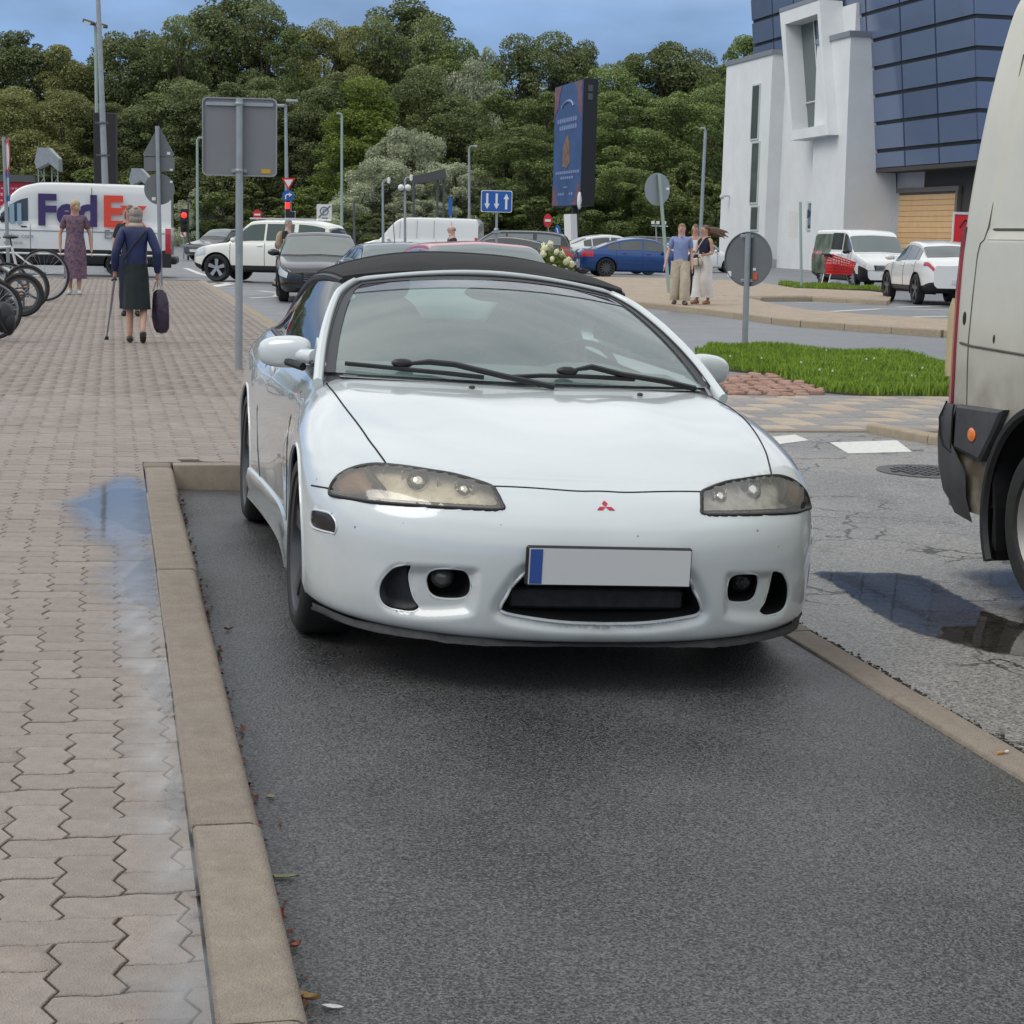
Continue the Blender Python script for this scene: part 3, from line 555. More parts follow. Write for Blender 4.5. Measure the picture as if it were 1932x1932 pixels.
# --- body skin as a dense shell shot outward from an inner axis
nj = 250; ph = np.linspace(0, math.pi, nj)    # 0 = straight down, pi = straight up (right half), mirrored
pol = np.r_[.0006, np.linspace(0, math.pi/2, 150)[1:]]
org, dr = [], []
z0 = .52
for a in pol:
    org.append(np.tile([0, -.42, z0], (nj, 1))); dr.append(np.column_stack([np.sin(a)*np.sin(ph), np.full(nj, -np.cos(a)), -np.sin(a)*np.cos(ph)]))
for y in np.r_[np.arange(-.412, .62, .0085), np.arange(.63, 2.95, .018)]:
    org.append(np.tile([0, y, z0], (nj, 1))); dr.append(np.column_stack([np.sin(ph), np.zeros(nj), -np.cos(ph)]))
for a in np.linspace(0, math.pi/2, 36)[1:-1]:
    org.append(np.tile([0, 2.95, z0], (nj, 1))); dr.append(np.column_stack([np.cos(a)*np.sin(ph), np.full(nj, np.sin(a)), -np.cos(a)*np.cos(ph)]))
org = np.array(org); dr = np.array(dr); lo = np.full(org.shape[:2], .05); hi = np.full(org.shape[:2], 1.3)
for _ in range(26):
    md = (lo+hi)/2; P = org+dr*md[..., None]; v = body_f(P[..., 0], P[..., 1], P[..., 2]); lo = np.where(v < 0, md, lo); hi = np.where(v < 0, hi, md)
BP = org+dr*((lo+hi)/2)[..., None]            # (rows, nj, 3), x >= 0 half
half = lambda pts: smooth_poly(np.array([(abs(p[0]), p[2]) for p in pts]), 6)
HL = cast([c3(*p) for p in ((683, 325), (700, 265), (735, 222), (790, 186), (870, 158), (950, 147), (1030, 150), (1150, 162), (1300, 185), (1450, 210), (1580, 245), (1690, 285), (1722, 325), (1750, 380), (1758, 430), (1600, 428), (1400, 417), (1200, 404), (1000, 388), (850, 369), (720, 345))])
MK = cast([c3(*p) for p in ((567, 490), (575, 442), (602, 435), (680, 455), (713, 490), (727, 530), (720, 580), (690, 578), (605, 553), (573, 530))])
FG = cast([c3(*p) for p in ((1297, 860), (1325, 818), (1380, 803), (1490, 806), (1543, 825), (1570, 870), (1574, 925), (1560, 970), (1522, 1000), (1440, 1005), (1360, 995), (1312, 960), (1295, 905))])
SC_ = cast([c3(*p) for p in ((1195, 782), (1110, 786), (1050, 822), (1006, 880), (990, 950), (1005, 1010), (1050, 1050), (1120, 1070), (1195, 1080), (1245, 1068), (1253, 1045), (1222, 1000), (1200, 930), (1190, 855))])
DI = cast([c3(*p) for p in ((960, 940), (985, 860), (1040, 790), (1110, 760), (1300, 768), (1500, 778), (1620, 800), (1630, 900), (1610, 1050), (1560, 1110), (1300, 1130), (1100, 1105), (1000, 1050))])
MO = [(0, .402), (.12, .402), (.235, .40), (.272, .385), (.296, .35), (.318, .31), (.328, .285), (.322, .268), (.27, .255), (.15, .242), (0, .236)]
PO = {'hl': half(HL), 'mk': half(MK), 'fg': half(FG), 'sc': half(SC_)}
di = half(DI); mo = np.array([p for p in spline(MO, 5)]); mo_full = np.vstack([mo, [(-p[0], p[1]) for p in mo[::-1][1:-1]]])
X, Y, Z = BP[..., 0], BP[..., 1].copy(), BP[..., 2]; fm = Y < -.3
sstep = lambda a, b, v: (lambda t: t*t*(3-2*t))(np.clip((v-a)/(b-a), 0, 1))
d_, _, _ = distPoly(X, Z, di); ins = insidePoly(X, Z, di)
Y = np.where(fm & ins, Y+.030*sstep(0, .045, d_), Y)
dm, _, _ = distPoly(X, Z, mo_full); om = fm & (dm < .05) & ~insidePoly(X, Z, mo_full)
Y = np.where(om, Y+.022*(1-sstep(0, .05, dm))**2, Y)
BP = np.stack([X, Y, Z], -1)
def lift(poly, extra=0.):                     # xz outline -> nearest body point depth by lookup on the displaced shell
    sel = BP[..., 1] < .35; Q = BP[sel]; o = []
    for p in poly:
        k = np.argmin((Q[:, 0]-abs(p[0]))**2+(Q[:, 2]-p[1])**2+(Q[:, 1] > -.2)*.02*(Q[:, 1]+.2)**2); o.append((p[0], Q[k, 1]-extra, p[1]))
    return np.array(o)
def smooth_ring(P, n=2):
    P = np.array(P)
    for _ in range(n): P[:, 1] = (np.roll(P[:, 1], 1)+2*P[:, 1]+np.roll(P[:, 1], -1))/4
    return P
RING = {k: smooth_ring(lift(p), 4) for k, p in PO.items()}; RING['mo'] = smooth_ring(lift(mo_full), 4)
# snap shell vertices on to the openings
cell = .0052
for k, P in list(PO.items())+[('mo', mo_full)]:
    x0, x1, za, zb = P[:, 0].min()-.02, P[:, 0].max()+.02, P[:, 1].min()-.02, P[:, 1].max()+.02
    m = fm & (X > x0) & (X < x1) & (Z > za) & (Z < zb); 
    dd, qx, qz = distPoly(X[m], Z[m], P); s = dd < cell; xx, zz = X[m], Z[m]; xx[s] = qx[s]; zz[s] = qz[s]; X[m] = xx; Z[m] = zz
WH = [(0, .318, .352), (2.51, .318, .352)]
for cy, cz, rad in WH:
    rr = np.hypot(BP[..., 1]-cy, Z-cz); m = (X > .55) & (np.abs(rr-rad) < .011) & (Z > .16)
    BPy = BP[..., 1]; sc = np.where(m, rad/np.maximum(rr, 1e-6), 1); BP[..., 1] = np.where(m, cy+(BPy-cy)*sc, BPy); Z = np.where(m, cz+(Z-cz)*sc, Z)
BP = np.stack([X, BP[..., 1], Z], -1); nr = BP.shape[0]
# --- hood outline from the photograph (top view)
hl_top = [c3(1030, 150), c3(1150, 160), c3(1300, 182), c3(1450, 207), c3(1580, 242), c3(1690, 283)]
HOc = cast([c1(728, 958), c1(742, 1000), c1(850, 1140), c1(1000, 1340), c1(1080, 1450), c1(1140, 1535)]+hl_top+[c4(0, 213), c4(400, 238), c4(640, 243)])
HOc[:, 0] = -np.abs(HOc[:, 0]); HOc[-1, 0] = 0
rear = [(-.735, .335), (-.6, .29), (-.4, .245), (-.2, .222), (0, .215)]
left = [(p[0], p[1]) for p in HOc]; left[0] = (-.745, .345)
hood_xy = np.array([(x, y) for x, y in rear[::-1]]+left[:]+[(-x, y) for x, y in left[::-1]]+[(-x, y) for x, y in rear])
# --- sort faces into panels
cen = (BP[:-1, :-1]+BP[1:, :-1]+BP[:-1, 1:]+BP[1:, 1:])/4; cx, cy_, cz_ = cen[..., 0], cen[..., 1], cen[..., 2]
lab = np.full(cx.shape, 'body', object)
top = dr[:-1, :-1, 2] > -.9
fl = cast([c3(515, 300), c3(600, 325), c3(683, 345)]); zl = float(np.mean(fl[:, 2])); 
hood_top_y = pch([0, .2, .36, .5, .6, .68, .75, .85, 1], [float(HOc[-1, 1])]+[float(np.interp(a, -HOc[::-1, 0], HOc[::-1, 1])) for a in (.2, .36, .5, .6, .668)]+[-.6, -.5, -.4])
ishood = insidePoly(cx, cy_, hood_xy) & (cz_ > .6)
lab[(cy_ < .62) & (cz_ > .2)] = 'fender'
bump = (cy_ < -.37) & ((cz_ < np.interp(cx, [0, .33, .36, .84, .95], [.70, .70, .60, .585, .578])) & ~ishood)
lab[bump | ((cy_ < -.37) & (cz_ < .5))] = 'front_bumper'
lab[(cy_ >= .62) & (cy_ < 1.95) & (cz_ < .97) & (cx > .5) & (cz_ > .27)] = 'door'
lab[ishood] = 'hood'
lab[(cy_ > .42) & (cy_ < 2.35) & (cx < .725) & (cz_ > .75)] = 'cut'
front = cy_ < -.3
for k in PO: lab[front & insidePoly(cx, cz_, PO[k])] = k
lab[front & insidePoly(cx, cz_, mo_full)] = 'cut'
for a, b, rad in WH: lab[(cx > .5) & (np.hypot(cy_-a, cz_-b) < rad) & (cz_ < .8)] = 'cut'
lab[(cz_ < .26) & (cy_ > -.3) & (cx < .7)] = 'underbody'
def shell(which, side=0, push=None):         # side 0 = both halves in one mesh, else +1 / -1
    m = lab == which; I, J = np.nonzero(m); V = []; Fc = []; idx = {}
    for s in ((1, -1) if side == 0 else (side,)):
        a, b, c, d = I*nj+J, (I+1)*nj+J, (I+1)*nj+J+1, I*nj+J+1; Q = np.stack([a, b, c, d] if s > 0 else [d, c, b, a], 1)
        un, inv = np.unique(Q, return_inverse=True); Pt = BP.reshape(-1, 3)[un].copy(); Pt[:, 0] *= s
        if push is not None: Pt = push(Pt, s)
        o = len(V); V = np.vstack([V, Pt]) if len(V) else Pt; q = inv.reshape(-1, 4)+o; Fc = np.vstack([Fc, q]) if len(Fc) else q
    return V, Fc
def npmesh(name, V, Fc, m, weld=True):
    me = bpy.data.meshes.new(name); n = len(Fc); me.vertices.add(len(V)); me.vertices.foreach_set('co', np.asarray(V, float).ravel()); me.loops.add(n*4); me.loops.foreach_set('vertex_index', np.asarray(Fc, int).ravel())
    me.polygons.add(n); me.polygons.foreach_set('loop_start', np.arange(n)*4); me.polygons.foreach_set('loop_total', np.full(n, 4)); me.polygons.foreach_set('use_smooth', np.ones(n, bool)); me.update(calc_edges=True); me.validate()
    if weld:
        b = bmesh.new(); b.from_mesh(me); bmesh.ops.remove_doubles(b, verts=[v for v in b.verts if abs(v.co.x) < 1e-4], dist=1e-4); b.to_mesh(me); b.free()
        me.polygons.foreach_set('use_smooth', [True]*len(me.polygons))
    me.materials.append(m); return me
body = link('body', npmesh('body', *shell('body'), M_WHITE), hero)
hood = link('hood', npmesh('hood', *shell('hood'), M_WHITE), hero)
bumper = link('front_bumper', npmesh('front_bumper', *shell('front_bumper'), M_WHITE), hero)
fenders = [link('fender', npmesh('fender', *shell('fender', s), M_WHITE), hero) for s in (-1, 1)]
doors = [link('door', npmesh('door', *shell('door', s), M_WHITE), hero) for s in (-1, 1)]
link('underbody', npmesh('underbody', *shell('underbody'), M_BLK), hero)
# --- dark inner shell behind the panel joints
mb = MB()
for s in (-1, 1):
    mb.box((s*.28, -.45, .42), (.46, .5, .26)); mb.box((s*.3, .1, .62), (.5, .5, .3))
hp('engine_bay', mb, M_VOID, smooth=False)
def gap(name, P, parent, r=.0026, m=None, closed=False, n=5):
    P = [tuple(p) for p in P]; P = P+[P[0], P[1]] if closed else P
    mb = MB(); mb.tube(P, r, n); return hp(name, mb, m or M_GAP, parent)
def onbody(P, dirv):                          # slide points to the skin along a direction
    P = np.array(P, float); t = np.full(len(P), -.35); lo = t.copy(); D = np.array(dirv, float)
    for _ in range(60): Q = P+D*t[:, None]; t += np.clip(body_f(Q[:, 0], Q[:, 1], Q[:, 2]), -.1, .1)*-.0+0; break
    a = np.full(len(P), -.6); b = np.full(len(P), .6)
    for _ in range(40):
        md = (a+b)/2; Q = P+D*md[:, None]; v = body_f(Q[:, 0], Q[:, 1], Q[:, 2]); a = np.where(v > 0, a, md); b = np.where(v > 0, md, b)
    return P+D*((a+b)/2)[:, None]
def topz(xy): xy = np.array(xy, float); return onbody(np.column_stack([xy, np.full(len(xy), .75)]), (0, 0, 1))
hl_ = spline(left, 5)
hline = topz(hl_[:]); hfull = np.vstack([hline, [(-p[0], p[1], p[2]) for p in hline[::-1]]]); hfull[:, 2] += .0002
gap('hood_gap', hfull, hood, .0032)
sideP = lambda yz: onbody(np.array([(.6, y, z) for y, z in yz]), (1, 0, 0))
for s, fe, do in ((-1, fenders[0], doors[0]), (1, fenders[1], doors[1])):
    mir = lambda P: np.array([(s*p[0], p[1], p[2]) for p in P])
    gap('door_gap', mir(sideP([(.60, .90), (.605, .8), (.61, .7), (.615, .6), (.62, .5), (.60, .4), (.58, .3), (.58, .26)])), do, .003)
    gap('door_gap', mir(sideP([(1.93, .9), (1.95, .8), (1.95, .6), (1.90, .42), (1.82, .3), (1.80, .27)])), do, .003)
    bl = onbody(np.array([(.3, -.395, .578), (.3, -.45, .582), (.3, -.50, .585), (.3, -.53, .586)]), (1, 0, 0)); gap('bumper_gap', mir(bl), fe, .003)
    # wheel arch lip and well
    for cy, cz, rad in WH:
        an = np.linspace(R(-28), R(208), 44); P = sideP([(cy+rad*math.cos(a), cz+rad*math.sin(a)) for a in an]); P[:, 0] -= .004; mb = MB(); mb.tube(mir(P), .009, 6); hp('arch_lip', mb, M_WHITE, fe if cy < 1 else body)
        mb = MB(); A = [[(s*x, cy+(rad+.006)*math.cos(a), cz+(rad+.006)*math.sin(a)) for a in an] for x in (.90, .7, .48)]; A[0] = [(s*(p[0]-.006), p[1], p[2]) for p in sideP([(cy+(rad+.006)*math.cos(a), cz+(rad+.006)*math.sin(a)) for a in an])]
        mb.grid(A); mb.prism([(cy+(rad+.03)*math.cos(a), cz+(rad+.03)*math.sin(a)) for a in an], s*.47, s*.48, 'yz'); hp('wheel_well', mb, M_VOID, body)
    # door handle and mirror
    hpnt = sideP([(1.72, .80)])[0]; mb = MB(); mb.sph((s*(hpnt[0]+.004), 1.72, .795), (.012, .075, .032), 12, 8); hp('handle', mb, M_WHITE, do)
    mb = MB(); A = []
    for i in range(21):
        t = -1+2*i/20; prof = (1-abs(t)**2.6)**(1/2.6) if abs(t) < 1 else 0; row = []
        for k in range(24):
            a = 2*math.pi*k/24; ca, sa = math.cos(a), math.sin(a); sq = (abs(ca)**2.6+abs(sa)**2.6)**(-1/2.6)
            zz = .058*prof*sa*sq; yy = .062*prof*ca*sq
            xx = .868+.103*t; zz += .945-.018*(1-t)*.5*(sa < 0)-.010*t; yy += .775+.045*t
            row.append((s*xx, yy, zz))
        A.append(row)
    mb.grid(A, 0, True); mir_o = hp('door_mirror', mb, M_WHITE)
    mb = MB(); mb.tube([(s*.83, .77, .935), (s*.80, .70, .93), (s*.765, .60, .935)], [.035, .032, .03], 10); mb.prism([(.42, .905), (.68, .91), (.66, .965), (.60, 1.01)], s*.742, s*.765, 'yz'); hp('mirror_arm', mb, M_WHITE, mir_o)
    mb = MB(); mb.tube([(s*.81, .62, .895), (s*.86, .72, .905)], .016, 8); hp('mirror_base', mb, M_BLK, mir_o)
# --- lamps
def wall(name, ring, dy, m, parent, sx=1, shrink=.92, back=True, dz=0):
    P = np.array(ring); P = P*[sx, 1, 1]; c = P.mean(0); Q = c+(P-c)*shrink; Q[:, 1] = P[:, 1]*.35+c[1]*.65+dy if back else P[:, 1]+dy
    mb = MB(); mb.grid(np.array([P, P*.5+Q*.5, Q]).transpose(0, 1, 2), 0, True)
    if back: mb.add(list(Q)+[tuple(Q.mean(0))], [(i, (i+1) % len(Q), len(Q)) for i in range(len(Q))])
    return hp(name, mb, m, parent)
M_REFL = mat('headlight_reflector', (.8, .78, .72), .22, .85, var=.3, vscale=22, rvar=.12, rscale=9); M_AMB = mat('amber_lens', (.17, .085, .035), .3, var=.25, vscale=9); M_MARK = mat('smoked_marker_lens', (.022, .017, .015), .25, var=.25, vscale=15, coat=.5)
M_BUCK = mat('headlight_bucket', (.66, .63, .56), .35, 0., var=.3, vscale=16)
for s in (-1, 1):
    V, Fc = shell('hl', s); hlp = link('headlight', npmesh('headlight', V, Fc, M_LENS if s > 0 else glass('yellowed_headlight_lens', (.97, .93, .82), .90, .05, .07), False), hero)
    V2 = V.copy(); c = V2.mean(0); V2[:, 0] = c[0]+(V2[:, 0]-c[0])*.97; V2[:, 2] = c[2]+(V2[:, 2]-c[2])*.95; V2[:, 1] += .075; V2[:, 1] = np.maximum(V2[:, 1], V[:, 1]+.05); link('bucket', npmesh('bucket', V2, Fc, M_BUCK, False), hlp)
    rg = RING['hl']*np.array([s, 1, 1]); rg2 = rg.copy(); rg2[:, 1] += .07
    mb = MB(); mb.grid(np.array([rg, rg2]), 0, True); hp('housing', mb, M_BLK, hlp)
    gap('seal', rg+np.array([0, -.001, -.002]), hlp, .0068, M_BLK, True, 6)
    for (px, pz, r_) in ((.425, .616, .034), (.560, .626, .042)):
        d = lift([(px, pz)])[0][1]; mb = MB(); prof = [(r_*math.sin(R(a)), .058-.058*(1-math.cos(R(a)))) for a in range(4, 88, 8)]
        mb.lathe([(r, -h+.02) for r, h in prof], 20, (s*px, d+.085, pz), 'y'); hp('lamp_bowl', mb, M_CHROME, hlp)
        mb = MB(); mb.sph((s*px, d+.065, pz), (.013, .016, .013), 12, 8); hp('bulb', mb, mat('lamp_bulb', (.75, .73, .66), .15, .3), hlp)
    for q in range(6):
        px = .40+q*.052; pz = .628+.006*q; d = lift([(px, pz)])[0][1]; mb = MB(); mb.box((s*px, d+.055, pz-.008), (.006, .012, .04), bev=.002); hp('reflector_rib', mb, M_REFL, hlp, False)
    mb = MB(); A = []
    for i in range(9):
        row = []
        for k in range(16):
            a = 2*math.pi*k/16; px = .765+.062*math.sin(math.pi*i/8)*math.cos(a)*1.0; pz = .622+.043*math.sin(math.pi*i/8)*math.sin(a); row.append((s*px, lift([(min(px, .83), min(max(pz, .592), .668))])[0][1]+.030-.012*math.cos(math.pi*i/8)*(-1 if i > 4 else 1)*0-.012*(1-abs(i-4)/4)*0, pz))
        A.append(row)
    mb.grid(A[:5], 0, True); hp('turn_signal', mb, M_AMB, hlp)
    mb = MB(); mb.tube([(s*px, lift([(px, pz)])[0][1]+.035, pz) for px, pz in ((.722, .685), (.716, .66), (.700, .63), (.672, .603))], [.006, .012, .014, .010], 8); hp('divider', mb, mat('lamp_divider', (.07, .055, .035), .5), hlp)
    V, Fc = shell('mk', s, lambda P, s: P+np.array([0, .006, 0])); mk_o = link('side_marker', npmesh('side_marker', V, Fc, M_MARK, False), bumper)
    mb = MB(); rg = RING['mk']*np.array([s, 1, 1]); mb.grid(np.array([rg, rg+np.array([-.004*s, .012, 0])]), 0, True); hp('rim', mb, M_WHITE, mk_o)
    gap('lip', rg+np.array([s*.001, -.001, 0]), mk_o, .0035, M_WHITE, True, 6)
    # scoop
    rg = RING['sc']*np.array([s, 1, 1]); V, Fc = shell('sc', s, lambda P, s: P+np.array([0, .055 if s < 0 else .16, 0])); sco = link('bumper_scoop', npmesh('bumper_scoop', V, Fc, mat('scoop_plastic', (.03, .034, .036), .5, var=.2, vscale=20) if s < 0 else M_VOID, False), bumper)
    rb = rg.copy(); rb[:, 1] += .17; mb = MB(); mb.grid(np.array([rg, rb]), 0, True); hp('duct', mb, M_VOID, sco); gap('lip', rg+np.array([0, .003, 0]), sco, .004, M_WHITE, True, 6)
    # fog lamp
    rg = RING['fg']*np.array([s, 1, 1]); rb = rg.copy(); rb[:, 1] += .13; fo = link('fog_lamp_recess', None, bumper); mb = MB(); mb.grid(np.array([rg, rb]), 0, True); mb.add(list(rb), [tuple(range(len(rb)))]); o = hp('recess', mb, M_VOID, bumper)
    gap('lip', rg+np.array([0, .003, 0]), o, .0042, M_WHITE, True, 6); bpy.data.objects.remove(fo)
    cxx, czz = s*(PO['fg'][:, 0].mean()+.012), PO['fg'][:, 1].mean()+.012; yf = float(rg[:, 1].mean()); mb = MB()
    mb.lathe([(.001, -.02), (.020, -.016), (.030, -.004), (.0315, 0), (.036, .004), (.038, .012), (.036, .06), (.001, .09)], 24, (cxx, yf+.05, czz), 'y'); hp('fog_lamp', mb, mat('dull_fog_glass', (.10, .10, .095), .25, var=.3, vscale=60, coat=.6) if s < 0 else mat('broken_fog_lamp', (.02, .02, .02), .4, var=.8, vscale=70, bump=1., bscale=80), o)
# --- grille mouth, plate, badge, splitter
rg = RING['mo']; rb = rg.copy(); rb[:, 1] += .17; rb[:, 2] = .33+(rb[:, 2]-.33)*.9; mb = MB(); mb.grid(np.array([rg, rg*.5+rb*.5, rb]), 0, True); mb.add(list(rb), [tuple(range(len(rb)))]); mo_o = hp('grille_mouth', mb, M_VOID)
gap('lip', rg+np.array([0, .004, 0]), mo_o, .0055, M_WHITE, True, 6)
mb = MB(); mb.box((0, -.83, .30), (.58, .03, .07), bev=.01); hp('intake_bar', mb, mat('dusty_black_plastic', (.028, .028, .03), .7, var=.4, vscale=25), mo_o)
mb = MB()
for k in range(9): mb.box((0, -.79, .262+k*.016), (.56, .006, .003))
hp('radiator_fins', mb, mat('radiator_metal', (.05, .05, .052), .6, .3), mo_o, False)
pz = .425; yc = float(lift([(0, .47)])[0][1]); mb = MB(); A = [[(.26*a, yc-.024, pz+.056*b) for a in np.linspace(-1, 1, 15)] for b in (-1, 1)]; mb.grid(A); mb.grid([[(p[0], p[1]+.008, p[2]) for p in r] for r in A]); pl = hp('licence_plate', mb, mat('plate_white', (.62, .63, .62), .4))
mb = MB(); mb.grid([[(.26*a, yc-.0255, pz+.054*b) for a in np.linspace(-.99, -.84, 4)] for b in (-1, 1)]); hp('country_band', mb, mat('plate_blue', (.03, .08, .30), .4), pl)
mb = MB(); mb.box((0, yc-.006, pz), (.535, .018, .126), bev=.006); hp('plate_holder', mb, M_BLK, pl, False)
lg = cast([(1147, 957)])[0]; lx, lz = 0., float(lg[2]); h = .0165; M_RED = mat('badge_red', (.50, .02, .045), .35); badge = link('badge', None, hero)
nb = body_f; e_ = 1e-3; g_ = np.array([0, nb(0., lg[1]+e_, lz)-nb(0., lg[1]-e_, lz), nb(0., lg[1], lz+e_)-nb(0., lg[1], lz-e_)]).astype(float); g_ /= np.linalg.norm(g_); up_ = np.array([0, -g_[2], g_[1]]); up_ = up_ if up_[2] > 0 else -up_
mb = MB(); a3 = math.sqrt(3)/2; b0 = onbody(np.array([(0., -.7, lz)]), (0, -1, 0))[0]
for ang in (90, 210, 330):
    d1_, d2_ = R(ang-30), R(ang+30); q = [(0, 0), (h*math.cos(d1_), h*math.sin(d1_)), (h*(math.cos(d1_)+math.cos(d2_)), h*(math.sin(d1_)+math.sin(d2_))), (h*math.cos(d2_), h*math.sin(d2_))]
    q = [(.0009*math.cos(R(ang))+p[0]*.97, .0009*math.sin(R(ang))+p[1]*.97) for p in q]; q = [(p[0]*1.15, p[1]*.92) for p in q]
    V = [b0+np.array([1, 0, 0])*p[0]+up_*p[1]+g_*t for t in (.0002, .0026) for p in q]; mb.add(V, [(0, 3, 2, 1), (4, 5, 6, 7)]+[(i, (i+1) % 4, 4+(i+1) % 4, 4+i) for i in range(4)])
bpy.data.objects.remove(badge); hp('badge', mb, M_RED, smooth=False)
xs = np.linspace(-.86, .86, 61); ln_ = []
for i, x in enumerate(xs):
    yy = float(onbody(np.array([(x, -.3, .20)]), (0, -1, 0))[0][1]) if abs(x) < .84 else -.45
    ln_.append((x, yy))
rg_ = random.Random(4); mb = MB(); A = []
for (dy, z) in ((.02, .178), (-.008, .166), (-.012, .158), (.03, .150), (.10, .155)): A.append([(x, y+dy*(1 if abs(x) < .8 else .5), z+max(0, abs(x)-.76)*.12+rg_.uniform(-.0012, .0012)+(.004 if abs(x) > .5 else 0)) for x, y in ln_])
mb.grid(A); hp('splitter', mb, mat('scuffed_rubber_lip', (.025, .025, .027), .7, var=.4, vscale=25))
for s in (-1, 1):                              # side skirts
    mb = MB(); ys = np.linspace(.36, 2.16, 20); A = []
    for (dx, z) in ((-.012, .315), (.012, .30), (.020, .26), (.006, .20), (.012, .165), (-.02, .15), (-.1, .15)): A.append([(s*(float(sideP([(y, max(z, .27))])[0][0])+dx), y, z) for y in ys])
    mb.grid(A); mb.add([A[i][0] for i in range(7)], [tuple(range(7))]); mb.add([A[i][-1] for i in range(7)], [tuple(range(7))]); hp('side_skirt', mb, M_WHITE)
# --- wheels
def wheel(x, y, s, r=.318, w=.205):
    root = link('wheel', None, hero, (x, y, r)); rl = r*.76
    mb = MB(); mb.lathe([(rl, s*w*.42), (rl+.012, s*w*.5), (r*.90, s*w*.51), (r*.965, s*w*.44), (r, s*w*.33), (r, -s*w*.36), (r*.96, -s*w*.47), (rl, -s*w*.46)], 48, (0, 0, 0), 'x'); mb.build('tyre', M_RUB, root)
    mb = MB(); mb.lathe([(rl, s*w*.47), (rl-.010, s*w*.44), (rl-.016, s*w*.30), (rl-.03, -s*w*.4)], 48, (0, 0, 0), 'x'); mb.lathe([(.001, s*w*.28), (.035, s*w*.30), (.055, s*w*.26), (.06, s*w*.1)], 24, (0, 0, 0), 'x'); ri = mb.build('rim', M_RIM, root)
    for k in range(5):
        mb = MB(); a = R(72*k+18); V = []
        for rr, hw, xx in ((.045, .030, .26), (.12, .027, .33), (rl-.04, .034, .38), (rl-.006, .05, .40)):
            for dx in (0, -.028):
                for sg in (-1, 1): V.append((s*(w*xx+dx), rr*math.cos(a)-sg*hw*math.sin(a), rr*math.sin(a)+sg*hw*math.cos(a)))
        Fc = []
        for i in range(3): o = i*4; Fc += [(o, o+1, o+5, o+4), (o+2, o+6, o+7, o+3), (o, o+4, o+6, o+2), (o+1, o+3, o+7, o+5)]
        mb.add(V, Fc); mb.build('spoke', M_RIM, ri, smooth=False)
    mb = MB(); mb.lathe([(.001, -s*.02), (.14, -s*.02), (.145, -s*.03), (.001, -s*.035)], 32, (0, 0, 0), 'x'); mb.build('brake_disc', mat('brake_steel', (.16, .15, .14), .4, .8), root)
    return root
for y in (0, 2.51): wheel(-.775, y, -1); wheel(.775, y, 1)
# --- windscreen, frame, soft top, side glass
def base_c(s): return np.array([.757*s, .405-.175*(1-s*s), .892+.001*(1-s*s)])
def head_c(s): return np.array([.572*s, 1.190-.085*(1-s*s), 1.203+.060*(1-s*s)])
def ws(s, t, off=0.):
    p = base_c(s)*(1-t)+head_c(s)*t; n = np.array([.0, -.42, .9]); return p+n*(.030*4*t*(1-t)*(1-.35*s*s)+off)+np.array([s*.018*4*t*(1-t), 0, 0])
sg_ = np.linspace(-1, 1, 33); tg_ = np.linspace(0, 1, 17)
rnd = lambda t: 1-.075*max(0, (t-.80)/.20)**2.2           # rounded upper corners
mb = MB(); mb.grid([[ws(s*.985*rnd(t), t*.985+.01) for s in sg_] for t in tg_]); wsh = hp('windscreen', mb, M_WIND)
edge = [ws(-rnd(t), t) for t in np.linspace(0, 1, 22)]+[ws(s*rnd(1), 1) for s in np.linspace(-1, 1, 25)[1:-1]]+[ws(rnd(t), t) for t in np.linspace(1, 0, 22)]
inn = [ws(-.945*rnd(t), min(t, .955)) for t in np.linspace(0, 1, 22)]+[ws(s*.945*rnd(1), .955) for s in np.linspace(-1, 1, 25)[1:-1]]+[ws(.945*rnd(t), min(t, .955)) for t in np.linspace(1, 0, 22)]
mb = MB(); mb.grid(np.array([np.array(edge)+[0, -.003, .004], np.array(inn)+[0, -.003, .005]])); hp('seal', mb, mat('windscreen_seal', (.045, .045, .05), .55), wsh)
mb = MB(); E = np.array(edge); C_ = E.mean(0); O_ = E+(E-C_)/np.linalg.norm(E-C_, axis=1)[:, None]*.021; O_ = np.vstack([O_[0]*2-O_[2], O_, O_[-1]*2-O_[-3]]); zr_ = O_[:, 2]; mb.tube(O_+[0, .006, .004], list(np.interp(zr_, [.9, 1.05, 1.18, 1.24], [.027, .025, .021, .0135])), 10, flat=.75); hp('windscreen_frame', mb, M_WHITE)
gap('frame_edge', E+np.array([0, -.004, .006]), wsh, .005, M_BLK)
rows = [(1.150, 1.284, .600, 1.190, 1.236), (1.28, 1.322, .622, 1.30, 1.246), (1.5, 1.348, .642, 1.5, 1.246), (1.8, 1.352, .655, 1.8, 1.225), (2.1, 1.335, .668, 2.08, 1.165), (2.4, 1.265, .69, 2.32, 1.07), (2.65, 1.165, .71, 2.5, .985), (2.85, 1.06, .70, 2.7, .955), (2.95, .97, .66, 2.85, .95)]
rows = spline(np.array(rows), 5)
def top_row(r, off=0):
    yc, zc, xe, ye, ze = r; o = []
    for k in range(33):
        a = -1+2*k/32; q = abs(a)**2.3; o.append((xe*math.copysign(abs(a)**.92, a), yc+(ye-yc)*q, zc+(ze-zc)*q-off))
    return o
A = [top_row(r) for r in rows]; n_ = len(A)
mb = MB(); iR = int(n_*.62); iE = int(n_*.93)
At = np.array(A); mb.grid(At[:iR+1]); mb.grid(At[iR:iE+1, :9]); mb.grid(At[iR:iE+1, 24:]); mb.grid(At[iE:]); 
for s in (0, -1):
    ed = At[:, s]; sk = ed.copy(); sk[:, 2] -= .03; sk[:, 0] *= 1.004; mb.grid(np.array([ed, sk]))
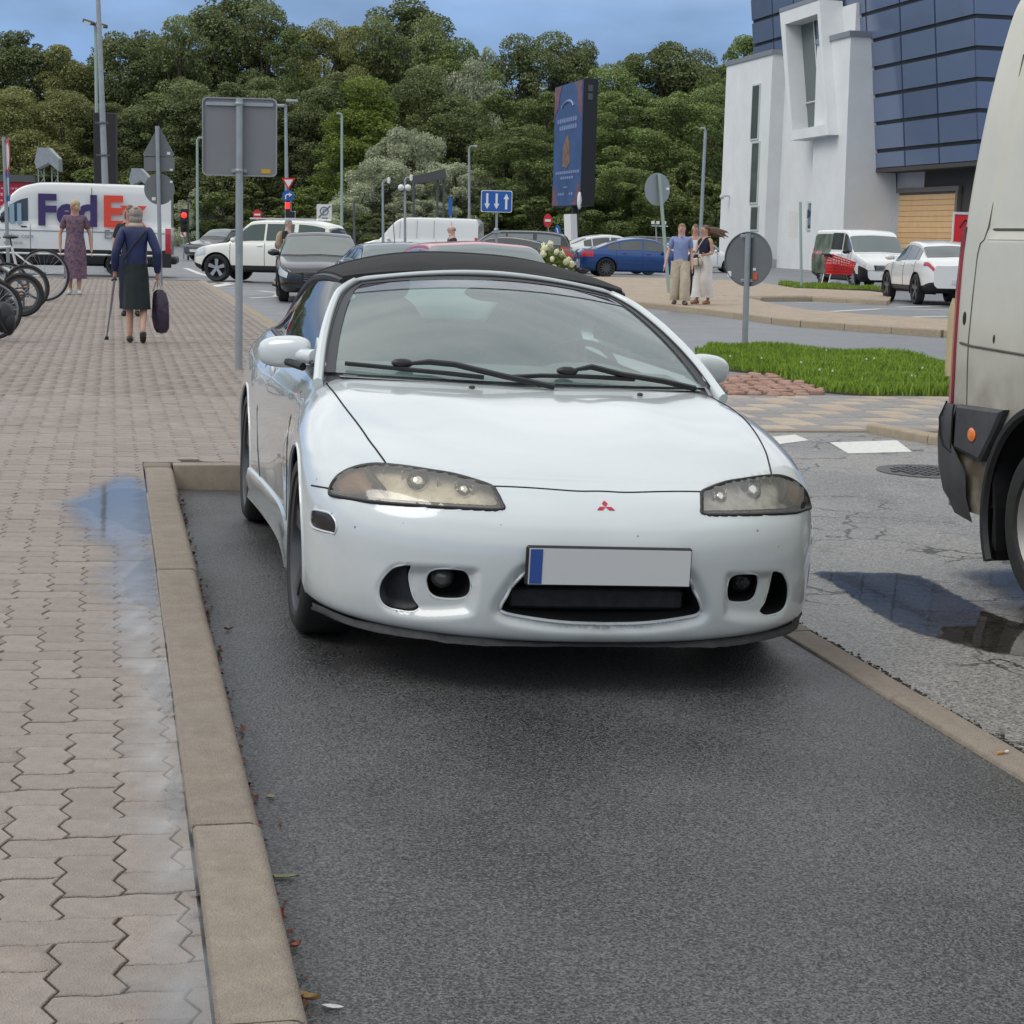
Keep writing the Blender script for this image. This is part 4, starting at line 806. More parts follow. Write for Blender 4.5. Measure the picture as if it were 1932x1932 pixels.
fr_ = At[0].copy(); fr_[:, 2] -= .02; mb.grid(np.array([At[0], fr_])); st = hp('soft_top', mb, M_CLOTH)
mb = MB(); Bt = At.copy(); Bt[:, :, 2] -= .012; Bt[:, :, 0] *= .985; mb.grid(Bt[:iR+1]); hp('headlining', mb, mat('headlining', (.34, .36, .35), .9), st)
mb = MB(); mb.grid(At[iR:iE+1, 8:25]); hp('rear_window', mb, glass('rear_window_glass', (.72, .96, .90), .35, .04, .02, True), st)
for k in (.33, .62):
    i = int(n_*k); mb = MB(); mb.tube(At[i]+[0, 0, -.004], .010, 6); hp('roof_bow_seam', mb, M_CLOTH, st)
for s in (-1, 1):
    rail = np.array([(s*(r[2]-.012), r[3], r[4]-.012) for r in rows if r[3] < 2.5]); m_ = len(rail)
    belt = np.array([(s*(.772+.014*math.sin(math.pi*k/(m_-1))), .50+(2.34-.50)*k/(m_-1), .912+.03*k/(m_-1)) for k in range(m_)]); ap = np.array([ws(s*1.045*rnd(t), t) for t in np.linspace(.02, 1, 9)])
    mb = MB(); mb.grid([[b*(1-t)+rl_*t+np.array([s*.02*4*t*(1-t), 0, 0]) for t in np.linspace(0, 1, 8)] for b, rl_ in zip(belt, rail)])
    mb.grid([[belt[0]*(1-t)+p*t for t in (0, 1)] for p in ap[::-1]]); hp('side_window', mb, M_SIDEG)
    mb = MB(); mb.tube(belt+np.array([s*.006, 0, .0]), .011, 6); mb.tube(rail+np.array([s*.012, 0, -.012]), .016, 6); hp('weatherstrip', mb, M_BLK, st)
mb = MB(); mb.grid([[ws(s*.94*rnd(t), t, .003) for s in sg_] for t in np.linspace(.845, .953, 4)]); hp('shade_band', mb, glass('shade_band_glass', (.42, .45, .56), .85, .20), wsh)
# --- cowl, wipers
cowl = []
for t, z in ((0, None), (1, None)):
    row = []
    for s in sg_:
        if t == 0: p = topz([(s*.745, np.interp(abs(s), [0, .27, .54, .81, 1], [.205, .212, .235, .28, .335]))])[0]-[0, 0, .014]
        else: p = ws(s*.98, .03)-np.array([0, .0, .012])
        row.append(p)
    cowl.append(row)
mb = MB(); mb.grid(cowl); hp('cowl_panel', mb, mat('grey_cowl', (.055, .055, .06), .6, var=.3, vscale=40, bump=.4, bscale=120))
def wiper(blade, arm, knob):
    wp = link('wiper', None, hero); mb = MB(); P = [ws(s, t, .020) for s, t in blade]; mb.tube(P, .0085, 6); mb.build('blade', M_BLK, wp)
    mb = MB(); mb.tube([ws(s, t, o) for s, t, o in arm], [.011]*(len(arm)-1)+[.006], 6); mb.build('arm', M_BLK, wp)
    mb = MB(); mb.sph(ws(knob[0], knob[1], .028), (.042, .02, .018), 12, 8); mb.build('clip', M_BLK, wp)
wiper([(-.90, .05), (-.75, .04), (-.55, .025), (-.40, .015), (-.24, .0)], [(.10, -.045, .02), (-.15, .0, .03), (-.38, .045, .042), (-.50, .065, .036), (-.60, .06, .028)], (-.63, .06))
wiper([(-.12, .01), (.05, .03), (.25, .035), (.45, .03), (.55, .025)], [(.88, -.04, .02), (.70, .0, .03), (.48, .035, .034), (.32, .065, .045), (.22, .06, .03)], (.19, .055))
for x in (-.24, .40):
    q = topz([(x, .16)])[0]; mb = MB(); mb.sph(q+[0, 0, .004], (.012, .014, .007), 8, 6); hp('washer_jet', mb, M_BLK)
# --- cabin
mb = MB(); mb.box((0, 1.35, .45), (1.30, 1.9, .06)); mb.box((0, 2.36, .68), (1.34, .08, .5)); mb.box((-.66, 1.3, .66), (.05, 1.9, .46)); mb.box((.66, 1.3, .66), (.05, 1.9, .46)); mb.box((0, .52, .62), (1.3, .05, .5)); hp('cabin_tub', mb, M_INT, smooth=False)
mb = MB(); mb.grid([[(s*.70, .33-.10*(1-s*s)+t*.55, .885+.030*t*math.sin(1.6*t)-.01*(t > .9)+.02*t*(1-s*s)) for s in np.linspace(-1, 1, 17)] for t in np.linspace(0, 1, 8)]); mb.grid([[(s*.70, .33-.10*(1-s*s)+.55+.04*t, .895-.35*t) for s in np.linspace(-1, 1, 17)] for t in np.linspace(0, 1, 3)]); mb.sph((.36, .83, .90), (.20, .13, .045), 14, 8); hp('dashboard', mb, M_DASH)
for s in (-1, 1):
    se = link('seat', None, hero, (s*.36, 1.45, .46)); mb = MB(); mb.sph((0, -.05, .10), (.25, .28, .12), 14, 8); mb.build('cushion', M_INT, se); mb = MB(); mb.sph((0, .26, .38), (.25, .11, .34), 14, 10); mb.build('backrest', M_INT, se); mb = MB(); mb.sph((0, .33, .74), (.14, .06, .10), 12, 8); mb.build('headrest', M_INT, se)
mb = MB(); mb.sph((0, 2.15, .80), (.62, .10, .22), 16, 10); hp('rear_bench', mb, M_INT)
mb = MB(); T3 = Matrix.Translation((.36, .98, .86)) @ Matrix.Rotation(R(-65), 4, 'X'); P = [T3 @ Vector((.18*math.cos(R(a)), .18*math.sin(R(a)), 0)) for a in range(0, 361, 15)]; mb.tube(P, .014, 8); mb.tube([T3 @ Vector((-.17, 0, 0)), T3 @ Vector((.17, 0, 0))], .018, 6); mb.tube([T3 @ Vector((0, 0, 0)), T3 @ Vector((0, -.17, 0))], .018, 6); hp('steering_wheel', mb, M_BLK)
mb = MB(); mb.sph((0, 1.02, 1.20), (.12, .018, .035), 14, 8); hp('rear_view_mirror', mb, M_BLK)
# ================================================================ trees and grass
def leaf_mat(name, c, var=.45, trans=.3):
    m = bpy.data.materials.new(name); m.use_nodes = True; MATS[name] = m; t = m.node_tree; b = t.nodes['Principled BSDF']; ln = t.links.new
    ge = t.nodes.new('ShaderNodeNewGeometry'); oi = t.nodes.new('ShaderNodeObjectInfo')
    r = t.nodes.new('ShaderNodeValToRGB'); a = r.color_ramp.elements; a[0].color = (c[0]*(1-var), c[1]*(1-var*.9), c[2]*(1-var*.6), 1); a[1].color = (c[0]*(1+var), c[1]*(1+var*.85), c[2]*(1+var*.7), 1)
    ln(ge.outputs['Random Per Island'], r.inputs[0])
    co = t.nodes.new('ShaderNodeTexCoord'); n = t.nodes.new('ShaderNodeTexNoise'); n.inputs['Scale'].default_value = 3.2; n.inputs['Detail'].default_value = 3; ln(co.outputs['Object'], n.inputs['Vector'])
    ad = t.nodes.new('ShaderNodeMath'); ad.operation = 'MULTIPLY_ADD'; ln(oi.outputs['Random'], ad.inputs[0]); ad.inputs[1].default_value = .35; ln(n.outputs['Fac'], ad.inputs[2])
    mr = t.nodes.new('ShaderNodeMapRange'); mr.inputs[1].default_value = .3; mr.inputs[2].default_value = 1.05; mr.inputs[3].default_value = .6; mr.inputs[4].default_value = 1.5; ln(ad.outputs[0], mr.inputs[0])
    sc = t.nodes.new('ShaderNodeVectorMath'); sc.operation = 'SCALE'; ln(r.outputs[0], sc.inputs[0]); ln(mr.outputs[0], sc.inputs['Scale'])
    ln(sc.outputs[0], b.inputs['Base Color']); b.inputs['Roughness'].default_value = .55; b.inputs['Specular IOR Level'].default_value = .35
    tl = t.nodes.new('ShaderNodeBsdfTranslucent'); ln(sc.outputs[0], tl.inputs[0]); mx = t.nodes.new('ShaderNodeMixShader'); mx.inputs[0].default_value = trans
    o = t.nodes['Material Output']; ln(b.outputs[0], mx.inputs[1]); ln(tl.outputs[0], mx.inputs[2]); ln(mx.outputs[0], o.inputs[0]); return m
LEAF = {'dark': leaf_mat('leaf_dark_olive', (.16, .195, .075)), 'mid': leaf_mat('leaf_mid_green', (.175, .23, .072)), 'bright': leaf_mat('leaf_bright_green', (.14, .19, .035)), 'silver': leaf_mat('leaf_silver_willow', (.42, .46, .30), .35), 'yellow': leaf_mat('leaf_yellow_green', (.22, .235, .08)), 'hedge': leaf_mat('leaf_shrub', (.15, .19, .055))}
M_BARK = mat('bark', (.07, .058, .045), .9, var=.4, vscale=5, bump=.5, bscale=12)
def quads_mesh(name, C, N_, size, m, aspect=.62, seed=0):
    rg = np.random.RandomState(seed); n = len(C); N_ = N_/np.linalg.norm(N_, axis=1)[:, None]
    a = rg.normal(size=(n, 3)); a -= N_*(a*N_).sum(1)[:, None]; a /= np.linalg.norm(a, axis=1)[:, None]; b = np.cross(N_, a); s = (size*rg.uniform(.6, 1.35, n))[:, None]
    V = np.stack([C-a*s, C+b*s*aspect+N_*s*.18, C+a*s, C-b*s*aspect+N_*s*.18], 1).reshape(-1, 3)
    me = bpy.data.meshes.new(name); me.vertices.add(4*n); me.vertices.foreach_set('co', V.ravel()); me.loops.add(4*n); me.loops.foreach_set('vertex_index', np.arange(4*n)); me.polygons.add(n)
    me.polygons.foreach_set('loop_start', np.arange(n)*4); me.polygons.foreach_set('loop_total', np.full(n, 4)); me.update(calc_edges=True); me.materials.append(m); return me
def crown(seed, n=52000, nclump=95, wide=.30, low=.10, size=.017, pointed=0., droop=0.):
    rg = np.random.RandomState(seed); C = []
    while len(C) < nclump:
        t = rg.uniform(0, 1); z = low+(1-low)*t; env = wide*(math.sin(math.pi*min(1, (t*.86+.14)))**.55)*(1-pointed*t); a = rg.uniform(0, 2*math.pi); q = math.sqrt(rg.uniform(.12, 1))*env*rg.uniform(.75, 1.12); C.append((q*math.cos(a), q*math.sin(a), z-.04, rg.uniform(.028, .062)*(1-.3*t)*(1+1.1*(rg.rand() < .3))))
    C = np.array(C); w = C[:, 3]**2; idx = rg.choice(len(C), n, p=w/w.sum()); d = rg.normal(size=(n, 3)); d /= np.linalg.norm(d, axis=1)[:, None]; d[:, 2] = np.where(rg.rand(n) < .45, np.abs(d[:, 2]), d[:, 2])
    rad = C[idx, 3]*rg.uniform(.45, 1.08, n)**.6; P = C[idx, :3]+d*rad[:, None]*np.array([1.15, 1.15, .85]); P[:, 2] -= droop*(rg.rand(n)**2)*.08
    Nn = d*.7+rg.normal(size=(n, 3))*.85+np.array([0, 0, .4]); P[:, 2] = np.clip(P[:, 2], .01, 1.03); return P, Nn, C
CROWNS = {}
def crown_for(kind, k):
    key = (kind, k)
    if key not in CROWNS:
        kw = dict(dark=dict(wide=.24), mid=dict(wide=.27, low=.06), bright=dict(wide=.30, pointed=.55, low=.04), silver=dict(wide=.42, low=.02, droop=1, size=.011, n=32000), yellow=dict(wide=.28), hedge=dict(wide=.5, low=.0, size=.015, n=20000, nclump=60))[kind]
        kw = dict(kw); sz = kw.pop('size', .0062); P, Nn, C = crown(100+k*17+sum(map(ord, kind)), **kw); CROWNS[key] = (quads_mesh('crown', P, Nn, sz, LEAF[kind], .45 if kind == 'silver' else .62, k), C)
        mb = MB(); rg = random.Random(k); top = C[np.argmax(C[:, 2])]
        mb.tube([(0, 0, -.02), (.004, .002, .12), (-.004, .003, .4), (top[0]*.5, top[1]*.5, .8)], [.019, .014, .010, .003], 7)
        for c in C[::4]:
            zb = max(.05, c[2]-rg.uniform(.12, .3)); mb.tube([(0, 0, zb), (c[0]*.55, c[1]*.55, zb+(c[2]-zb)*.6), tuple(c[:3])], [.007, .0045, .0015], 5)
        CROWNS[key] += (mb.mesh('trunk', M_BARK),)
    return CROWNS[key]
rt = random.Random(21); tree_n = [0]
TL = {'dark': 'dark olive leafy tree', 'mid': 'mid green leafy tree', 'bright': 'bright green pointed tree', 'silver': 'silvery grey green willow bush', 'yellow': 'yellowish green leafy tree', 'hedge': 'low dark green shrub'}
def tree(u, v, Y, wpx, kind, where, name=None, base=None):
    P = at(u, v, Y); zb = .0 if Y < 152 else min(.6, (Y-152)*.0055); h = P[2]-zb; k = rt.randrange(3); me, C, tm = crown_for(kind, k); w0 = {'dark': .50, 'mid': .54, 'bright': .5, 'silver': .84, 'yellow': .56, 'hedge': 1.}[kind]
    wm = wpx*1.16*Y/F; sx = wm/w0; t = thing(name or ('shrub' if kind in ('silver', 'hedge') else 'tree'), (P[0], P[1], zb), rt.uniform(0, 6.28), TL[kind]+' '+where, 'shrub' if kind in ('silver', 'hedge') else 'tree', 'trees and shrubs along the far side of the junction')
    o = link('crown', me, t); o.scale = (sx, sx, h); q = link('trunk', tm, t); q.scale = (h*.9, h*.9, h); tree_n[0] += 1; return t
# far belt: (u, top v, distance, width, kind, where)
for a in [(-40, 75, 178, 190, 'yellow', 'cut by the left edge of the photo'), (45, 52, 176, 190, 'dark', 'behind the red billboard at the far left'), (118, 84, 172, 150, 'yellow', 'left of the tall floodlight mast'), (178, 100, 180, 150, 'bright', 'in the low gap behind the floodlight mast'), (232, 52, 174, 170, 'dark', 'just right of the floodlight mast'), (285, 50, 179, 160, 'dark', 'above the triangular sign back'),
          (338, 40, 172, 150, 'dark', 'between the triangular sign and the big square sign'), (385, 2, 177, 190, 'dark', 'rising above the left corner of the big square sign'), (445, -25, 182, 230, 'dark', 'tallest of the left group, above the big square sign'), (505, 20, 175, 170, 'dark', 'above the right corner of the big square sign'), (556, 52, 170, 150, 'mid', 'above the lamp post with the give way sign'), (612, 46, 176, 170, 'yellow', 'left of centre beyond the slim green lamp post'),
          (668, 48, 180, 160, 'yellow', 'behind the bright pointed tree'), (715, 40, 178, 150, 'dark', 'left shoulder of the tallest tree'), (758, -14, 184, 230, 'dark', 'tallest in the middle of the wood'), (812, 40, 176, 150, 'dark', 'right shoulder of the tallest middle tree'), (868, 66, 172, 170, 'mid', 'over the white van without windows'), (925, 78, 178, 160, 'silver', 'tall and pale above the lane sign'), (985, 74, 174, 170, 'dark', 'left of the advertising screen'),
          (1045, 68, 178, 170, 'dark', 'just above the advertising screen'), (1098, 66, 180, 130, 'dark', 'narrow and upright behind the advertising screen'), (1150, 112, 172, 170, 'mid', 'right of the advertising screen'), (1205, 92, 178, 170, 'mid', 'above the tilted round sign'), (1262, 74, 176, 200, 'dark', 'round crowned above the walking couple'), (1318, 102, 180, 150, 'dark', 'dipping beside the white building'), (1362, 112, 172, 140, 'mid', 'touching the corner of the white building'), (1412, 62, 182, 160, 'mid', 'rising behind the white building')]: tree(*a)
for a in [(20, 170, 158, 190, 'yellow', 'low at the far left above the billboard'), (120, 160, 156, 180, 'yellow', 'above the parcel van cab'), (215, 190, 157, 170, 'dark', 'behind the black screen panel'), (290, 170, 156, 160, 'dark', 'behind the triangular sign back'), (360, 160, 158, 170, 'dark', 'left of the square sign pole'), (430, 150, 156, 180, 'dark', 'right behind the square sign'), (505, 140, 158, 170, 'dark', 'right of the square sign'), (575, 190, 156, 150, 'dark', 'behind the give way sign'),
          (640, 130, 158, 180, 'dark', 'left of the bright pointed tree'), (800, 130, 158, 190, 'dark', 'above the silver willows'), (870, 170, 156, 180, 'dark', 'right of the silver willows'), (890, 112, 165, 190, 'silver', 'large and pale left of the screen'), (960, 160, 150, 190, 'mid', 'behind the lane arrows sign'), (1030, 170, 148, 160, 'mid', 'left edge of the advertising screen'),
          (1105, 190, 152, 190, 'mid', 'behind the advertising screen'), (1165, 170, 146, 190, 'mid', 'right beside the advertising screen'), (1230, 180, 148, 190, 'mid', 'behind the tilted round sign'), (1290, 165, 146, 180, 'mid', 'behind the couple'), (1345, 150, 150, 150, 'mid', 'beside the white wall')]: tree(*a)
for a in [(690, 152, 145, 190, 'bright', 'standing before the dark wood, left of centre'), (770, 232, 140, 170, 'silver', 'taller of two in the middle'), (735, 292, 136, 190, 'silver', 'front and lower in the middle'), (862, 300, 138, 170, 'silver', 'right of the truss gantry'), (650, 372, 134, 150, 'silver', 'low behind the no parking sign'), (795, 372, 134, 160, 'silver', 'low behind the camera post'), (925, 350, 136, 150, 'hedge', 'behind the lane arrows sign'), (420, 322, 140, 150, 'hedge', 'left of the white off roader'), (480, 340, 141, 160, 'hedge', 'over the white off roader roof'),
          (385, 350, 142, 110, 'silver', 'small by the red signal'), (590, 350, 140, 150, 'hedge', 'beside the traffic lights'), (540, 395, 138, 140, 'hedge', 'under the give way sign'), (270, 330, 150, 190, 'hedge', 'behind the parcel van rear'), (160, 310, 150, 190, 'hedge', 'over the parcel van roof'), (60, 320, 150, 190, 'hedge', 'behind the red billboard'), (340, 400, 146, 130, 'hedge', 'behind the chevron post'),
          (1000, 230, 138, 180, 'mid', 'thick and low left of the screen post'), (1010, 370, 134, 170, 'hedge', 'behind the no entry sign'), (1095, 350, 134, 180, 'hedge', 'under the advertising screen'), (1160, 300, 134, 180, 'mid', 'low to the right of the screen post'), (1235, 330, 134, 180, 'hedge', 'behind the tilted sign pole'), (1305, 300, 136, 170, 'hedge', 'behind the walking couple'), (1352, 330, 138, 130, 'hedge', 'against the white wall foot'), (705, 400, 132, 130, 'hedge', 'by the low railing')]: tree(*a)
# dark understorey closing the wood
def leafy_mass(name, boxes, n, size, m, seed, **k):
    rg = np.random.RandomState(seed); P = []
    for (x0, x1, y0, y1, h) in boxes:
        q = int(n*(x1-x0)/sum(b[1]-b[0] for b in boxes)); x = rg.uniform(x0, x1, q); hh = h*(1+.16*np.sin(x*.35)+.1*np.sin(x*.9+1)); P.append(np.column_stack([x, rg.uniform(y0, y1, q), rg.uniform(.1, 1, q)**.7*hh]))
    P = np.vstack(P); return link(name, quads_mesh(name, P, rg.normal(size=P.shape)+[0, -.5, .7], size, m, .65, seed), None, kind='stuff', **k)
leafy_mass('woodland', [(-75, 62, 186, 204, 15.)], 90000, .3, LEAF['dark'], 5, label='dark mass of woodland filling the gaps behind the roadside trees')
# --- grass island and small green by the parking
def grass_patch(name, poly, n, hmin, hmax, m, label, zb=.02, seed=3):
    rg = np.random.RandomState(seed); Pp = [tuple(gp(*p)[:2]) for p in poly]; xs = [p[0] for p in Pp]; ys = [p[1] for p in Pp]; X = rg.uniform(min(xs), max(xs), n*3); Y = rg.uniform(min(ys), max(ys), n*3)
    k = insidePoly(X, Y, Pp); X, Y = X[k][:n], Y[k][:n]; n = len(X); a = rg.uniform(0, 6.28, n); cl = .55+.9*(np.sin(X*3.1+Y*1.7)*np.sin(Y*2.3-X)+1)/2; h = rg.uniform(hmin, hmax, n)*cl; w = .006+.006*rg.rand(n); lean = rg.uniform(.1, .6, n)*h; b = rg.uniform(0, 6.28, n)
    B = np.column_stack([X, Y, np.full(n, zb)]); dx = np.column_stack([np.cos(a)*w, np.sin(a)*w, np.zeros(n)]); tip = B+np.column_stack([np.cos(b)*lean, np.sin(b)*lean, h]); midp = B+np.column_stack([np.cos(b)*lean*.3, np.sin(b)*lean*.3, h*.6])
    V = np.stack([B-dx, B+dx, midp+dx*.7, tip, midp-dx*.7], 1).reshape(-1, 3); me = bpy.data.meshes.new(name); me.vertices.add(5*n); me.vertices.foreach_set('co', V.ravel()); me.loops.add(5*n); me.loops.foreach_set('vertex_index', np.arange(5*n)); me.polygons.add(n); me.polygons.foreach_set('loop_start', np.arange(n)*5); me.polygons.foreach_set('loop_total', np.full(n, 5)); me.update(calc_edges=True); me.materials.append(m)
    return link(name, me, None, kind='stuff', label=label)
M_GRASS = leaf_mat('grass_blades', (.20, .31, .04), .5, .35)
GI = [(1312, 672), (1340, 658), (1420, 657), (1480, 662), (1560, 668), (1640, 672), (1720, 680), (1800, 694), (1880, 705), (1900, 752), (1790, 751), (1650, 750), (1560, 742), (1500, 722), (1440, 707), (1370, 700), (1330, 690)]
gpoly = [gp(*p)[:2] for p in GI]; facet('grass_bed', gpoly, -.01, M_SOIL, .03)
grass_patch('grass', GI, 46000, .03, .11, M_GRASS, 'lush green grass island between the two roads')
GP2 = [(1468, 541), (1540, 543), (1640, 549), (1690, 556), (1640, 553), (1540, 551), (1480, 547)]
facet('grass_bed', [gp(*p)[:2] for p in GP2], -.01, M_SOIL, .12); grass_patch('grass', GP2, 7000, .04, .12, M_GRASS, 'small strip of grass beside the red shopping trolley', .11, 5)
# clover flowers, weeds, tall stems
rgw = np.random.RandomState(9); mb = MB()
for _ in range(14):
    u = rgw.uniform(1340, 1780); v = rgw.uniform(672, 735); p = gp(u, v); 
    if insidePoly(np.array([p[0]]), np.array([p[1]]), [tuple(q) for q in gpoly])[0]: mb.sph((p[0], p[1], rgw.uniform(.12, .2)), .012, 6, 4)
mb.build('clover_flowers', mat('clover_white', (.6, .6, .52), .8), kind='stuff', label='tiny white clover heads dotted through the grass island')
# ================================================================ white building with blue glass
M_WALL = mat('white_render', (.70, .72, .72), .8, var=.05, vscale=.7, bump=.15, bscale=40); M_WALLG = mat('grey_render', (.43, .44, .45), .8, var=.06, vscale=.8, bump=.15, bscale=40); M_COP = mat('metal_coping', (.30, .32, .34), .45, .6)
M_BLUE = mat('blue_glass', (.115, .155, .25), .12, .0, spec=.8, rand=.10, rvar=.05, rscale=.6); M_MULL = mat('dark_mullion', (.012, .016, .022), .5); M_WIN = mat('window_glass_grey', (.09, .115, .115), .08, spec=.9); M_FRM = mat('window_frame_white', (.55, .58, .57), .5)
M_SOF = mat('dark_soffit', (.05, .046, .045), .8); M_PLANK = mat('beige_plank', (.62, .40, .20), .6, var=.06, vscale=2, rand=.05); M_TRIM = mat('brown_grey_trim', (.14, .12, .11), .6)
bld = thing('building', GL, YAW, 'white angular building with slanted blue glass front at the right', 'building')
def bu(u, v, xg):                             # pixel on a wall plane x = xg of the street grid -> (y, z)
    d = ray(u, v); c, s = math.cos(YAW), math.sin(YAW); ox, oy = tg((0, 0)); dx, dy = c*d[0]+s*d[1], -s*d[0]+c*d[1]; t = (xg-ox)/dx; return oy+dy*t, CAMH+d[2]*t
def by(u, v, yg):                             # pixel on a wall plane y = yg -> (x, z)
    d = ray(u, v); c, s = math.cos(YAW), math.sin(YAW); ox, oy = tg((0, 0)); dx, dy = c*d[0]+s*d[1], -s*d[0]+c*d[1]; t = (yg-oy)/dy; return ox+dx*t, CAMH+d[2]*t
def slab(name, x0, x1, y0, y1, z0, z1, m, parent=None, lean=None):
    mb = MB(); mb.box(((x0+x1)/2, (y0+y1)/2, (z0+z1)/2), (abs(x1-x0), abs(y1-y0), abs(z1-z0))); return mb.build(name, m, parent or bld, smooth=False)
X1 = 35.8
ya, za = bu(1371, 125, X1); yb, _ = bu(1449, 300, X1); X2 = by(1474, 300, yb)[0]; z1 = za
b1 = slab('wall', X1, X1+12, yb, ya, -.3, z1, M_WALL); slab('coping', X1-.08, X1+12.1, yb-.08, ya+.08, z1, z1+.28, M_COP, b1); slab('plinth', X1-.03, X1+11, yb-.03, ya+.02, -.3, .5, M_WALLG, b1)
# tall narrow window strip
for (u0, u1, va, vb) in ((1421, 1436, 160, 265), (1420, 1435, 268, 385), (1418, 1433, 388, 436), (1417, 1430, 440, 470)):
    y0, zt_ = bu(u0, va, X1); y1, _ = bu(u1, va, X1); _, zb_ = bu(u0, vb, X1); w = link('window', None, b1)
    bpy.data.objects.remove(w); mb = MB(); mb.box((X1-.01, (y0+y1)/2, (zt_+zb_)/2), (.1, abs(y0-y1), zt_-zb_)); w = mb.build('window', M_FRM, b1, smooth=False)
    mb = MB(); mb.box((X1-.045, (y0+y1)/2, (zt_+zb_)/2), (.05, abs(y0-y1)-.25, zt_-zb_-.2)); mb.build('pane', M_WIN, w, smooth=False)
# middle block with projecting framed window
yc2, _ = bu(1606, 200, X2); z2 = bu(1500, 40, X2)[1]
b2 = slab('wall', X2, X2+10, yc2, yb+.6, -.3, z2, M_WALL)
XF = X2-1.3
def quad3(u, v, x): y, z = bu(u, v, x); return (x, y, z)
fo = [quad3(1471, 24, XF), quad3(1546, -1, XF), quad3(1563, 254, XF), quad3(1491, 265, XF)]; fi = [quad3(1481, 46, XF), quad3(1542, 26, XF), quad3(1557, 234, XF), quad3(1495, 247, XF)]
back = lambda P, d: [(p[0]+d, p[1], p[2]) for p in P]
mb = MB(); fb = back(fo, 1.32); ib = back(fi, .95)
mb.add(fo+fi, [(i, (i+1) % 4, 4+(i+1) % 4, 4+i) for i in range(4)]); mb.add(fo+fb, [(i, 4+i, 4+(i+1) % 4, (i+1) % 4) for i in range(4)]); mb.add(fi+ib, [(i, (i+1) % 4, 4+(i+1) % 4, 4+i) for i in range(4)]); fr = mb.build('window_frame', M_WALL, b2, smooth=False, fixn=True)
mb = MB(); mb.add(ib, [(0, 1, 2, 3)]); mb.build('pane', M_WIN, fr, smooth=False)
ic = np.array(ib); mb = MB(); L_ = lambda a, b, t: ic[a]*(1-t)+ic[b]*t-[.05, 0, 0]
mb.tube([L_(0, 3, .74), L_(1, 2, .74)], .06, 4); mb.tube([L_(0, 1, .80), L_(3, 2, .80)], .05, 4); mb.tube([L_(0, 3, .995), L_(1, 2, .995)], .09, 4); mb.tube([L_(0, 1, .42), L_(3, 2, .42)], .05, 4); mb.build('mullions', M_FRM, fr, smooth=False)
mb = MB(); mb.add([(p[0]-.03, p[1], p[2]) for p in (fo[0], fo[1])]+[(p[0]-.03, p[1], p[2]+.22) for p in (fo[0], fo[1])]+[(p[0]+1.4, p[1], p[2]+.22) for p in (fo[0], fo[1])], [(0, 1, 3, 2), (2, 3, 5, 4)]); mb.build('coping', M_COP, fr, smooth=False)
# tapered pier
YP = bu(1608, 300, X2-.35)[0]
pl0, zt0 = by(1605, 72, YP); pr0, _ = by(1678, 70, YP); plm, _ = by(1590, 455, YP); prm, _ = by(1696, 455, YP); zl = by(1590, 455, YP)[1]; ztop = by(1640, 70, YP)[1]
sl = (pl0-plm)/(ztop-zl); sr = (pr0-prm)/(ztop-zl)
PLp = [(plm-sl*(zl+.3), -.3), (prm-sr*(zl+.3), -.3), (pr0, ztop), (pl0, ztop)]
mb = MB(); mb.prism([(p[0], p[1]) for p in PLp], YP, YP+4.6, 'xz'); pier = mb.build('pier', [M_WALL, M_WALLG], bld, smooth=False)
mb = MB(); mb.box(((pl0+pr0)/2, YP+2.3, ztop+.14), (pr0-pl0+.2, 4.8, .28)); mb.build('coping', M_COP, pier, smooth=False)
# small windows at the foot of the middle block
for (u0, u1, va, vb, sg) in ((1525, 1558, 380, 435, 1), (1567, 1579, 380, 470, 0), (1531, 1558, 440, 480, 0)):
    y0, zt_ = bu(u0, va, X2); y1, _ = bu(u1, va, X2); _, zb_ = bu(u0, vb, X2); mb = MB(); mb.box((X2-.01, (y0+y1)/2, (zt_+zb_)/2), (.12, abs(y0-y1), zt_-zb_)); w = mb.build('window', M_FRM, b2, smooth=False)
    mb = MB(); mb.box((X2-.05, (y0+y1)/2, (zt_+zb_)/2), (.06, abs(y0-y1)*.78, (zt_-zb_)*.86)); mb.build('pane', M_WIN, w, smooth=False)
    if sg:
        mb = MB(); mb.box((X2-.09, (y0+y1)/2, zt_-.75), (.03, abs(y0-y1)*.76, 1.15)); sgn = mb.build('sign_board', mat('slate_sign', (.17, .20, .26), .5), w, smooth=False)
        mb = MB(); 
        for q in range(7): mb.box((X2-.11, (y0+y1)/2+.95-q*.27, zt_-.7), (.02, .19, .34 if q % 3 else .48))
        mb.build('lettering', mat('sign_navy', (.02, .035, .12), .5), w, smooth=False)
# canted glass front: panels one by one
XG = X2+1.0; LEAN = .10
YC, zbt = bu(1846, 303, XG); rowh = (bu(1846, 58, XG)[1]-bu(1846, 116, XG)[1])
zlow = zbt+rowh*.62; ys = [YC]; 
for u in (1782, 1717, 1654, 1590, 1520, 1480, 1440): ys.append(bu(u, 150, XG)[0])
yend = ys[-1]; rowsz = [zbt, zlow]+[zlow+rowh*k for k in range(1, 9)]
gf = link('glass_front', None, bld); bpy.data.objects.remove(gf)
mb = MB(); tl_ = rowsz[-1]-zbt
mb.add([(XG+.12, YC, zbt), (XG+.12-LEAN*tl_, YC, rowsz[-1]), (XG+.12-LEAN*tl_, yend, rowsz[-1]), (XG+.12, yend, zbt), (XG+14, YC, zbt), (XG+14, YC, rowsz[-1]), (XG+14, yend, rowsz[-1]), (XG+14, yend, zbt)], [(0, 1, 2, 3), (0, 4, 5, 1), (3, 2, 6, 7), (0, 3, 7, 4), (1, 5, 6, 2)]); gf = mb.build('glass_front', M_MULL, bld, smooth=False)
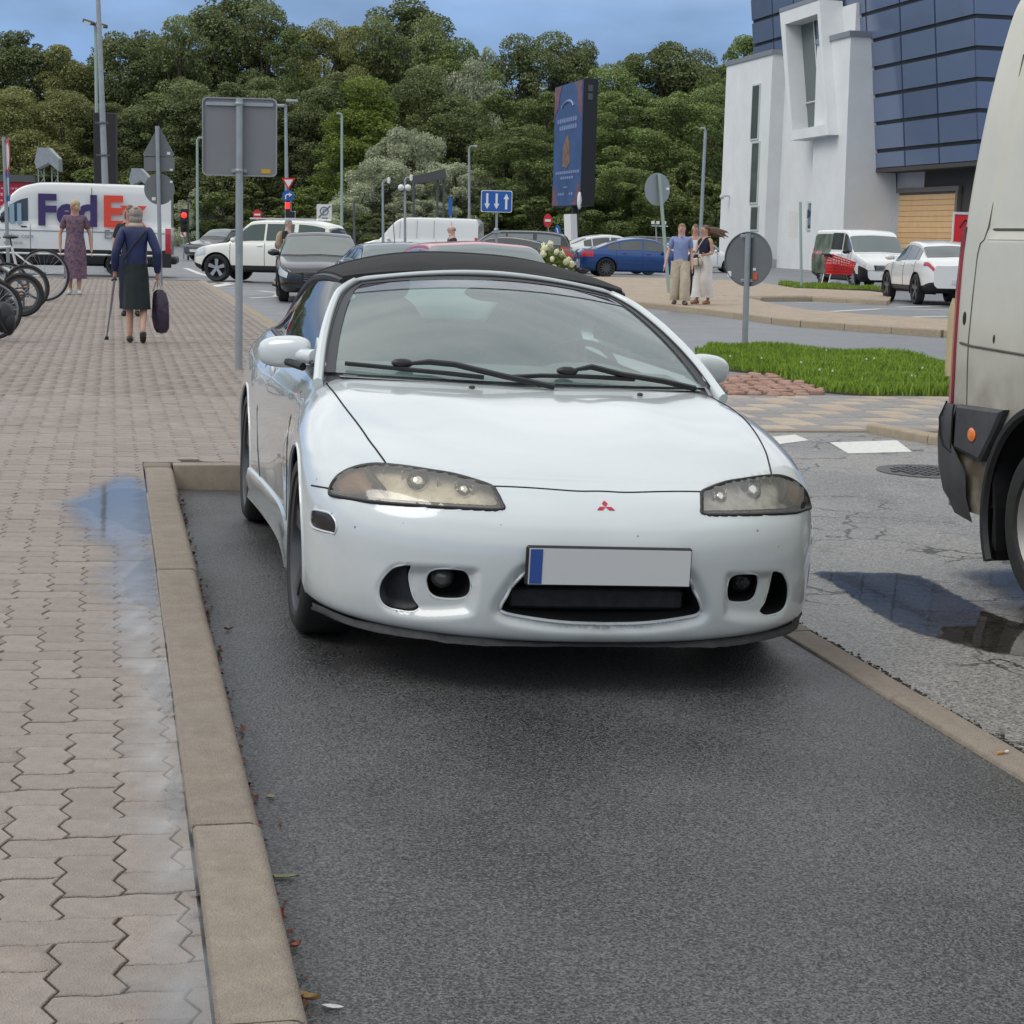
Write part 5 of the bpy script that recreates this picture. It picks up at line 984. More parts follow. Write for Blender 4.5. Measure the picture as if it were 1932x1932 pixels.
for i in range(len(ys)-1):
    for j in range(len(rowsz)-1):
        if i > 3 and rowsz[j] < z2-6: continue
        g = .09; gz = .10; a, b, c, d = ys[i]+g, ys[i+1]-g, rowsz[j]+(gz if j else .02), rowsz[j+1]-gz; mb = MB(); xx = lambda z: XG-LEAN*(z-zbt)
        V = [(xx(c), a, c), (xx(c), b, c), (xx(d), b, d), (xx(d), a, d)]; mb.add(V+[(p[0]+.14, p[1], p[2]) for p in V], [(0, 3, 2, 1)]+[(k, (k+1) % 4, 4+(k+1) % 4, 4+k) for k in range(4)]); mb.build('glass_panel', M_BLUE, gf, smooth=False)
for i in range(6):
    for j in range(len(rowsz)-1):
        g = .045; gz = .10; c, d = rowsz[j]+(gz if j else .02), rowsz[j+1]-gz; x0, x1 = XG+i*2.0+g, XG+(i+1)*2.0-g; mb = MB(); s_ = lambda z: -LEAN*(z-zbt) if i == 0 else 0
        V = [(x0+s_(c), YC-.06, c), (x1, YC-.06, c), (x1, YC-.06, d), (x0+s_(d), YC-.06, d)]; mb.add(V+[(p[0], p[1]+.14, p[2]) for p in V], [(0, 1, 2, 3)]+[(k, (k+1) % 4, 4+(k+1) % 4, 4+k) for k in range(4)]); mb.build('glass_panel', M_BLUE, gf, smooth=False)
# ground floor under the glass: dark recess and plank panel
XC = XG+1.2
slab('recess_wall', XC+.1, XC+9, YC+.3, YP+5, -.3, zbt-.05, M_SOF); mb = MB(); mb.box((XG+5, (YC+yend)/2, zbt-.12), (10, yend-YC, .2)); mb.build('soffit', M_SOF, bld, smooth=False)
slab('side_wall', XC+.05, XC+.4, bu(1742, 340, XC)[0], YP+.5, -.3, zbt-.22, M_WALLG)
yl, zt_ = bu(1697, 358, XC); yr, _ = bu(1812, 358, XC); cl = slab('plank_panel', XC+.02, XC+.1, yr, yl, -.2, zt_, M_TRIM)
nP = 15; ph_ = (zt_-.25)/nP
for k in range(nP):
    mb = MB(); mb.box((XC-.02, (yl+yr)/2-.05, zt_-.3-ph_*(k+.5)), (.08, yl-yr-.25, ph_*.95), bev=.012); mb.build('plank', M_PLANK, cl, smooth=False)
mb = MB(); mb.box((XC-.05, yr+.1, zt_/2), (.2, .25, zt_+.1)); mb.box((XC-.05, (yl+yr)/2, zt_-.06), (.16, yl-yr+.2, .24)); mb.build('trim', M_TRIM, cl, smooth=False)
for (u, v) in ((1368, 370),):
    y, z = bu(u, v, X1-.3); mb = MB(); mb.box((X1-.2, y, z), (.5, .12, .12)); mb.sph((X1-.5, y, z-.05), .16, 8, 6); mb.build('wall_camera', M_FRM, bld)
# red banner with a white edge by the entrance
rp = at(1813, 432, 50); rb = thing('banner_sign', (rp[0], rp[1], 0), YAW, 'bright red upright banner with dark squiggle beside the plank wall', 'banner')
bw = 24*50/F; zt_ = at(1806, 405, 50)[2]; mb = MB(); mb.box((0, 0, zt_/2+.3), (bw*1.3, .06, zt_-.6), bev=.02); mb.build('panel', mat('banner_red', (.60, .012, .02), .5), rb, smooth=False)
mb = MB(); mb.box((0, 0, zt_+.04), (bw*1.34, .08, .07)); mb.tube([(-bw*.66, 0, 0), (-bw*.66, 0, zt_)], .03, 6); mb.build('frame', M_FRM, rb, smooth=False)
mb = MB(); Pq = spline([(-.05, -.04, zt_-.35), (.1, -.04, zt_-.15), (.22, -.04, zt_-.3), (.02, -.04, zt_-.7), (.2, -.04, zt_-.8), (.05, -.04, zt_-1.1), (.2, -.04, zt_-1.25)], 6); mb.tube(Pq, .02, 5); mb.build('squiggle', M_GAP, rb)
# ================================================================ other vehicles
M_CGL = mat('car_glass', (.045, .055, .055), .06, spec=.8, coat=.3); M_CGL2 = mat('pale_windscreen', (.14, .17, .17), .08, spec=.8, coat=.4); M_ALLOY = mat('alloy_rim', (.42, .43, .44), .3, .7); M_HEADL = mat('clear_headlamp', (.55, .58, .60), .12, .2, coat=.6); M_TAIL = mat('red_tail_lamp', (.45, .015, .03), .2, coat=.6); M_PLATE = mat('blank_plate', (.6, .6, .6), .4)
M_LIT = mat('lit_headlamp', (1, .86, .55), .3, emit=3.)
def wheel_mesh(r, w, rimm, key, spokes=5):
    k = ('w', key)
    if k not in CROWNS:
        rl = r*.70; mb = MB(); mb.lathe([(rl, w*.42), (r*.9, w*.5), (r*.975, w*.42), (r, w*.3), (r, -w*.4), (rl, -w*.5)], 28, (0, 0, 0), 'x'); ty = mb.mesh('tyre', M_RUB)
        mb = MB(); mb.lathe([(rl, w*.46), (rl*.93, w*.42), (rl*.9, w*.1), (.001, w*.1)], 28, (0, 0, 0), 'x', 1); mb.lathe([(.001, w*.38), (rl*.16, w*.37), (rl*.22, w*.2)], 14, (0, 0, 0), 'x')
        for q in range(spokes):
            a = 2*math.pi*q/spokes+.3; V = []
            for rr, hw, xx in ((rl*.1, rl*.13, .36), (rl*.93, rl*.20 if spokes < 7 else rl*.09, .41)):
                for dx in (0, -.03):
                    for sg in (-1, 1): V.append((w*xx+dx, rr*math.cos(a)-sg*hw*math.sin(a), rr*math.sin(a)+sg*hw*math.cos(a)))
            mb.add(V, [(0, 1, 5, 4), (2, 6, 7, 3), (0, 4, 6, 2), (1, 3, 7, 5)])
        CROWNS[k] = (ty, mb.mesh('rim', [rimm, M_GAP], smooth=False))
    return CROWNS[k]
KS = 10
def section(sp, t):
    w = sp['_w'](t); zb = sp['_b'](t); zd = sp['_d'](t); zr = max(sp['_r'](t), zd+.012); H = sp['H']; q = min(1, max(0, (zr-zd)/max(.05, H-sp['belt']))); ln = sp.get('tumble', .74)
    gw = w*(.93*(1-q)+ln*q); e = min(.09, (zr-zd)*.45); f = sp.get('flat', .5)
    return np.array([(0, zb), (.86*w, zb), (.965*w, zb+.07), (w, zb+(zd-zb)*.5), (.985*w, zd-min(.12, (zd-zb)*.25)), (.945*w, zd), (gw*1.0, zr-e), (gw*.93, zr-e*.28), (gw*f, zr-.0), (0, zr+.018)])
def secpt(P, k):
    i = int(min(max(math.floor(k), 0), KS-2)); t = k-i; a = P[max(i-1, 0)]; b = P[i]; c = P[i+1]; d = P[min(i+2, KS-1)]
    if i == 5 or i == 1 or i == 0: return b*(1-t)+c*t
    if i == 6: a = b
    if i == 4: d = c
    if i == KS-2: d = np.array([-P[KS-2][0], P[KS-2][1]])
    return .5*((2*b)+(c-a)*t+(2*a-5*b+4*c-d)*t*t+(3*b-a-3*c+d)*t**3)
def patch(sp, ta, tb, ka, kb, nt_=8, nk=7, off=.008, mirror=0, edge=None):
    """piece of the body skin lifted by off; mirror 0 = one piece across, 1/-1 = one side"""
    A = []
    for i in range(nt_+1):
        s = i/nt_; row = []
        for j in range(nk+1):
            q = j/nk; t = (ta[0]*(1-q)+ta[1]*q)*(1-s)+(tb[0]*(1-q)+tb[1]*q)*s if hasattr(ta, '__len__') else ta*(1-s)+tb*s
            p = secpt(section(sp, t), ka+(kb-ka)*q); row.append((p[0], (t-.5)*sp['L'], p[1]))
        A.append(row)
    A = np.array(A); g0 = np.gradient(A, axis=0); g1 = np.gradient(A, axis=1); n = np.cross(g0, g1); n /= np.linalg.norm(n, axis=2)[..., None]+1e-9
    cen = np.array([0, A[..., 1].mean(), .6]); 
    if (n*(A-cen)).sum() < 0: n = -n
    A = A+n*off
    if mirror == 0:
        B = A[:, ::-1].copy(); B[..., 0] *= -1; A = np.concatenate([A, B[:, 1:] if abs(A[0, -1, 0]) < 1e-3 else B], axis=1)
    elif mirror < 0: A[..., 0] *= -1
    return A
def vehicle(name, label, cat, sp, pos, fwd, paint, group=None, parts=True, extra=None, lite=False):
    """pos = ground point of the middle, fwd = world direction of the nose (local -y)"""
    sp = dict(sp); sp['_w'] = pch(*zip(*sp['plan'])); sp['_d'] = pch(*zip(*sp['deck'])); sp['_r'] = ip(*zip(*spline(np.array(sp['roof']), 6))); sp['_b'] = ip(*zip(*sp['bot'])); L = sp['L']
    root = thing(name, (pos[0], pos[1], pos[2] if len(pos) > 2 else .004), math.atan2(fwd[0], -fwd[1]), label, cat, group)
    ts = np.unique(np.r_[np.linspace(0, .06, 7), np.linspace(.06, .94, 84), np.linspace(.94, 1, 7)]); ks = np.r_[0, np.linspace(1, 9, 41)]
    G = np.array([[(lambda p: (p[0], (t-.5)*L, p[1]))(secpt(section(sp, t), k)) for k in ks] for t in ts]); r = sp['wr']; ax = [((a-.5)*L) for a in sp['axles']]; ar = r*1.13
    Y, Z = G[..., 1], G[..., 2]; kill = np.zeros((len(ts)-1, len(ks)-1), bool)
    for a in ax:
        rr = np.hypot(Y-a, Z-r); m = (np.abs(rr-ar) < .045) & (G[..., 0] > sp['W']*.6) & (ks[None, :] < 5); s_ = np.where(m, ar/np.maximum(rr, .01), 1); Yn = a+(Y-a)*s_; Zn = r+(Z-r)*s_; Y = np.where(m, Yn, Y); Z = np.where(m, Zn, Z)
    G = np.stack([G[..., 0], Y, Z], -1); C4 = (G[:-1, :-1]+G[1:, :-1]+G[:-1, 1:]+G[1:, 1:])/4
    for a in ax: kill |= (np.hypot(C4[..., 1]-a, C4[..., 2]-r) < ar-.004) & (C4[..., 0] > sp['W']*.55) & (ks[None, :-1] < 4.9)
    n, m = G.shape[:2]; mb = MB(); lowm = sp.get('lowk', 2.15)
    for sg in (1, -1):
        V = G.reshape(-1, 3)*[sg, 1, 1]; I, J = np.nonzero(~kill); mats_ = (ks[:-1][J] < lowm).astype(int); o = len(mb.v); mb.v.extend(map(tuple, V)); mb.f.extend([(o+i*m+j, o+i*m+j+1, o+(i+1)*m+j+1, o+(i+1)*m+j) for i, j in zip(I, J)]); mb.m.extend(mats_.tolist())
    for e in (0, n-1): row = [tuple(p) for p in G[e]]; mb.add(row+[(-p[0], p[1], p[2]) for p in row[::-1][1:-1]], [tuple(range(2*m-2))])
    bd = mb.build('body', [paint, sp.get('lowm', paint)], root); sk = sp['W']
    # wheel wells and wheels
    wt, wr_ = wheel_mesh(r, sp.get('ww', .22), sp.get('rim', M_ALLOY), (round(r, 3), sp.get('rim', M_ALLOY).name, sp.get('spokes', 5)), sp.get('spokes', 5))
    for a in ax:
        for sg in (1, -1):
            an = np.linspace(R(-15), R(195), 16); mb = MB(); mb.grid([[(sg*(sk*.985 if q == 0 else sk*.55), a+(ar+.004)*math.cos(b), r+(ar+.004)*math.sin(b)) for b in an] for q in (0, 1)]); mb.prism([(a+(ar+.02)*math.cos(b), r+(ar+.02)*math.sin(b)) for b in an], sg*sk*.5, sg*sk*.55, 'yz'); mb.build('wheel_well', M_VOID, bd)
            w = link('wheel', None, root, (sg*(sk-.13), a, r)); w.scale = (sg, 1, 1); link('tyre', wt, w); link('rim', wr_, w)
    gk = sp.get('gk', (5.12, 5.95))
    for q in sp.get('win', []):
        for sg in (1, -1):
            mb = MB(); mb.grid(patch(sp, q[0], q[1], gk[0], gk[1], 10, 6, .009, sg)); mb.build('side_window', sp.get('glass', M_CGL), root)
    if 'ws' in sp: mb = MB(); mb.grid(patch(sp, sp['ws'][0], sp['ws'][1], 6.35, 9, 10, 8, .008, 0)); mb.build('windscreen', sp.get('wsm', M_CGL2), root)
    if 'rw' in sp: mb = MB(); mb.grid(patch(sp, sp['rw'][0], sp['rw'][1], 6.6, 9, 8, 8, .008, 0)); mb.build('rear_window', M_CGL, root)
    for sg in (1, -1):
        if 'hl' in sp: ta, tb, ka, kb = sp['hl']; mb = MB(); mb.grid(patch(sp, ta, tb, ka, kb, 8, 5, .012, sg)); mb.build('headlight', sp.get('hlm', M_HEADL), root)
        if 'tl' in sp: ta, tb, ka, kb = sp['tl']; mb = MB(); mb.grid(patch(sp, ta, tb, ka, kb, 8, 5, .012, sg)); mb.build('tail_light', M_TAIL, root)
        if 'mir' in sp: t, z = sp['mir']; mb = MB(); mb.sph((sg*(sk+.07), (t-.5)*L, z), (.13, .07, .075), 12, 8); mb.tube([(sg*sk*.93, (t-.5)*L, z-.04), (sg*(sk+.05), (t-.5)*L, z-.03)], .025, 6); mb.build('mirror', sp.get('mirm', paint), root)
        for t in sp.get('doors', []):
            P = [secpt(section(sp, t), k) for k in np.linspace(2.3, 5, 9)]; mb = MB(); mb.tube([(sg*(p[0]+.001), (t-.5)*L, p[1]) for p in P], .007, 4); mb.build('door_gap', M_GAP, bd)
        for t in sp.get('handles', []): p = secpt(section(sp, t), 4.25); mb = MB(); mb.sph((sg*(p[0]+.012), (t-.5)*L, p[1]), (.016, .10, .022), 8, 6); mb.build('handle', sp.get('hm', paint), bd)
    f0 = section(sp, 0.); f1 = section(sp, 1.); y0, y1 = -L/2, L/2
    if 'grille' in sp:
        z0_, z1_, hw = sp['grille']; mb = MB(); mb.prism([(-hw, z0_), (hw, z0_), (hw*1.08, z1_), (-hw*1.08, z1_)], y0-.012, y0+.1, 'xz'); gr = mb.build('grille', M_BLK, root, smooth=False); mb = MB()
        for k in range(4): mb.box((0, y0-.018, z0_+(z1_-z0_)*(k+.5)/4), (hw*1.9, .012, .012))
        mb.build('grille_bar', M_CHROME, gr, smooth=False)
    mb = MB(); mb.box((0, y0-.015, sp.get('pz', .45)), (.52, .02, .11)); mb.build('licence_plate', M_PLATE, root, smooth=False)
    mb = MB(); mb.box((0, y1+.012, sp.get('pzr', .6)), (.52, .02, .11)); mb.build('licence_plate', M_PLATE, root, smooth=False)
    if extra: extra(root, sp, bd)
    return root, sp
def paint(name, c, rough=.25, met=0.): return mat(name, c, rough, met, coat=.8)
P_WH = paint('white_paint', (.72, .73, .71)); P_CREAM = paint('cream_white_paint', (.74, .74, .67)); P_BLACK = paint('black_paint', (.012, .013, .018)); P_GRB = paint('grey_blue_paint', (.11, .14, .18), .25, .5); P_RED = paint('faded_red_paint', (.50, .10, .12), .3, 0.); P_BLUE = paint('deep_blue_paint', (.010, .058, .21), .22, .4); P_DGR = paint('dark_grey_paint', (.03, .033, .035), .25, .4); P_TAUPE = paint('grey_brown_paint', (.085, .075, .075), .25, .5)
SEDAN = dict(L=4.6, W=.91, H=1.43, belt=.92, wr=.325, axles=(.185, .785), plan=[(0, .66), (.03, .80), (.10, .88), (.25, .91), (.6, .91), (.85, .89), (.96, .82), (1, .72)], deck=[(0, .60), (.04, .72), (.15, .83), (.30, .93), (.5, .94), (.75, .97), (.88, 1.0), (.97, .98), (1, .86)],
    roof=[(0, .6), (.28, .90), (.30, .94), (.41, 1.36), (.50, 1.43), (.64, 1.41), (.74, 1.30), (.86, 1.02), (.9, .95), (1, .8)], bot=[(0, .30), (.08, .2), (.9, .22), (1, .34)], win=[(.345, .535), (.55, .715)], ws=(.305, .405), rw=(.74, .85), hl=(.012, .13, 3.35, 4.45), tl=(.90, .99, 3.4, 4.5), mir=(.355, 1.0), doors=(.33, .545, .73), handles=(.50, .69), grille=(.44, .62, .42))
SUV = dict(SEDAN, L=4.78, W=.95, H=1.76, belt=1.08, wr=.385, deck=[(0, .72), (.03, .88), (.12, 1.0), (.26, 1.08), (.5, 1.10), (.85, 1.13), (.97, 1.12), (1, 1.05)], roof=[(0, .7), (.24, 1.04), (.26, 1.10), (.38, 1.60), (.46, 1.73), (.75, 1.75), (.90, 1.68), (.955, 1.55), (.99, 1.15), (1, 1.0)], bot=[(0, .42), (.08, .28), (.9, .30), (1, .44)],
    win=[(.30, .515), (.53, .72), (.75, .93)], ws=(.265, .37), rw=(.955, .985), hl=(.01, .10, 3.5, 4.6), tl=(.93, .995, 3.6, 4.9), mir=(.315, 1.16), doors=(.28, .525, .74), handles=(.49, .70), grille=(.60, .85, .4), lowk=2.3, lowm=M_BLK, pz=.55)
COUPE = dict(SUV, H=1.60, deck=[(0, .70), (.03, .86), (.12, .97), (.26, 1.03), (.5, 1.05), (.85, 1.10), (.95, 1.12), (1, .98)], roof=[(0, .7), (.26, 1.0), (.28, 1.06), (.40, 1.50), (.48, 1.60), (.62, 1.59), (.76, 1.47), (.90, 1.20), (.95, 1.12), (1, .95)], win=[(.315, .53), (.545, .70), (.71, .78)], ws=(.285, .39), rw=(.76, .90), L=4.73)
FAST = dict(SEDAN, L=4.95, W=.95, H=1.50, wr=.36, belt=.98, roof=[(0, .6), (.22, .88), (.24, .95), (.37, 1.37), (.48, 1.50), (.60, 1.49), (.74, 1.36), (.88, 1.08), (.94, .99), (1, .8)], deck=[(0, .62), (.04, .78), (.15, .90), (.26, .96), (.5, .98), (.75, 1.0), (.90, 1.03), (.97, 1.02), (1, .90)], win=[(.30, .505), (.52, .69), (.70, .79)], ws=(.245, .36), rw=(.74, .87), axles=(.165, .80), spokes=12, rim=mat('two_tone_rim', (.10, .10, .105), .35, .5), doors=(.28, .515, .72), handles=(.47, .66))
HATCH = dict(SEDAN, L=4.1, W=.88, H=1.46, roof=[(0, .6), (.24, .88), (.26, .94), (.38, 1.36), (.48, 1.46), (.72, 1.44), (.88, 1.30), (.97, 1.0), (1, .8)], rw=(.89, .96), win=[(.31, .53), (.545, .74), (.76, .86)], axles=(.19, .81), tl=(.93, .995, 3.6, 4.9), spokes=10)
VAN = dict(L=5.0, W=.97, H=1.97, belt=1.18, wr=.34, tumble=.86, flat=.6, axles=(.185, .80), plan=[(0, .74), (.03, .88), (.1, .95), (.3, .97), (.95, .97), (.985, .95), (1, .90)], deck=[(0, .80), (.03, .95), (.12, 1.10), (.2, 1.18), (.5, 1.2), (1, 1.2)], roof=[(0, .7), (.17, 1.12), (.19, 1.2), (.30, 1.72), (.37, 1.93), (.5, 1.97), (.93, 1.96), (.985, 1.90), (1, 1.78)], bot=[(0, .32), (.08, .24), (.9, .26), (1, .36)],
    win=[(.235, .40), (.42, .63)], ws=(.195, .31), hl=(.012, .15, 3.7, 4.75), tl=(.975, .998, 3.2, 5.2), mir=(.27, 1.22), doors=(.22, .41, .66), handles=(.38, .45), grille=(.62, .80, .5), pz=.5, lowm=M_BLK)
def dirn(a, b): d = np.array(b[:2])-np.array(a[:2]); return d/np.linalg.norm(d)
E2 = np.array([-math.sin(YAW), math.cos(YAW)]); E1 = np.array([math.cos(YAW), math.sin(YAW)])
def rot2(d, deg): a = R(deg); return np.array([d[0]*math.cos(a)-d[1]*math.sin(a), d[0]*math.sin(a)+d[1]*math.cos(a)])
# white off-roader crossing
def suv_x(root, sp, bd):
    for sg in (1, -1): mb = MB(); mb.tube([(sg*.60, -.45, 1.77), (sg*.62, 1.5, 1.78)], .02, 6); mb.build('roof_rail', M_CHROME, root); mb = MB(); mb.box((sg*.86, -1.02, .38), (.2, .03, .3)); mb.build('mud_flap', M_BLK, root, smooth=False)
f = gp(406, 531); fw = rot2(np.array([-1., 0.]), -14)
vehicle('off_road_car', 'creamy white off road car crossing the junction behind the black sedan', 'car', dict(SUV, L=4.2, glass=mat('green_tinted_glass', (.03, .06, .05), .06, spec=.8)), f[:2]-fw*(4.2*.315)+[.30, .6], fw, P_CREAM, extra=suv_x)
# black sedan at the head of the queue
f = gp(606, 570); fw = rot2(-E2, -4)
vehicle('sedan_car', 'black sedan with one lit headlight driving towards the camera along the kerb', 'car', dict(SEDAN, hlm=M_HEADL, wsm=mat('grey_windscreen', (.20, .22, .21), .1, spec=.8)), f[:2]-fw*1.45, fw, P_BLACK, extra=lambda root, sp, bd: (lambda mb: (mb.sph((.50, -2.22, .70), (.075, .09, .055), 12, 8), mb.build('lit_lamp', M_LIT, root)))(MB()))
vehicle('saloon_car', 'grey blue car with only its roof showing behind the soft top', 'car', dict(SEDAN, H=1.31, roof=[(t, z if z < 1 else 1+(z-1)*.72) for t, z in SEDAN['roof']]), at(762, 462, 28.6)[:2], -E2, P_GRB, extra=lambda root, sp, bd: (lambda mb: (mb.tube([(-.1, .3, 1.31), (-.12, .45, 1.75)], .006, 5), mb.build('antenna', M_BLK, root)))(MB()))
vehicle('compact_car', 'faded red car with pinkish roof right behind the soft top', 'car', dict(HATCH, H=1.37, roof=[(t, z if z < 1 else 1+(z-1)*.80) for t, z in HATCH['roof']], W=.86), at(900, 462, 23.2)[:2], -E2, P_RED)
# windowless van
def ribs(root, sp, bd):
    for t in (.36, .50, .64, .78):
        for sg in (1, -1): mb = MB(); mb.tube([(sg*(p[0]+.004), (t-.5)*sp['L'], p[1]) for p in [secpt(section(sp, t), k) for k in np.linspace(5.1, 5.95, 5)]], .014, 4); mb.build('side_rib', M_WALLG, bd)
        mb = MB(); mb.tube([(s*p[0], (t-.5)*sp['L'], p[1]+.004) for s, ks_ in ((1, np.linspace(7.6, 9, 5)), (-1, np.linspace(8.9, 7.6, 5))) for p in [secpt(section(sp, t), k) for k in ks_]], .018, 4); mb.build('roof_rib', M_WALLG, bd)
p = at(794, 412, 76); vehicle('panel_van', 'plain white windowless van beyond the queue, behind the man in a suit', 'van', dict(VAN, win=[], L=5.1, wsm=P_WH, H=2.12, roof=[(t, z*1.08 if z > 1.3 else z) for t, z in VAN['roof']]), p[:2], np.array([-1., .12]), P_WH, extra=ribs)
p = at(955, 433, 66); vehicle('estate_car', 'dark grey estate car parked beyond the blue lane sign', 'car', dict(SUV, H=1.66, roof=[(t, z if z < 1.1 else 1.1+(z-1.1)*.86) for t, z in SUV['roof']], glass=M_CGL2), p[:2], np.array([-1., .1]), P_DGR)
p = at(950, 450, 62); vehicle('coupe_car', 'grey brown sloping roofed car behind the white hydrangeas', 'car', dict(FAST, H=1.42, roof=[(t, z if z < 1 else 1+(z-1)*.84) for t, z in FAST['roof']]), p[:2], np.array([-1., .1]), P_TAUPE)
p = at(1150, 439, 76); vehicle('crossover_car', 'white sloping coupe with red tail light partly behind the blue car', 'car', dict(COUPE), p[:2], np.array([1., .25]), P_WH)
f = gp(1137, 523); fw = np.array([1., .14]); fw /= np.linalg.norm(fw); vehicle('fastback_car', 'deep blue fastback car parked beside the beige island', 'car', dict(FAST), f[:2]+fw*4.95*.30+[0, .9], fw, P_BLUE)
p = at(1252, 444, 92); vehicle('wagon_car', 'black car roof showing just behind the blue car', 'car', dict(SUV, H=1.6, roof=[(t, z if z < 1.1 else 1.1+(z-1.1)*.78) for t, z in SUV['roof']]), p[:2], np.array([1., .1]), P_BLACK)
p = at(1322, 447, 86); vehicle('hatchback_car', 'small white car between the walking couple and the building', 'car', HATCH, p[:2], np.array([1., .05]), P_WH)
p = at(428, 444, 84); vehicle('distant_car', 'tiny grey car far off left of the white off roader', 'car', dict(HATCH), p[:2], np.array([-.6, -.8]), P_DGR)
# white people carrier with printed rear half
def viv(root, sp, bd):
    for sg in (1, -1):
        mb = MB(); mb.grid(patch(sp, (.70, .62), (.995, .995), 2.35, 5.9, 10, 10, .006, sg)); g = mb.build('printed_wrap', mat('dark_leaf_print', (.025, .045, .022), .4, var=.9, vscale=2.2, col2=(.16, .20, .13)), root)
        mb = MB(); mb.grid(patch(sp, (.78, .82), (.93, .90), 4.1, 4.9, 6, 4, .010, sg)); mb.build('pink_print', mat('pink_flower_print', (.50, .16, .17), .5, var=.5, vscale=6), g)
    mb = MB(); mb.grid(patch(sp, .0005, .075, 2.2, 3.5, 8, 5, .012, 0)); mb.build('bumper_cover', M_BLK, root)
pa, pb = gp(1627, 546), gp(1519, 533); fw = rot2(dirn(pb, pa), 6)
vehicle('passenger_van', 'white passenger van with leafy print on its rear half by the plank wall', 'van', dict(VAN, wsm=mat('van_windscreen', (.12, .15, .15), .08, spec=.8), mirm=M_BLK, lowk=2.6, spokes=10), pa[:2]+np.array([.62, .5])-fw*5*.315, fw, P_WH, extra=viv)
pa, pb = gp(1664, 565), gp(1747, 577); fw = dirn(pb, pa); sd = np.array([-fw[1], fw[0]]); sd = sd if sd[1] > 0 else -sd
vehicle('suv_coupe', 'white coupe off roader with long red tail lamps beside the big white van', 'car', dict(COUPE, spokes=5, rim=mat('dark_alloy', (.16, .16, .17), .35, .6), tl=(.90, .998, 3.9, 4.45)), (pa[:2]+pb[:2])/2+sd*.83, fw, P_WH)
# parcel van with lettering
def text(name, s, size, m, parent, M, ext=.004, sx=1., bold=.0, align='LEFT'):
    cu = bpy.data.curves.new(name, 'FONT'); cu.body = s; cu.size = size; cu.extrude = ext; cu.offset = bold; cu.align_x = align; cu.resolution_u = 3; o = bpy.data.objects.new(name, cu); dg = None
    COL.objects.link(o); bpy.context.view_layer.update(); me = bpy.data.meshes.new_from_object(o); bpy.data.objects.remove(o); me.materials.append(m); me.name = name
    me.transform(M @ Matrix.Diagonal((sx, 1, 1, 1))); return link(name, me, parent)
M_PURP = mat('purple_print', (.035, .018, .11), .45); M_ORNG = mat('orange_print', (.66, .055, .02), .45); M_GPR = mat('grey_print', (.22, .22, .22), .5)
BIGV = dict(VAN, L=5.95, W=1.02, H=2.68, belt=1.45, wr=.35, tumble=.93, axles=(.145, .74), deck=[(0, .85), (.02, 1.05), (.09, 1.22), (.14, 1.42), (.3, 1.45), (1, 1.45)], roof=[(0, .8), (.105, 1.25), (.13, 1.45), (.20, 2.05), (.26, 2.45), (.33, 2.62), (.45, 2.68), (.95, 2.66), (.985, 2.58), (1, 2.4)], win=[(.185, .315)], ws=(.135, .235), hl=(.01, .09, 3.6, 4.6), tl=(.972, .999, 2.5, 4.6), mir=(.19, 1.6), mirm=M_BLK, doors=(.15, .325, .62), handles=(.295,), hm=M_BLK, grille=(.7, 1., .5), gk=(5.1, 5.72), lowk=2.75, bot=[(0, .35), (.06, .28), (.95, .30), (1, .42)])
def fed(root, sp, bd):
    L_ = sp['L']; xs = 1.028
    # vehicle faces left in view: nose = local -y, camera side = local -x  -> text reads along +y
    Mt = lambda y, z, x=0: Matrix.Translation((xs+x, y, z)) @ Matrix(((0, 0, 1, 0), (1, 0, 0, 0), (0, 1, 0, 0), (0, 0, 0, 1))) @ Matrix.Rotation(R(-3.5), 4, 'X')
    yA, yB = (.335-.5)*L_+.13, 0
    text('lettering', 'Fed', 1.22, M_PURP, bd, Mt(yA, 1.47, .02) @ Matrix.Translation((0, 0, .0)), .003, .98, .045); text('lettering', 'Ex', 1.22, M_ORNG, bd, Mt(yA+1.86, 1.47, .02), .003, .98, .045)
    text('lettering', 'Express', .36, M_GPR, bd, Mt(yA+1.9, 1.10, .0), .006, 1.0, .005); text('lettering', 'fedex.com', .2, M_GPR, bd, Mt((.2-.5)*L_, 1.06, .0), .006); text('lettering', '80 00 50 50', .11, M_GPR, bd, Mt((.2-.5)*L_, .88, .0), .006)
    for z, t0, t1 in ((1.28, .15, .98), (.62, .06, .98)):
        mb = MB(); mb.tube([(secpt(section(sp, t), 4.0)[0]+.012, (t-.5)*L_, z) for t in np.linspace(t0, t1, 10)], .012 if z > 1 else .03, 4); mb.build('side_moulding', M_GPR if z > 1 else P_WH, bd)
    mb = MB(); mb.tube([(1.005, (.62-.5)*L_+.001, z) for z in (1.45, 2.55)], .009, 4); mb.build('door_gap', M_GAP, bd)
    for t in (.34, .58): mb = MB(); mb.box((1.03, (t-.5)*L_, .56), (.02, .12, .07)); mb.build('side_marker', M_AMB, bd, smooth=False)
    mb = MB(); mb.box((0, L_/2+.05, .5), (1.9, .22, .22), bev=.05); mb.build('rear_step', M_BLK, root)
    mb = MB(); mb.box((1.02, (.955-.5)*L_, .50), (.05, .55, .42), bev=.02); mb.build('bumper_corner', M_BLK, root)
    mb = MB(); mb.box((1.002, (.24-.5)*L_, 1.75), (.03, .14, .55)); mb.box((1.002, (.275-.5)*L_, 1.75), (.03, .12, .6)); mb.build('hung_work_shirt', mat('pale_blue_cloth', (.25, .38, .48), .8), bd)
fw = rot2(np.array([-1., 0.]), 8.5); cn = at(323, 521, 53.2)[:2]; ctr = cn+fw*5.95/2+np.array([-fw[1]*-1, -fw[0]])*1.02
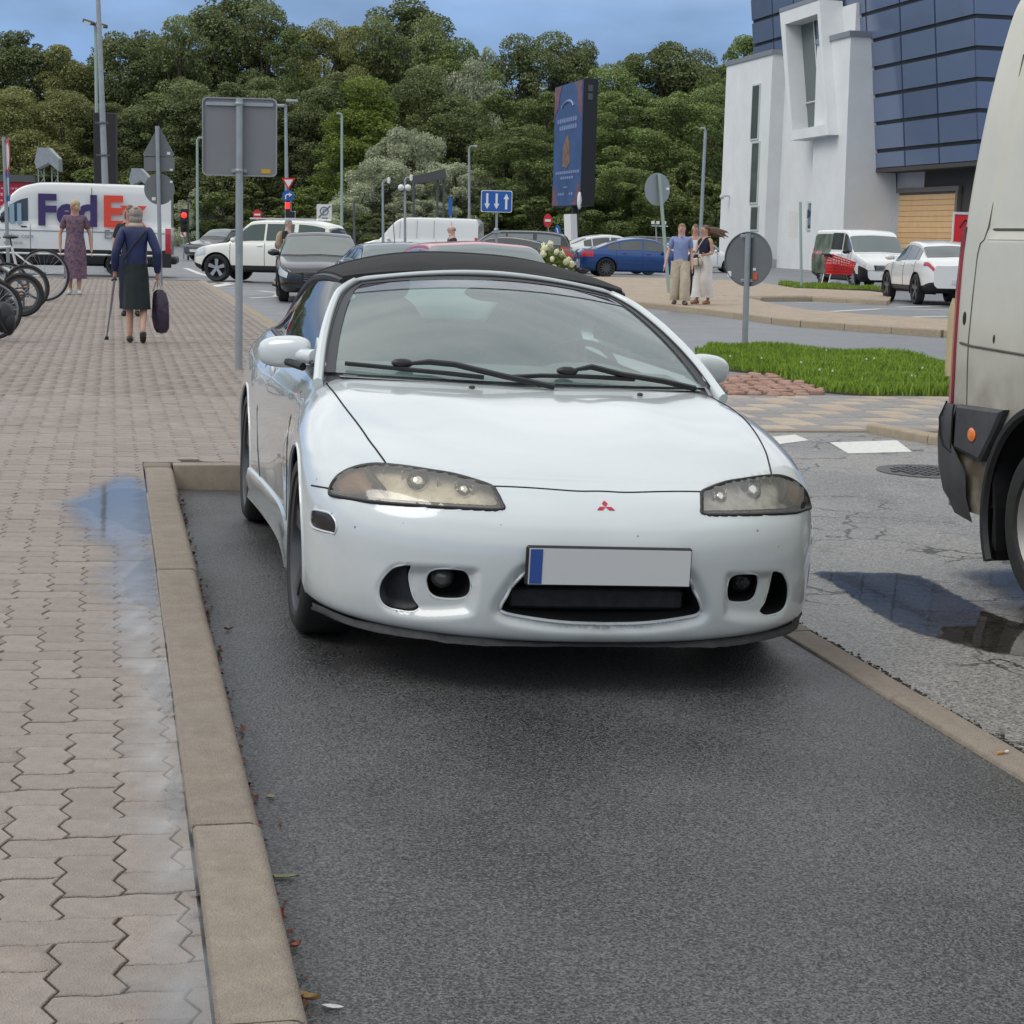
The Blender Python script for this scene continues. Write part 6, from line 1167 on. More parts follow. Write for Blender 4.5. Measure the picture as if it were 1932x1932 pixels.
vehicle('parcel_van', 'white high roofed parcel van with purple and orange FedEx lettering', 'van', BIGV, ctr, fw, P_WH, extra=fed)
# ================================================================ big dirty white van at the right edge
M_DVAN = mat('dirty_white_paint', (.55, .535, .455), .38, var=.05, vscale=2.5, coat=.25)
add_dirt(M_DVAN, .55, 1.15, (.13, .105, .075), 1.7)
M_BUMPV = mat('faded_bumper_plastic', (.05, .052, .056), .55, var=.35, vscale=6, bump=.2, bscale=300)
vr = thing('delivery_van', wg(-.04, 0), YAW, 'dirty white van cut off by the right edge, orange marker on its black bumper', 'van')
xs_ = pch([0, .3, .76, 1.2, 1.5, 1.8, 2.15, 2.5, 2.62], [2.30, 2.285, 2.275, 2.275, 2.285, 2.315, 2.37, 2.455, 2.53])
zz = np.r_[np.linspace(.30, 1.0, 36), np.linspace(1.03, 1.49, 14), np.linspace(1.5, 2.6, 34)]; yy = np.r_[1.325, 1.318, 1.30, np.linspace(1.285, -.35, 92), np.linspace(-.4, -3.9, 40)]
Zg, Yg = np.meshgrid(zz, yy, indexing='ij'); Xg = xs_(Zg); cr_ = np.clip((Yg-1.235)/.09, 0, 1); Xg = Xg+.085*(1-np.sqrt(np.clip(1-cr_**2, 0, 1)))
inp = (1-sstep(1.0, 1.06, Yg))*(sstep(1.50, 1.545, Zg))*(1-sstep(2.32, 2.36, Zg)); Xg = Xg+.018*inp
rr = np.hypot(Yg-.39, Zg-.36); ARV = .485; m = np.abs(rr-ARV) < .022; sc = np.where(m, ARV/np.maximum(rr, .01), 1); Y2 = np.where(m, .39+(Yg-.39)*sc, Yg); Z2 = np.where(m, .36+(Zg-.36)*sc, Zg)
Gv = np.stack([Xg, Y2, Z2], -1); C4 = (Gv[:-1, :-1]+Gv[1:, :-1]+Gv[:-1, 1:]+Gv[1:, 1:])/4; kl = np.hypot(C4[..., 1]-.39, C4[..., 2]-.36) < ARV-.004; kl |= np.hypot(C4[..., 1]+3.1, C4[..., 2]-.36) < .4
I, J = np.nonzero(~kl); mm = Gv.shape[1]; mb = MB(); mb.add(Gv.reshape(-1, 3), [(i*mm+j, i*mm+j+1, (i+1)*mm+j+1, (i+1)*mm+j) for i, j in zip(I, J)])
mir_ = Gv.copy(); mir_[..., 0] = 2*3.28-mir_[..., 0]; mb.add(mir_.reshape(-1, 3), [(i*mm+j+1, i*mm+j, (i+1)*mm+j, (i+1)*mm+j+1) for i, j in zip(I, J)])
re_ = [tuple(p) for p in Gv[:, 0]]; rm_ = [tuple(p) for p in mir_[:, 0]]; mb.grid([re_, rm_]); tp = [tuple(p) for p in Gv[-1]]; tm = [tuple(p) for p in mir_[-1]]; mb.grid([tp, [((a[0]+b[0])/2, a[1], a[2]+.07) for a, b in zip(tp, tm)], tm]); fe_ = [tuple(p) for p in Gv[:, -1]]; fm_ = [tuple(p) for p in mir_[:, -1]]; mb.grid([fe_, fm_])
vb = mb.build('body', M_DVAN, vr)
mb = MB(); mb.box((3.28, -1.3, .34), (1.8, 5.0, .1)); mb.build('chassis', M_VOID, vr, smooth=False)
def vx(y, z): return float(xs_(z))+.085*(1-math.sqrt(max(0, 1-min(1, max(0, (y-1.235)/.09))**2)))
def vline(P, r, m, nm, par=None): mb = MB(); mb.tube([(vx(y, z)-.0005+o, y, z) for y, z, o in [(p+(0,))[:3] for p in P]], r, 5); return mb.build(nm, m, par or vb)
M_SEAM = mat('grimy_seam', (.10, .095, .075), .8)
vline([(1.115, .77), (1.13, .95), (1.135, 1.06), (1.125, 1.25), (1.115, 1.44), (1.10, 1.49)], .0035, M_SEAM, 'panel_gap'); vline([(1.215, 1.045), (1.1, 1.037), (.6, 1.03), (-1, 1.02)], .006, M_SEAM, 'panel_gap'); vline([(1.10, 1.49), (1.07, 1.505), (1.045, 1.56), (1.045, 2.3)], .003, M_SEAM, 'panel_gap'); vline([(1.04, 1.505, .006), (.4, 1.505, .006), (-1.5, 1.505, .006)], .007, M_DVAN, 'ledge'); vline([(1.04, 1.55, .016), (.4, 1.55, .016), (-1.5, 1.55, .016)], .006, M_SEAM, 'panel_gap')
for (y, z, a, b) in ((1.19, 1.155, .018, .032), (.90, 1.08, .010, .020)): mb = MB(); mb.sph((vx(y, z), y, z), (.004, a, b), 9, 6); mb.build('rust_hole', mat('rust_black', (.03, .022, .015), .9, var=.6, vscale=90), vb)
# tail lamp: red strip round the corner with a pale bulging lens
mb = MB(); A = []
for z in np.linspace(.765, 1.56, 20): A.append([(vx(1.255, z)-.001, 1.255, z), (vx(1.255, z)-.010, 1.262, z), (vx(1.255, z)+.004, 1.305, z), (vx(1.255, z)+.016, 1.335-.02*max(0, (z-1.3)/.26), z), (vx(1.255, z)+.05, 1.352-.03*max(0, (z-1.3)/.26), z), (2.47, 1.345-.03*max(0, (z-1.3)/.26), z)])
mb.grid(A); tl = mb.build('tail_lamp', mat('dull_red_lens', (.30, .022, .035), .3, var=.15, vscale=5, coat=.5), vr)
mb = MB(); A = []
for k, z in enumerate(np.linspace(.885, 1.24, 14)): b = .062*min(1, (1.245-z)/.07)**.6*min(1, (z-.875)/.02)**.5; A.append([(2.283, 1.31, z), (2.281, 1.325+b*.7, z), (2.30, 1.34+b, z), (2.40, 1.34+b, z), (2.47, 1.335, z)])
mb.grid(A); mb.build('pale_lens', mat('yellowed_lens', (.52, .41, .22), .35, coat=.4), tl)
vline([(1.252, .77), (1.252, 1.56)], .005, M_BLK, 'lamp_gasket', tl)
# black corner bumper
def bshape(poly, x0, x1, nm, m, bev=.012):
    P = np.array(poly, float); c = P.mean(0); n = len(P); mb = MB(); Q = c+(P-c)*(1-bev*2/np.linalg.norm(P-c, axis=1).mean()); V = [(x1, y, z) for y, z in P]+[(x0+bev, y, z) for y, z in P]+[(x0, y, z) for y, z in Q]
    mb.add(V, [(i, (i+1) % n, n+(i+1) % n, n+i) for i in range(n)]+[(n+i, n+(i+1) % n, 2*n+(i+1) % n, 2*n+i) for i in range(n)]+[tuple(range(2*n, 3*n))]); return mb.build(nm, m, vr, smooth=False)
bshape([(1.165, .772), (1.165, .575), (.905, .545), (.86, .60), (.78, .70), (.72, .79), (.78, .785)], 2.236, 2.30, 'bumper_side_cover', M_BUMPV)
mb = MB(); A = []
for z, yo, xo in ((.775, 1.36, 2.30), (.76, 1.405, 2.255), (.70, 1.425, 2.24), (.60, 1.43, 2.238), (.48, 1.41, 2.24), (.37, 1.37, 2.25), (.31, 1.31, 2.27), (.285, 1.20, 2.29)):
    A.append([(xo, 1.02+.155*max(0, min(1, (z-.55)/.03)), z-.03*(z < .3)), (xo, 1.20, z-.012*(z < .3)), (xo+.006, yo-.11, z), (xo+.035, yo-.045, z), (xo+.09, yo-.008, z), (xo+.2, yo, z), (3.28, yo+.02, z), (4.2, yo, z)])
mb.grid(A); bc = mb.build('rear_bumper', M_BUMPV, vr)
for P in ([(1.30, .775), (1.305, .70), (1.29, .62), (1.25, .575), (1.17, .555)], [(1.166, .77), (1.175, .74), (1.176, .57)]):
    mb = MB(); mb.tube([(2.2385-(z > .77)*-.03, y, z) for y, z in P], .0045, 5); mb.build('bumper_seam', M_GAP, bc)
mb = MB(); mb.sph((2.236, .975, .655), (.008, .040, .032), 20, 10); mk_ = mb.build('side_marker', mat('orange_marker', (.85, .20, .02), .25, coat=.8), vr); mb = MB(); mb.sph((2.237, .975, .655), (.006, .045, .037), 20, 8); mb.build('marker_rim', M_BLK, mk_)
# lower sill, mud flap, wheel and well
bshape([(1.05, .56), (1.01, .32), (.865, .335), (.86, .42), (.90, .55)], 2.29, 2.31, 'sill_panel', mat('dusty_sill', (.20, .185, .145), .6, var=.25, vscale=12), .004)
mb = MB(); an = np.linspace(R(-30), R(210), 36); mb.grid([[(x, .39+(ARV-.01)*math.cos(a), .36+(ARV-.01)*math.sin(a)) for a in an] for x in (2.262, 2.35, 2.85)]); mb.prism([(.39+ARV*math.cos(a), .36+ARV*math.sin(a)) for a in an], 2.85, 2.86, 'yz'); mb.build('wheel_arch', M_VOID, vr)
mb = MB(); mb.tube([(2.262, .39+(ARV-.02)*math.cos(a), .36+(ARV-.02)*math.sin(a)) for a in an], .024, 6); mb.build('arch_trim', M_BLK, vr)
mb = MB(); A = [(2.27, .86, .62), (2.27, .80, .36), (2.27, .795, .205), (2.275, .78, .175), (2.37, .78, .172), (2.385, .80, .36), (2.385, .86, .62)]; mb.add(A+[(p[0], p[1]-.02, p[2]) for p in A], [tuple(range(7)), tuple(range(13, 6, -1))]+[(i, (i+1) % 7, 7+(i+1) % 7, 7+i) for i in range(7)]); mb.build('mud_flap', M_BLK, vr, smooth=False)
for wy in (.39, -3.1):
    for sx, xw in ((-1, 2.385), (1, 4.17)):
        w = link('wheel', None, vr, (xw, wy, .345)); mb = MB(); mb.lathe([(.235, sx*.09), (.245, sx*.105), (.30, sx*.112), (.328, sx*.10), (.345, sx*.075), (.345, -sx*.085), (.325, -sx*.105), (.235, -sx*.10)], 48, (0, 0, 0), 'x'); mb.build('tyre', M_RUB, w)
        mb = MB(); mb.lathe([(.236, sx*.092), (.225, sx*.08), (.20, sx*.05), (.12, sx*.06), (.08, sx*.09), (.001, sx*.095)], 36, (0, 0, 0), 'x'); mb.build('rim', mat('steel_rim', (.30, .29, .27), .5, .5), w)
# ================================================================ street furniture
M_GALV = mat('galvanised_steel', (.34, .37, .38), .45, .55, var=.12, vscale=6); M_SBACK = mat('grey_sign_back', (.215, .225, .235), .5, .3, var=.05, vscale=2); M_SDARK = mat('dark_sign_back', (.16, .175, .18), .5, .3, var=.06, vscale=4); M_SW = mat('sign_white', (.72, .72, .70), .4); M_SR = mat('sign_red', (.55, .025, .03), .4); M_SB = mat('sign_blue', (.015, .10, .40), .4)
M_GREENP = mat('pale_green_pole', (.33, .42, .38), .5, .3); M_DSTEEL = mat('dark_steel', (.10, .105, .11), .5, .4)
def pole_thing(name, u0, v0, u1, Y, r, label, cat, group=None, m=None, zb=0., taper=.75, n=10):
    """pole from its head (u0, v0) to the ground below (u1, any) at distance Y"""
    A = at(u0, v0, Y); d = ray(u1, v0+300); B = np.array([at(u1, v0+250, Y)[0], Y, zb]); t = thing(name, tuple(B), 0, label, cat, group); mb = MB(); mb.tube([(0, 0, 0), tuple(A-B)], [r, r*taper], n); mb.build('pole', m or M_GALV, t); return t, A-B, B
def loc(t, u, v, Y): return at(u, v, Y)-np.array(t.location)
def disc(P, rx, rz, d, mb, n=36, y=0, rot=0.): pts = [(P[0]+rx*math.cos(2*math.pi*k/n), P[2]+rz*math.sin(2*math.pi*k/n)) for k in range(n)]; return mb.prism(pts, P[1]+y, P[1]+y+d, 'xz')
def rrect(cx, cz, w, h, r, n=6): return [(cx+sx*(w/2-r)+r*math.cos(a), cz+sz*(h/2-r)+r*math.sin(a)) for sx, sz, a0 in ((1, 1, 0), (-1, 1, 90), (-1, -1, 180), (1, -1, 270)) for a in [R(a0+90*k/n) for k in range(n+1)]]
s_px = lambda px, Y: px*Y/F
# big square sign seen from behind
Y = 16.6; t, top_, B = pole_thing('road_sign', 452, 186, 451, Y, .034, 'large grey back of a square road sign on a pole left of the convertible', 'road sign', zb=ZP, taper=1.)
c = loc(t, 450.5, 258, Y); w, h = s_px(139, Y), s_px(143, Y); mb = MB(); mb.prism(rrect(c[0], c[2], w, h, .045), c[1]+.055, c[1]+.058, 'xz'); pl_ = mb.build('sign_plate', M_SBACK, t, smooth=False)
ring = rrect(c[0], c[2], w, h, .045); mb = MB(); mb.grid(np.array([[(p[0], c[1]+.058, p[1]) for p in ring], [(p[0], c[1]+.040, p[1]) for p in ring], [(c[0]+(p[0]-c[0])*.965, c[1]+.040, c[2]+(p[1]-c[2])*.965) for p in ring]]), 0, True); mb.build('folded_edge', mat('pale_sign_edge', (.30, .31, .32), .45, .3), pl_, smooth=False)
for vv in (196, 322): z = loc(t, 450, vv, Y)[2]; mb = MB(); mb.box((c[0], c[1]+.045, z), (w*.9 if vv < 200 else .14, .02, .03)); mb.lathe([(.037, z-.018), (.041, z), (.037, z+.018)], 12, (0, 0, 0), 'z'); mb.build('bracket', M_GALV, t, smooth=False)
q = loc(t, 500, 323, Y); mb = MB(); mb.box((q[0], c[1]+.053, q[2]), (s_px(17, Y), .003, s_px(8, Y))); mb.build('yellow_sticker', mat('sticker_yellow', (.55, .33, .03), .5), t, smooth=False)
# triangle, plate and disc, all from behind
Y = 40.; t, top_, B = pole_thing('road_sign', 296.5, 238, 303, Y, .045, 'stacked triangular, square and round grey sign backs on one thin pole', 'road sign', zb=ZP, taper=1.)
tri = [loc(t, *p, Y) for p in ((298, 236), (328, 291), (325, 296), (271, 296), (268, 291))]; mb = MB(); mb.prism([(p[0], p[2]) for p in tri], .07, .075, 'xz'); mb.build('triangle_plate', M_SDARK, t, smooth=False)
c = loc(t, 299, 309, Y); mb = MB(); mb.prism(rrect(c[0], c[2], s_px(57, Y), s_px(27, Y), .05), .07, .075, 'xz'); mb.build('square_plate', M_SDARK, t, smooth=False)
c = loc(t, 299.5, 357, Y); mb = MB(); disc((c[0], 0, c[2]), s_px(28.5, Y), s_px(28.5, Y), .005, mb, y=.07); mb.build('round_plate', M_SDARK, t, smooth=False)
for (u, v, a, b) in ((317, 289, 6, 5), (322, 343, 5, 4), (289, 375, 7, 6), (322, 320, 6, 3)): q = loc(t, u, v, Y); mb = MB(); mb.box((q[0], .066, q[2]), (s_px(a, Y), .004, s_px(b, Y))); mb.build('white_sticker', M_SW, t, smooth=False)
# sign edge-on at the left border
Y = 31.; t, top_, B = pole_thing('road_sign', 7, 258, 17, Y, .032, 'red rimmed round sign seen nearly edge on, at the left border above the bicycles', 'road sign', zb=ZP, taper=1.)
Mz = Matrix.Rotation(R(-67), 4, 'Z'); c = loc(t, 9, 295, Y)
for rr_, dd, m_, nm in ((.30, 0, M_SR, 'round_plate'), (.22, -.006, M_SW, 'round_face')): mb = MB(); mb.prism([(rr_*math.cos(2*math.pi*k/28), rr_*math.sin(2*math.pi*k/28)) for k in range(28)], dd-.004, dd, 'xz', M=Matrix.Translation((c[0]+.05, 0, c[2])) @ Mz); mb.build(nm, m_, t, smooth=False)
c = loc(t, 11, 352, Y); mb = MB(); mb.prism(rrect(0, 0, .34, .5, .04), 0, .006, 'xz', M=Matrix.Translation((c[0]+.04, 0, c[2])) @ Mz); mb.build('lower_plate', M_SB, t, smooth=False); mb = MB(); mb.prism(rrect(0, 0, .2, .3, .04), -.006, -.002, 'xz', M=Matrix.Translation((c[0]+.04, 0, c[2])) @ Mz); mb.build('white_symbol', M_SW, t, smooth=False)
# tall mast, thin lamp post with floodlights, dark screen
Y = 58.; t, top_, B = pole_thing('lamp_mast', 184, -30, 202, Y, .125, 'tall tapered pale steel mast running out of the top of the photo', 'lamp post', taper=.55)
for v in (232, 293, 354): q = loc(t, 193+(v-232)*.045, v, Y); mb = MB(); mb.lathe([(.13, q[2]-.03), (.15, q[2]), (.13, q[2]+.03)], 12, (q[0], 0, 0), 'z'); mb.box((q[0], -.1, q[2]), (.42, .06, .05)); mb.build('clamp', M_DSTEEL, t)
Y = 78.; t, top_, B = pole_thing('lamp_post', 180, 48, 184, Y, .085, 'thin grey lamp post with two dark floodlights behind the tall mast', 'lamp post', m=M_GREENP)
for u, v, tl_ in ((172, 42, 16), (196, 48, 12)): q = loc(t, u, v, Y); mb = MB(); mb.box((0, 0, 0), (s_px(21, Y), .3, .16), bev=.03, M=Matrix.Translation((q[0]-.1, 0, q[2])) @ Matrix.Rotation(R(tl_), 4, 'Y')); f_ = mb.build('floodlight', M_DSTEEL, t, smooth=False); mb = MB(); mb.box((0, -.1, -.05), (s_px(12, Y), .2, .1), M=Matrix.Translation((q[0]-.12, -.06, q[2])) @ Matrix.Rotation(R(tl_), 4, 'Y')); mb.build('lamp_glass', mat('floodlight_glass', (.55, .57, .56), .3), f_, smooth=False)
q0 = loc(t, 172, 44, Y); q1 = loc(t, 196, 50, Y); mb = MB(); mb.tube([q0, q1], .05, 6); mb.build('cross_arm', M_DSTEEL, t)
Y = 70.; q = at(195, 212, Y); t = thing('screen_panel', (q[0], Y, 0), 0, 'tall black back of a screen panel behind the steel mast', 'screen'); w = s_px(40, Y); mb = MB(); mb.box((0, .35, q[2]*.5+.6), (w, .5, q[2]-1.2), bev=.03); mb.build('cabinet', mat('screen_black', (.016, .014, .015), .6), t, smooth=False); mb = MB(); mb.box((0, .35, .4), (w*.4, .3, .9)); mb.build('foot', M_DSTEEL, t, smooth=False)
def truss(u0, u1, v0, vb, Y, label, name='truss_portal'):
    q = at((u0+u1)/2, v0, Y); t = thing(name, (q[0], Y, 0), 0, label, 'truss'); w = s_px(u1-u0, Y); h = q[2]
    for i, sx in enumerate((-.5, .2)):
        mb = MB(); x0 = sx*w; dx = w*.3
        for a in (0, 1): mb.tube([(x0+a*dx, 0, 0), (x0+a*dx, 0, h*.82)], .035, 5)
        for k in range(10): mb.tube([(x0+(k % 2)*dx, 0, h*.08*k), (x0+((k+1) % 2)*dx, 0, h*.08*(k+1))], .022, 4)
        mb.build('lattice_leg', M_GALV, t)
    mb = MB(); mb.add([(-w*.62, -.3, h*.86), (-w*.45, -.3, h), (w*.1, -.3, h*1.0), (w*.62, -.3, h*.90), (w*.62, -.3, h*.78), (w*.1, -.3, h*.86), (-w*.5, -.3, h*.80)]+[(-w*.62, .5, h*.86), (-w*.45, .5, h), (w*.1, .5, h*1.0), (w*.62, .5, h*.90), (w*.62, .5, h*.78), (w*.1, .5, h*.86), (-w*.5, .5, h*.80)], [tuple(range(7)), tuple(range(13, 6, -1))]+[(i, (i+1) % 7, 7+(i+1) % 7, 7+i) for i in range(7)]); mb.build('canopy', M_GALV, t, smooth=False)
truss(72, 108, 279, 400, 92, 'grey lattice portal with a sloped canopy above the parcel van cab'); truss(249, 279, 318, 400, 96, 'smaller grey lattice stand left of the triangular sign pole')
Y = 82.; q = at(-10, 340, Y); t = thing('billboard', (q[0], Y, 0), 0, 'red advertising board with white marks at the far left', 'billboard'); w = s_px(140, Y); zt_ = q[2]
mb = MB(); mb.box((0, 0, zt_-.85), (w, .18, 1.7)); pn = mb.build('panel', mat('billboard_red', (.42, .012, .035), .4), t, smooth=False); mb = MB(); mb.box((0, -.02, zt_+.1), (w*1.05, .4, .3)); mb.tube([(-w*.4, 0, 0), (-w*.4, 0, zt_)], .1, 6); mb.tube([(w*.4, 0, 0), (w*.4, 0, zt_)], .1, 6); mb.build('frame', M_DSTEEL, t, smooth=False)
mb = MB(); rg_ = random.Random(6)
for k in range(5):
    for i in range(8): mb.box((w*.10+i*.17+rg_.uniform(-.03, .03), -.1, zt_-.35-k*.27), (.10, .02, .13 if k == 1 else .07))
mb.build('lettering', mat('pink_print', (.62, .35, .45), .5), pn, smooth=False)
# signals, small signs and posts of the junction
def light_head(t, c, r, lit, name='signal_head'):
    mb = MB(); mb.box((c[0], c[1], c[2]-r*1.9), (r*2.6, .22, r*8.2), bev=.02); hd = mb.build(name, M_BLK, t, smooth=False); mb = MB(); mb.sph((c[0], c[1]-.12, c[2]), (r, .05, r), 12, 8); mb.build('lit_red_lamp', lit, hd)
    for k in (1, 2): mb = MB(); mb.sph((c[0], c[1]-.11, c[2]-r*2.3*k), (r, .04, r), 12, 8); mb.build('dark_lamp', M_VOID, hd)
M_LRED = mat('lit_red_signal', (1., .02, .015), .3, emit=2.2)
Y = 84.; t, top_, B = pole_thing('traffic_light', 355, 375, 355, Y, .06, 'small traffic signal showing red left of the white off roader', 'traffic light', m=M_DSTEEL); light_head(t, loc(t, 349, 406, Y)-[0, .1, 0], .13, M_LRED)
Y = 86.; t, top_, B = pole_thing('chevron_sign', 346, 432, 347, Y, .04, 'little red and white chevron board low by the verge', 'road sign'); c = loc(t, 346, 440, Y); mb = MB(); mb.box((c[0], -.06, c[2]), (s_px(9, Y), .03, s_px(14, Y))); b_ = mb.build('board', M_SW, t, smooth=False); mb = MB(); a = s_px(4, Y); mb.prism([(c[0]-a, c[2]), (c[0]+a*.2, c[2]+a*1.5), (c[0]+a, c[2]+a*1.5), (c[0]-a*.1, c[2]), (c[0]+a, c[2]-a*1.5), (c[0]+a*.2, c[2]-a*1.5)], -.085, -.077, 'xz'); mb.build('chevron', M_SR, b_, smooth=False)
def lamp(u0, v0, u1, Y, r, arm, label, m=None, tall=.12):
    t, tp_, B = pole_thing('lamp_post', u0, v0, u1, Y, r, label, 'lamp post', 'lamp posts round the junction', m=m); mb = MB(); a = s_px(arm, Y); mb.tube([tuple(tp_), tuple(tp_+[a*.25, 0, .1]), tuple(tp_+[a, 0, .12])], r*.55, 6); mb.build('arm', m or M_GALV, t); mb = MB(); mb.box(tuple(tp_+[a*1.15, 0, .10]), (abs(a)*.5, .2, tall), bev=.03); mb.build('lamp_head', M_SW if tall > .2 else M_GALV, t, smooth=False); return t
lamp(372, 264, 373, 88, .075, 9, 'slim green lamp post with a short hooked head beside the square sign', M_GREENP); lamp(645, 219, 645, 82, .07, -7, 'slim pale green lamp post with a tiny head left of centre', M_GREENP); lamp(885, 280, 885, 86, .07, 11, 'slim grey lamp post right of the white windowless van'); lamp(1331, 247, 1319, 80, .09, -7, 'leaning grey lamp post above the walking couple')
t = lamp(722, 345, 722, 74, .06, 10, 'short camera post with a white arm, left of its twin', None, .25); t = lamp(764, 340, 763, 74, .06, 10, 'short camera post with two white lamps beside the dark gantry', None, .25)
for u in (757, 770): q = loc(t, u, 354, 74); mb = MB(); mb.sph((q[0], -.1, q[2]), .13, 10, 8); mb.build('white_lamp', M_SW, t)
Y = 64.; t, top_, B = pole_thing('lamp_post', 539, 197, 543, Y, .085, 'grey lamp post carrying a give way sign, blue arrow disc and red signal', 'lamp post', taper=.6)
for sx, dz in ((-1, -.05), (1, .12)): mb = MB(); mb.box(tuple(top_+[sx*.22, 0, dz]), (.42, .2, .10), bev=.03); mb.build('lamp_head', M_GALV, t, smooth=False)
T3_ = lambda u, v, s: [(lambda q: (q[0], q[2]))(loc(t, u+a*s, v+b*s, Y)) for a, b in ((-1, -.85), (1, -.85), (0, .9))]
for s, y0_, m_, nm in ((13, -.10, M_SR, 'give_way_plate'), (8.2, -.106, M_SW, 'give_way_face')): mb = MB(); mb.prism(T3_(545, 347 if s > 10 else 346, s), y0_, y0_+.005, 'xz'); mb.build(nm, m_, t, smooth=False)
c = loc(t, 544, 370, Y); mb = MB(); disc((c[0], 0, c[2]), s_px(11, Y), s_px(11, Y), .01, mb, y=-.10); bd_ = mb.build('blue_disc', M_SB, t, smooth=False); mb = MB(); a = s_px(1, Y)
mb.tube([(c[0]-4*a, -.11, c[2]-6*a), (c[0]-4*a, -.11, c[2]), (c[0]-2*a, -.11, c[2]+2.5*a), (c[0]+2*a, -.11, c[2]+2.5*a)], a*1.3, 6); mb.prism([(c[0]+2*a, c[2]+6.5*a), (c[0]+8*a, c[2]+2.5*a), (c[0]+2*a, c[2]-1.5*a)], -.12, -.105, 'xz'); mb.build('white_arrow', M_SW, bd_, smooth=False)
mb = MB(); a = s_px(1, Y); c = loc(t, 547, 399, Y); mb.prism([(c[0]-8*a, c[2]+19*a), (c[0]+3*a, c[2]+19*a), (c[0]+3*a, c[2]+1*a), (c[0]+11*a, c[2]+1*a), (c[0]+11*a, c[2]-12*a), (c[0]-8*a, c[2]-12*a)], -.10, -.07, 'xz'); bk = mb.build('signal_board', M_SW, t, smooth=False); mb = MB(); mb.prism([(c[0]-7*a, c[2]+18*a), (c[0]+2*a, c[2]+18*a), (c[0]+2*a, c[2]+0*a), (c[0]+10*a, c[2]+0*a), (c[0]+10*a, c[2]-11*a), (c[0]-7*a, c[2]-11*a)], -.2, -.104, 'xz'); mb.build('signal_case', M_BLK, bk, smooth=False)
q = loc(t, 544, 388, Y); mb = MB(); mb.box((q[0], -.21, q[2]), (a*8, .03, a*12), bev=.01); mb.build('lit_red_lamp', M_LRED, bk, smooth=False)
def noentry(u, v, rx, rz, Y, label, vb=None):
    t, tp_, B = pole_thing('no_entry_sign', u, v, u, Y, .035, label, 'road sign', 'no entry signs'); c = loc(t, u, v, Y); mb = MB(); disc((c[0], 0, c[2]), s_px(rx, Y), s_px(rz, Y), .02, mb, y=-.08); o = mb.build('red_disc', M_SR, t, smooth=False); mb = MB(); mb.box((c[0], -.09, c[2]), (s_px(rx*1.35, Y), .02, s_px(rz*.36, Y))); mb.build('white_bar', M_SW, o, smooth=False)
noentry(486, 405, 8.3, 9.5, 80, 'red no entry sign above the white off roader bonnet'); noentry(1033.5, 416, 8, 12.5, 84, 'red no entry sign left of the advertising screen post')
Y = 70.; t, tp_, B = pole_thing('parking_sign', 612, 388, 612, Y, .04, 'white square end of parking zone sign above the white off roader tail', 'road sign'); c = loc(t, 612, 400.5, Y); w = s_px(28, Y); mb = MB(); mb.prism(rrect(c[0], c[2], w, w*1.05, .03), -.08, -.06, 'xz'); pl_ = mb.build('plate', M_SW, t, smooth=False)
mb = MB(); M_G2 = mat('sign_grey', (.12, .17, .18), .5); P = [(c[0]+w*.26*math.cos(a), -.085, c[2]+w*.08+w*.26*math.sin(a)) for a in np.linspace(0, 2*math.pi, 21)]; mb.tube(P, w*.035, 5); mb.tube([(c[0]-w*.36, -.085, c[2]-w*.34), (c[0]+w*.40, -.085, c[2]+w*.44)], w*.045, 5); mb.tube([(c[0]-w*.08, -.085, c[2]-w*.06), (c[0]-w*.08, -.085, c[2]+w*.2), (c[0]+w*.06, -.085, c[2]+w*.2), (c[0]+w*.06, -.085, c[2]+w*.08), (c[0]-w*.08, -.085, c[2]+w*.08)], w*.02, 4); mb.box((c[0]+w*.06, -.083, c[2]-w*.38), (w*.4, .004, w*.08)); mb.build('symbol', M_G2, pl_, smooth=False)
t, tp_, B = pole_thing('bollard_post', 668, 379, 667, 76, .06, 'plain grey steel post between the off roader and the windowless van', 'post', m=M_DSTEEL); t, tp_, B = pole_thing('marker_post', 850, 374, 850, 78, .05, 'narrow post with a blue top right of the dark gantry', 'post'); mb = MB(); mb.box(tuple(tp_+[0, -.06, -.35]), (.16, .05, .75)); mb.build('blue_plate', M_SB, t, smooth=False)
Y = 90.; q = at(808, 320, Y); t = thing('sign_gantry', (q[0], Y, 0), 0, 'dark slanted sign gantry seen from behind, among the willows', 'gantry'); P = [loc(t, *p, Y) for p in ((778, 334), (840, 318), (842, 337), (782, 347))]
mb = MB(); mb.prism([(p[0], p[2]) for p in P], -.3, .3, 'xz'); mb.build('sign_box', mat('gantry_grey', (.07, .072, .075), .6), t, smooth=False)
for u in (781, 826, 838): q_ = loc(t, u, 340, Y); mb = MB(); mb.tube([(q_[0], 0, 0), tuple(q_)], .06, 6); mb.build('leg', M_DSTEEL, t)
# low railing
q = at(726, 462, 62); t = thing('railing', (q[0], 62, 0), 0, 'low grey pedestrian railing between the black sedan and the windowless van', 'railing'); w = s_px(46, 62); mb = MB()
for z in (.95, .55): mb.tube([(-w/2, 0, z), (w/2, 0, z)], .025, 6)
mb.build('rail', M_GALV, t)
for k in range(4): mb = MB(); mb.tube([(-w/2+w*k/3, 0, 0), (-w/2+w*k/3, 0, .95)], .03, 6); mb.build('post', M_GALV, t)
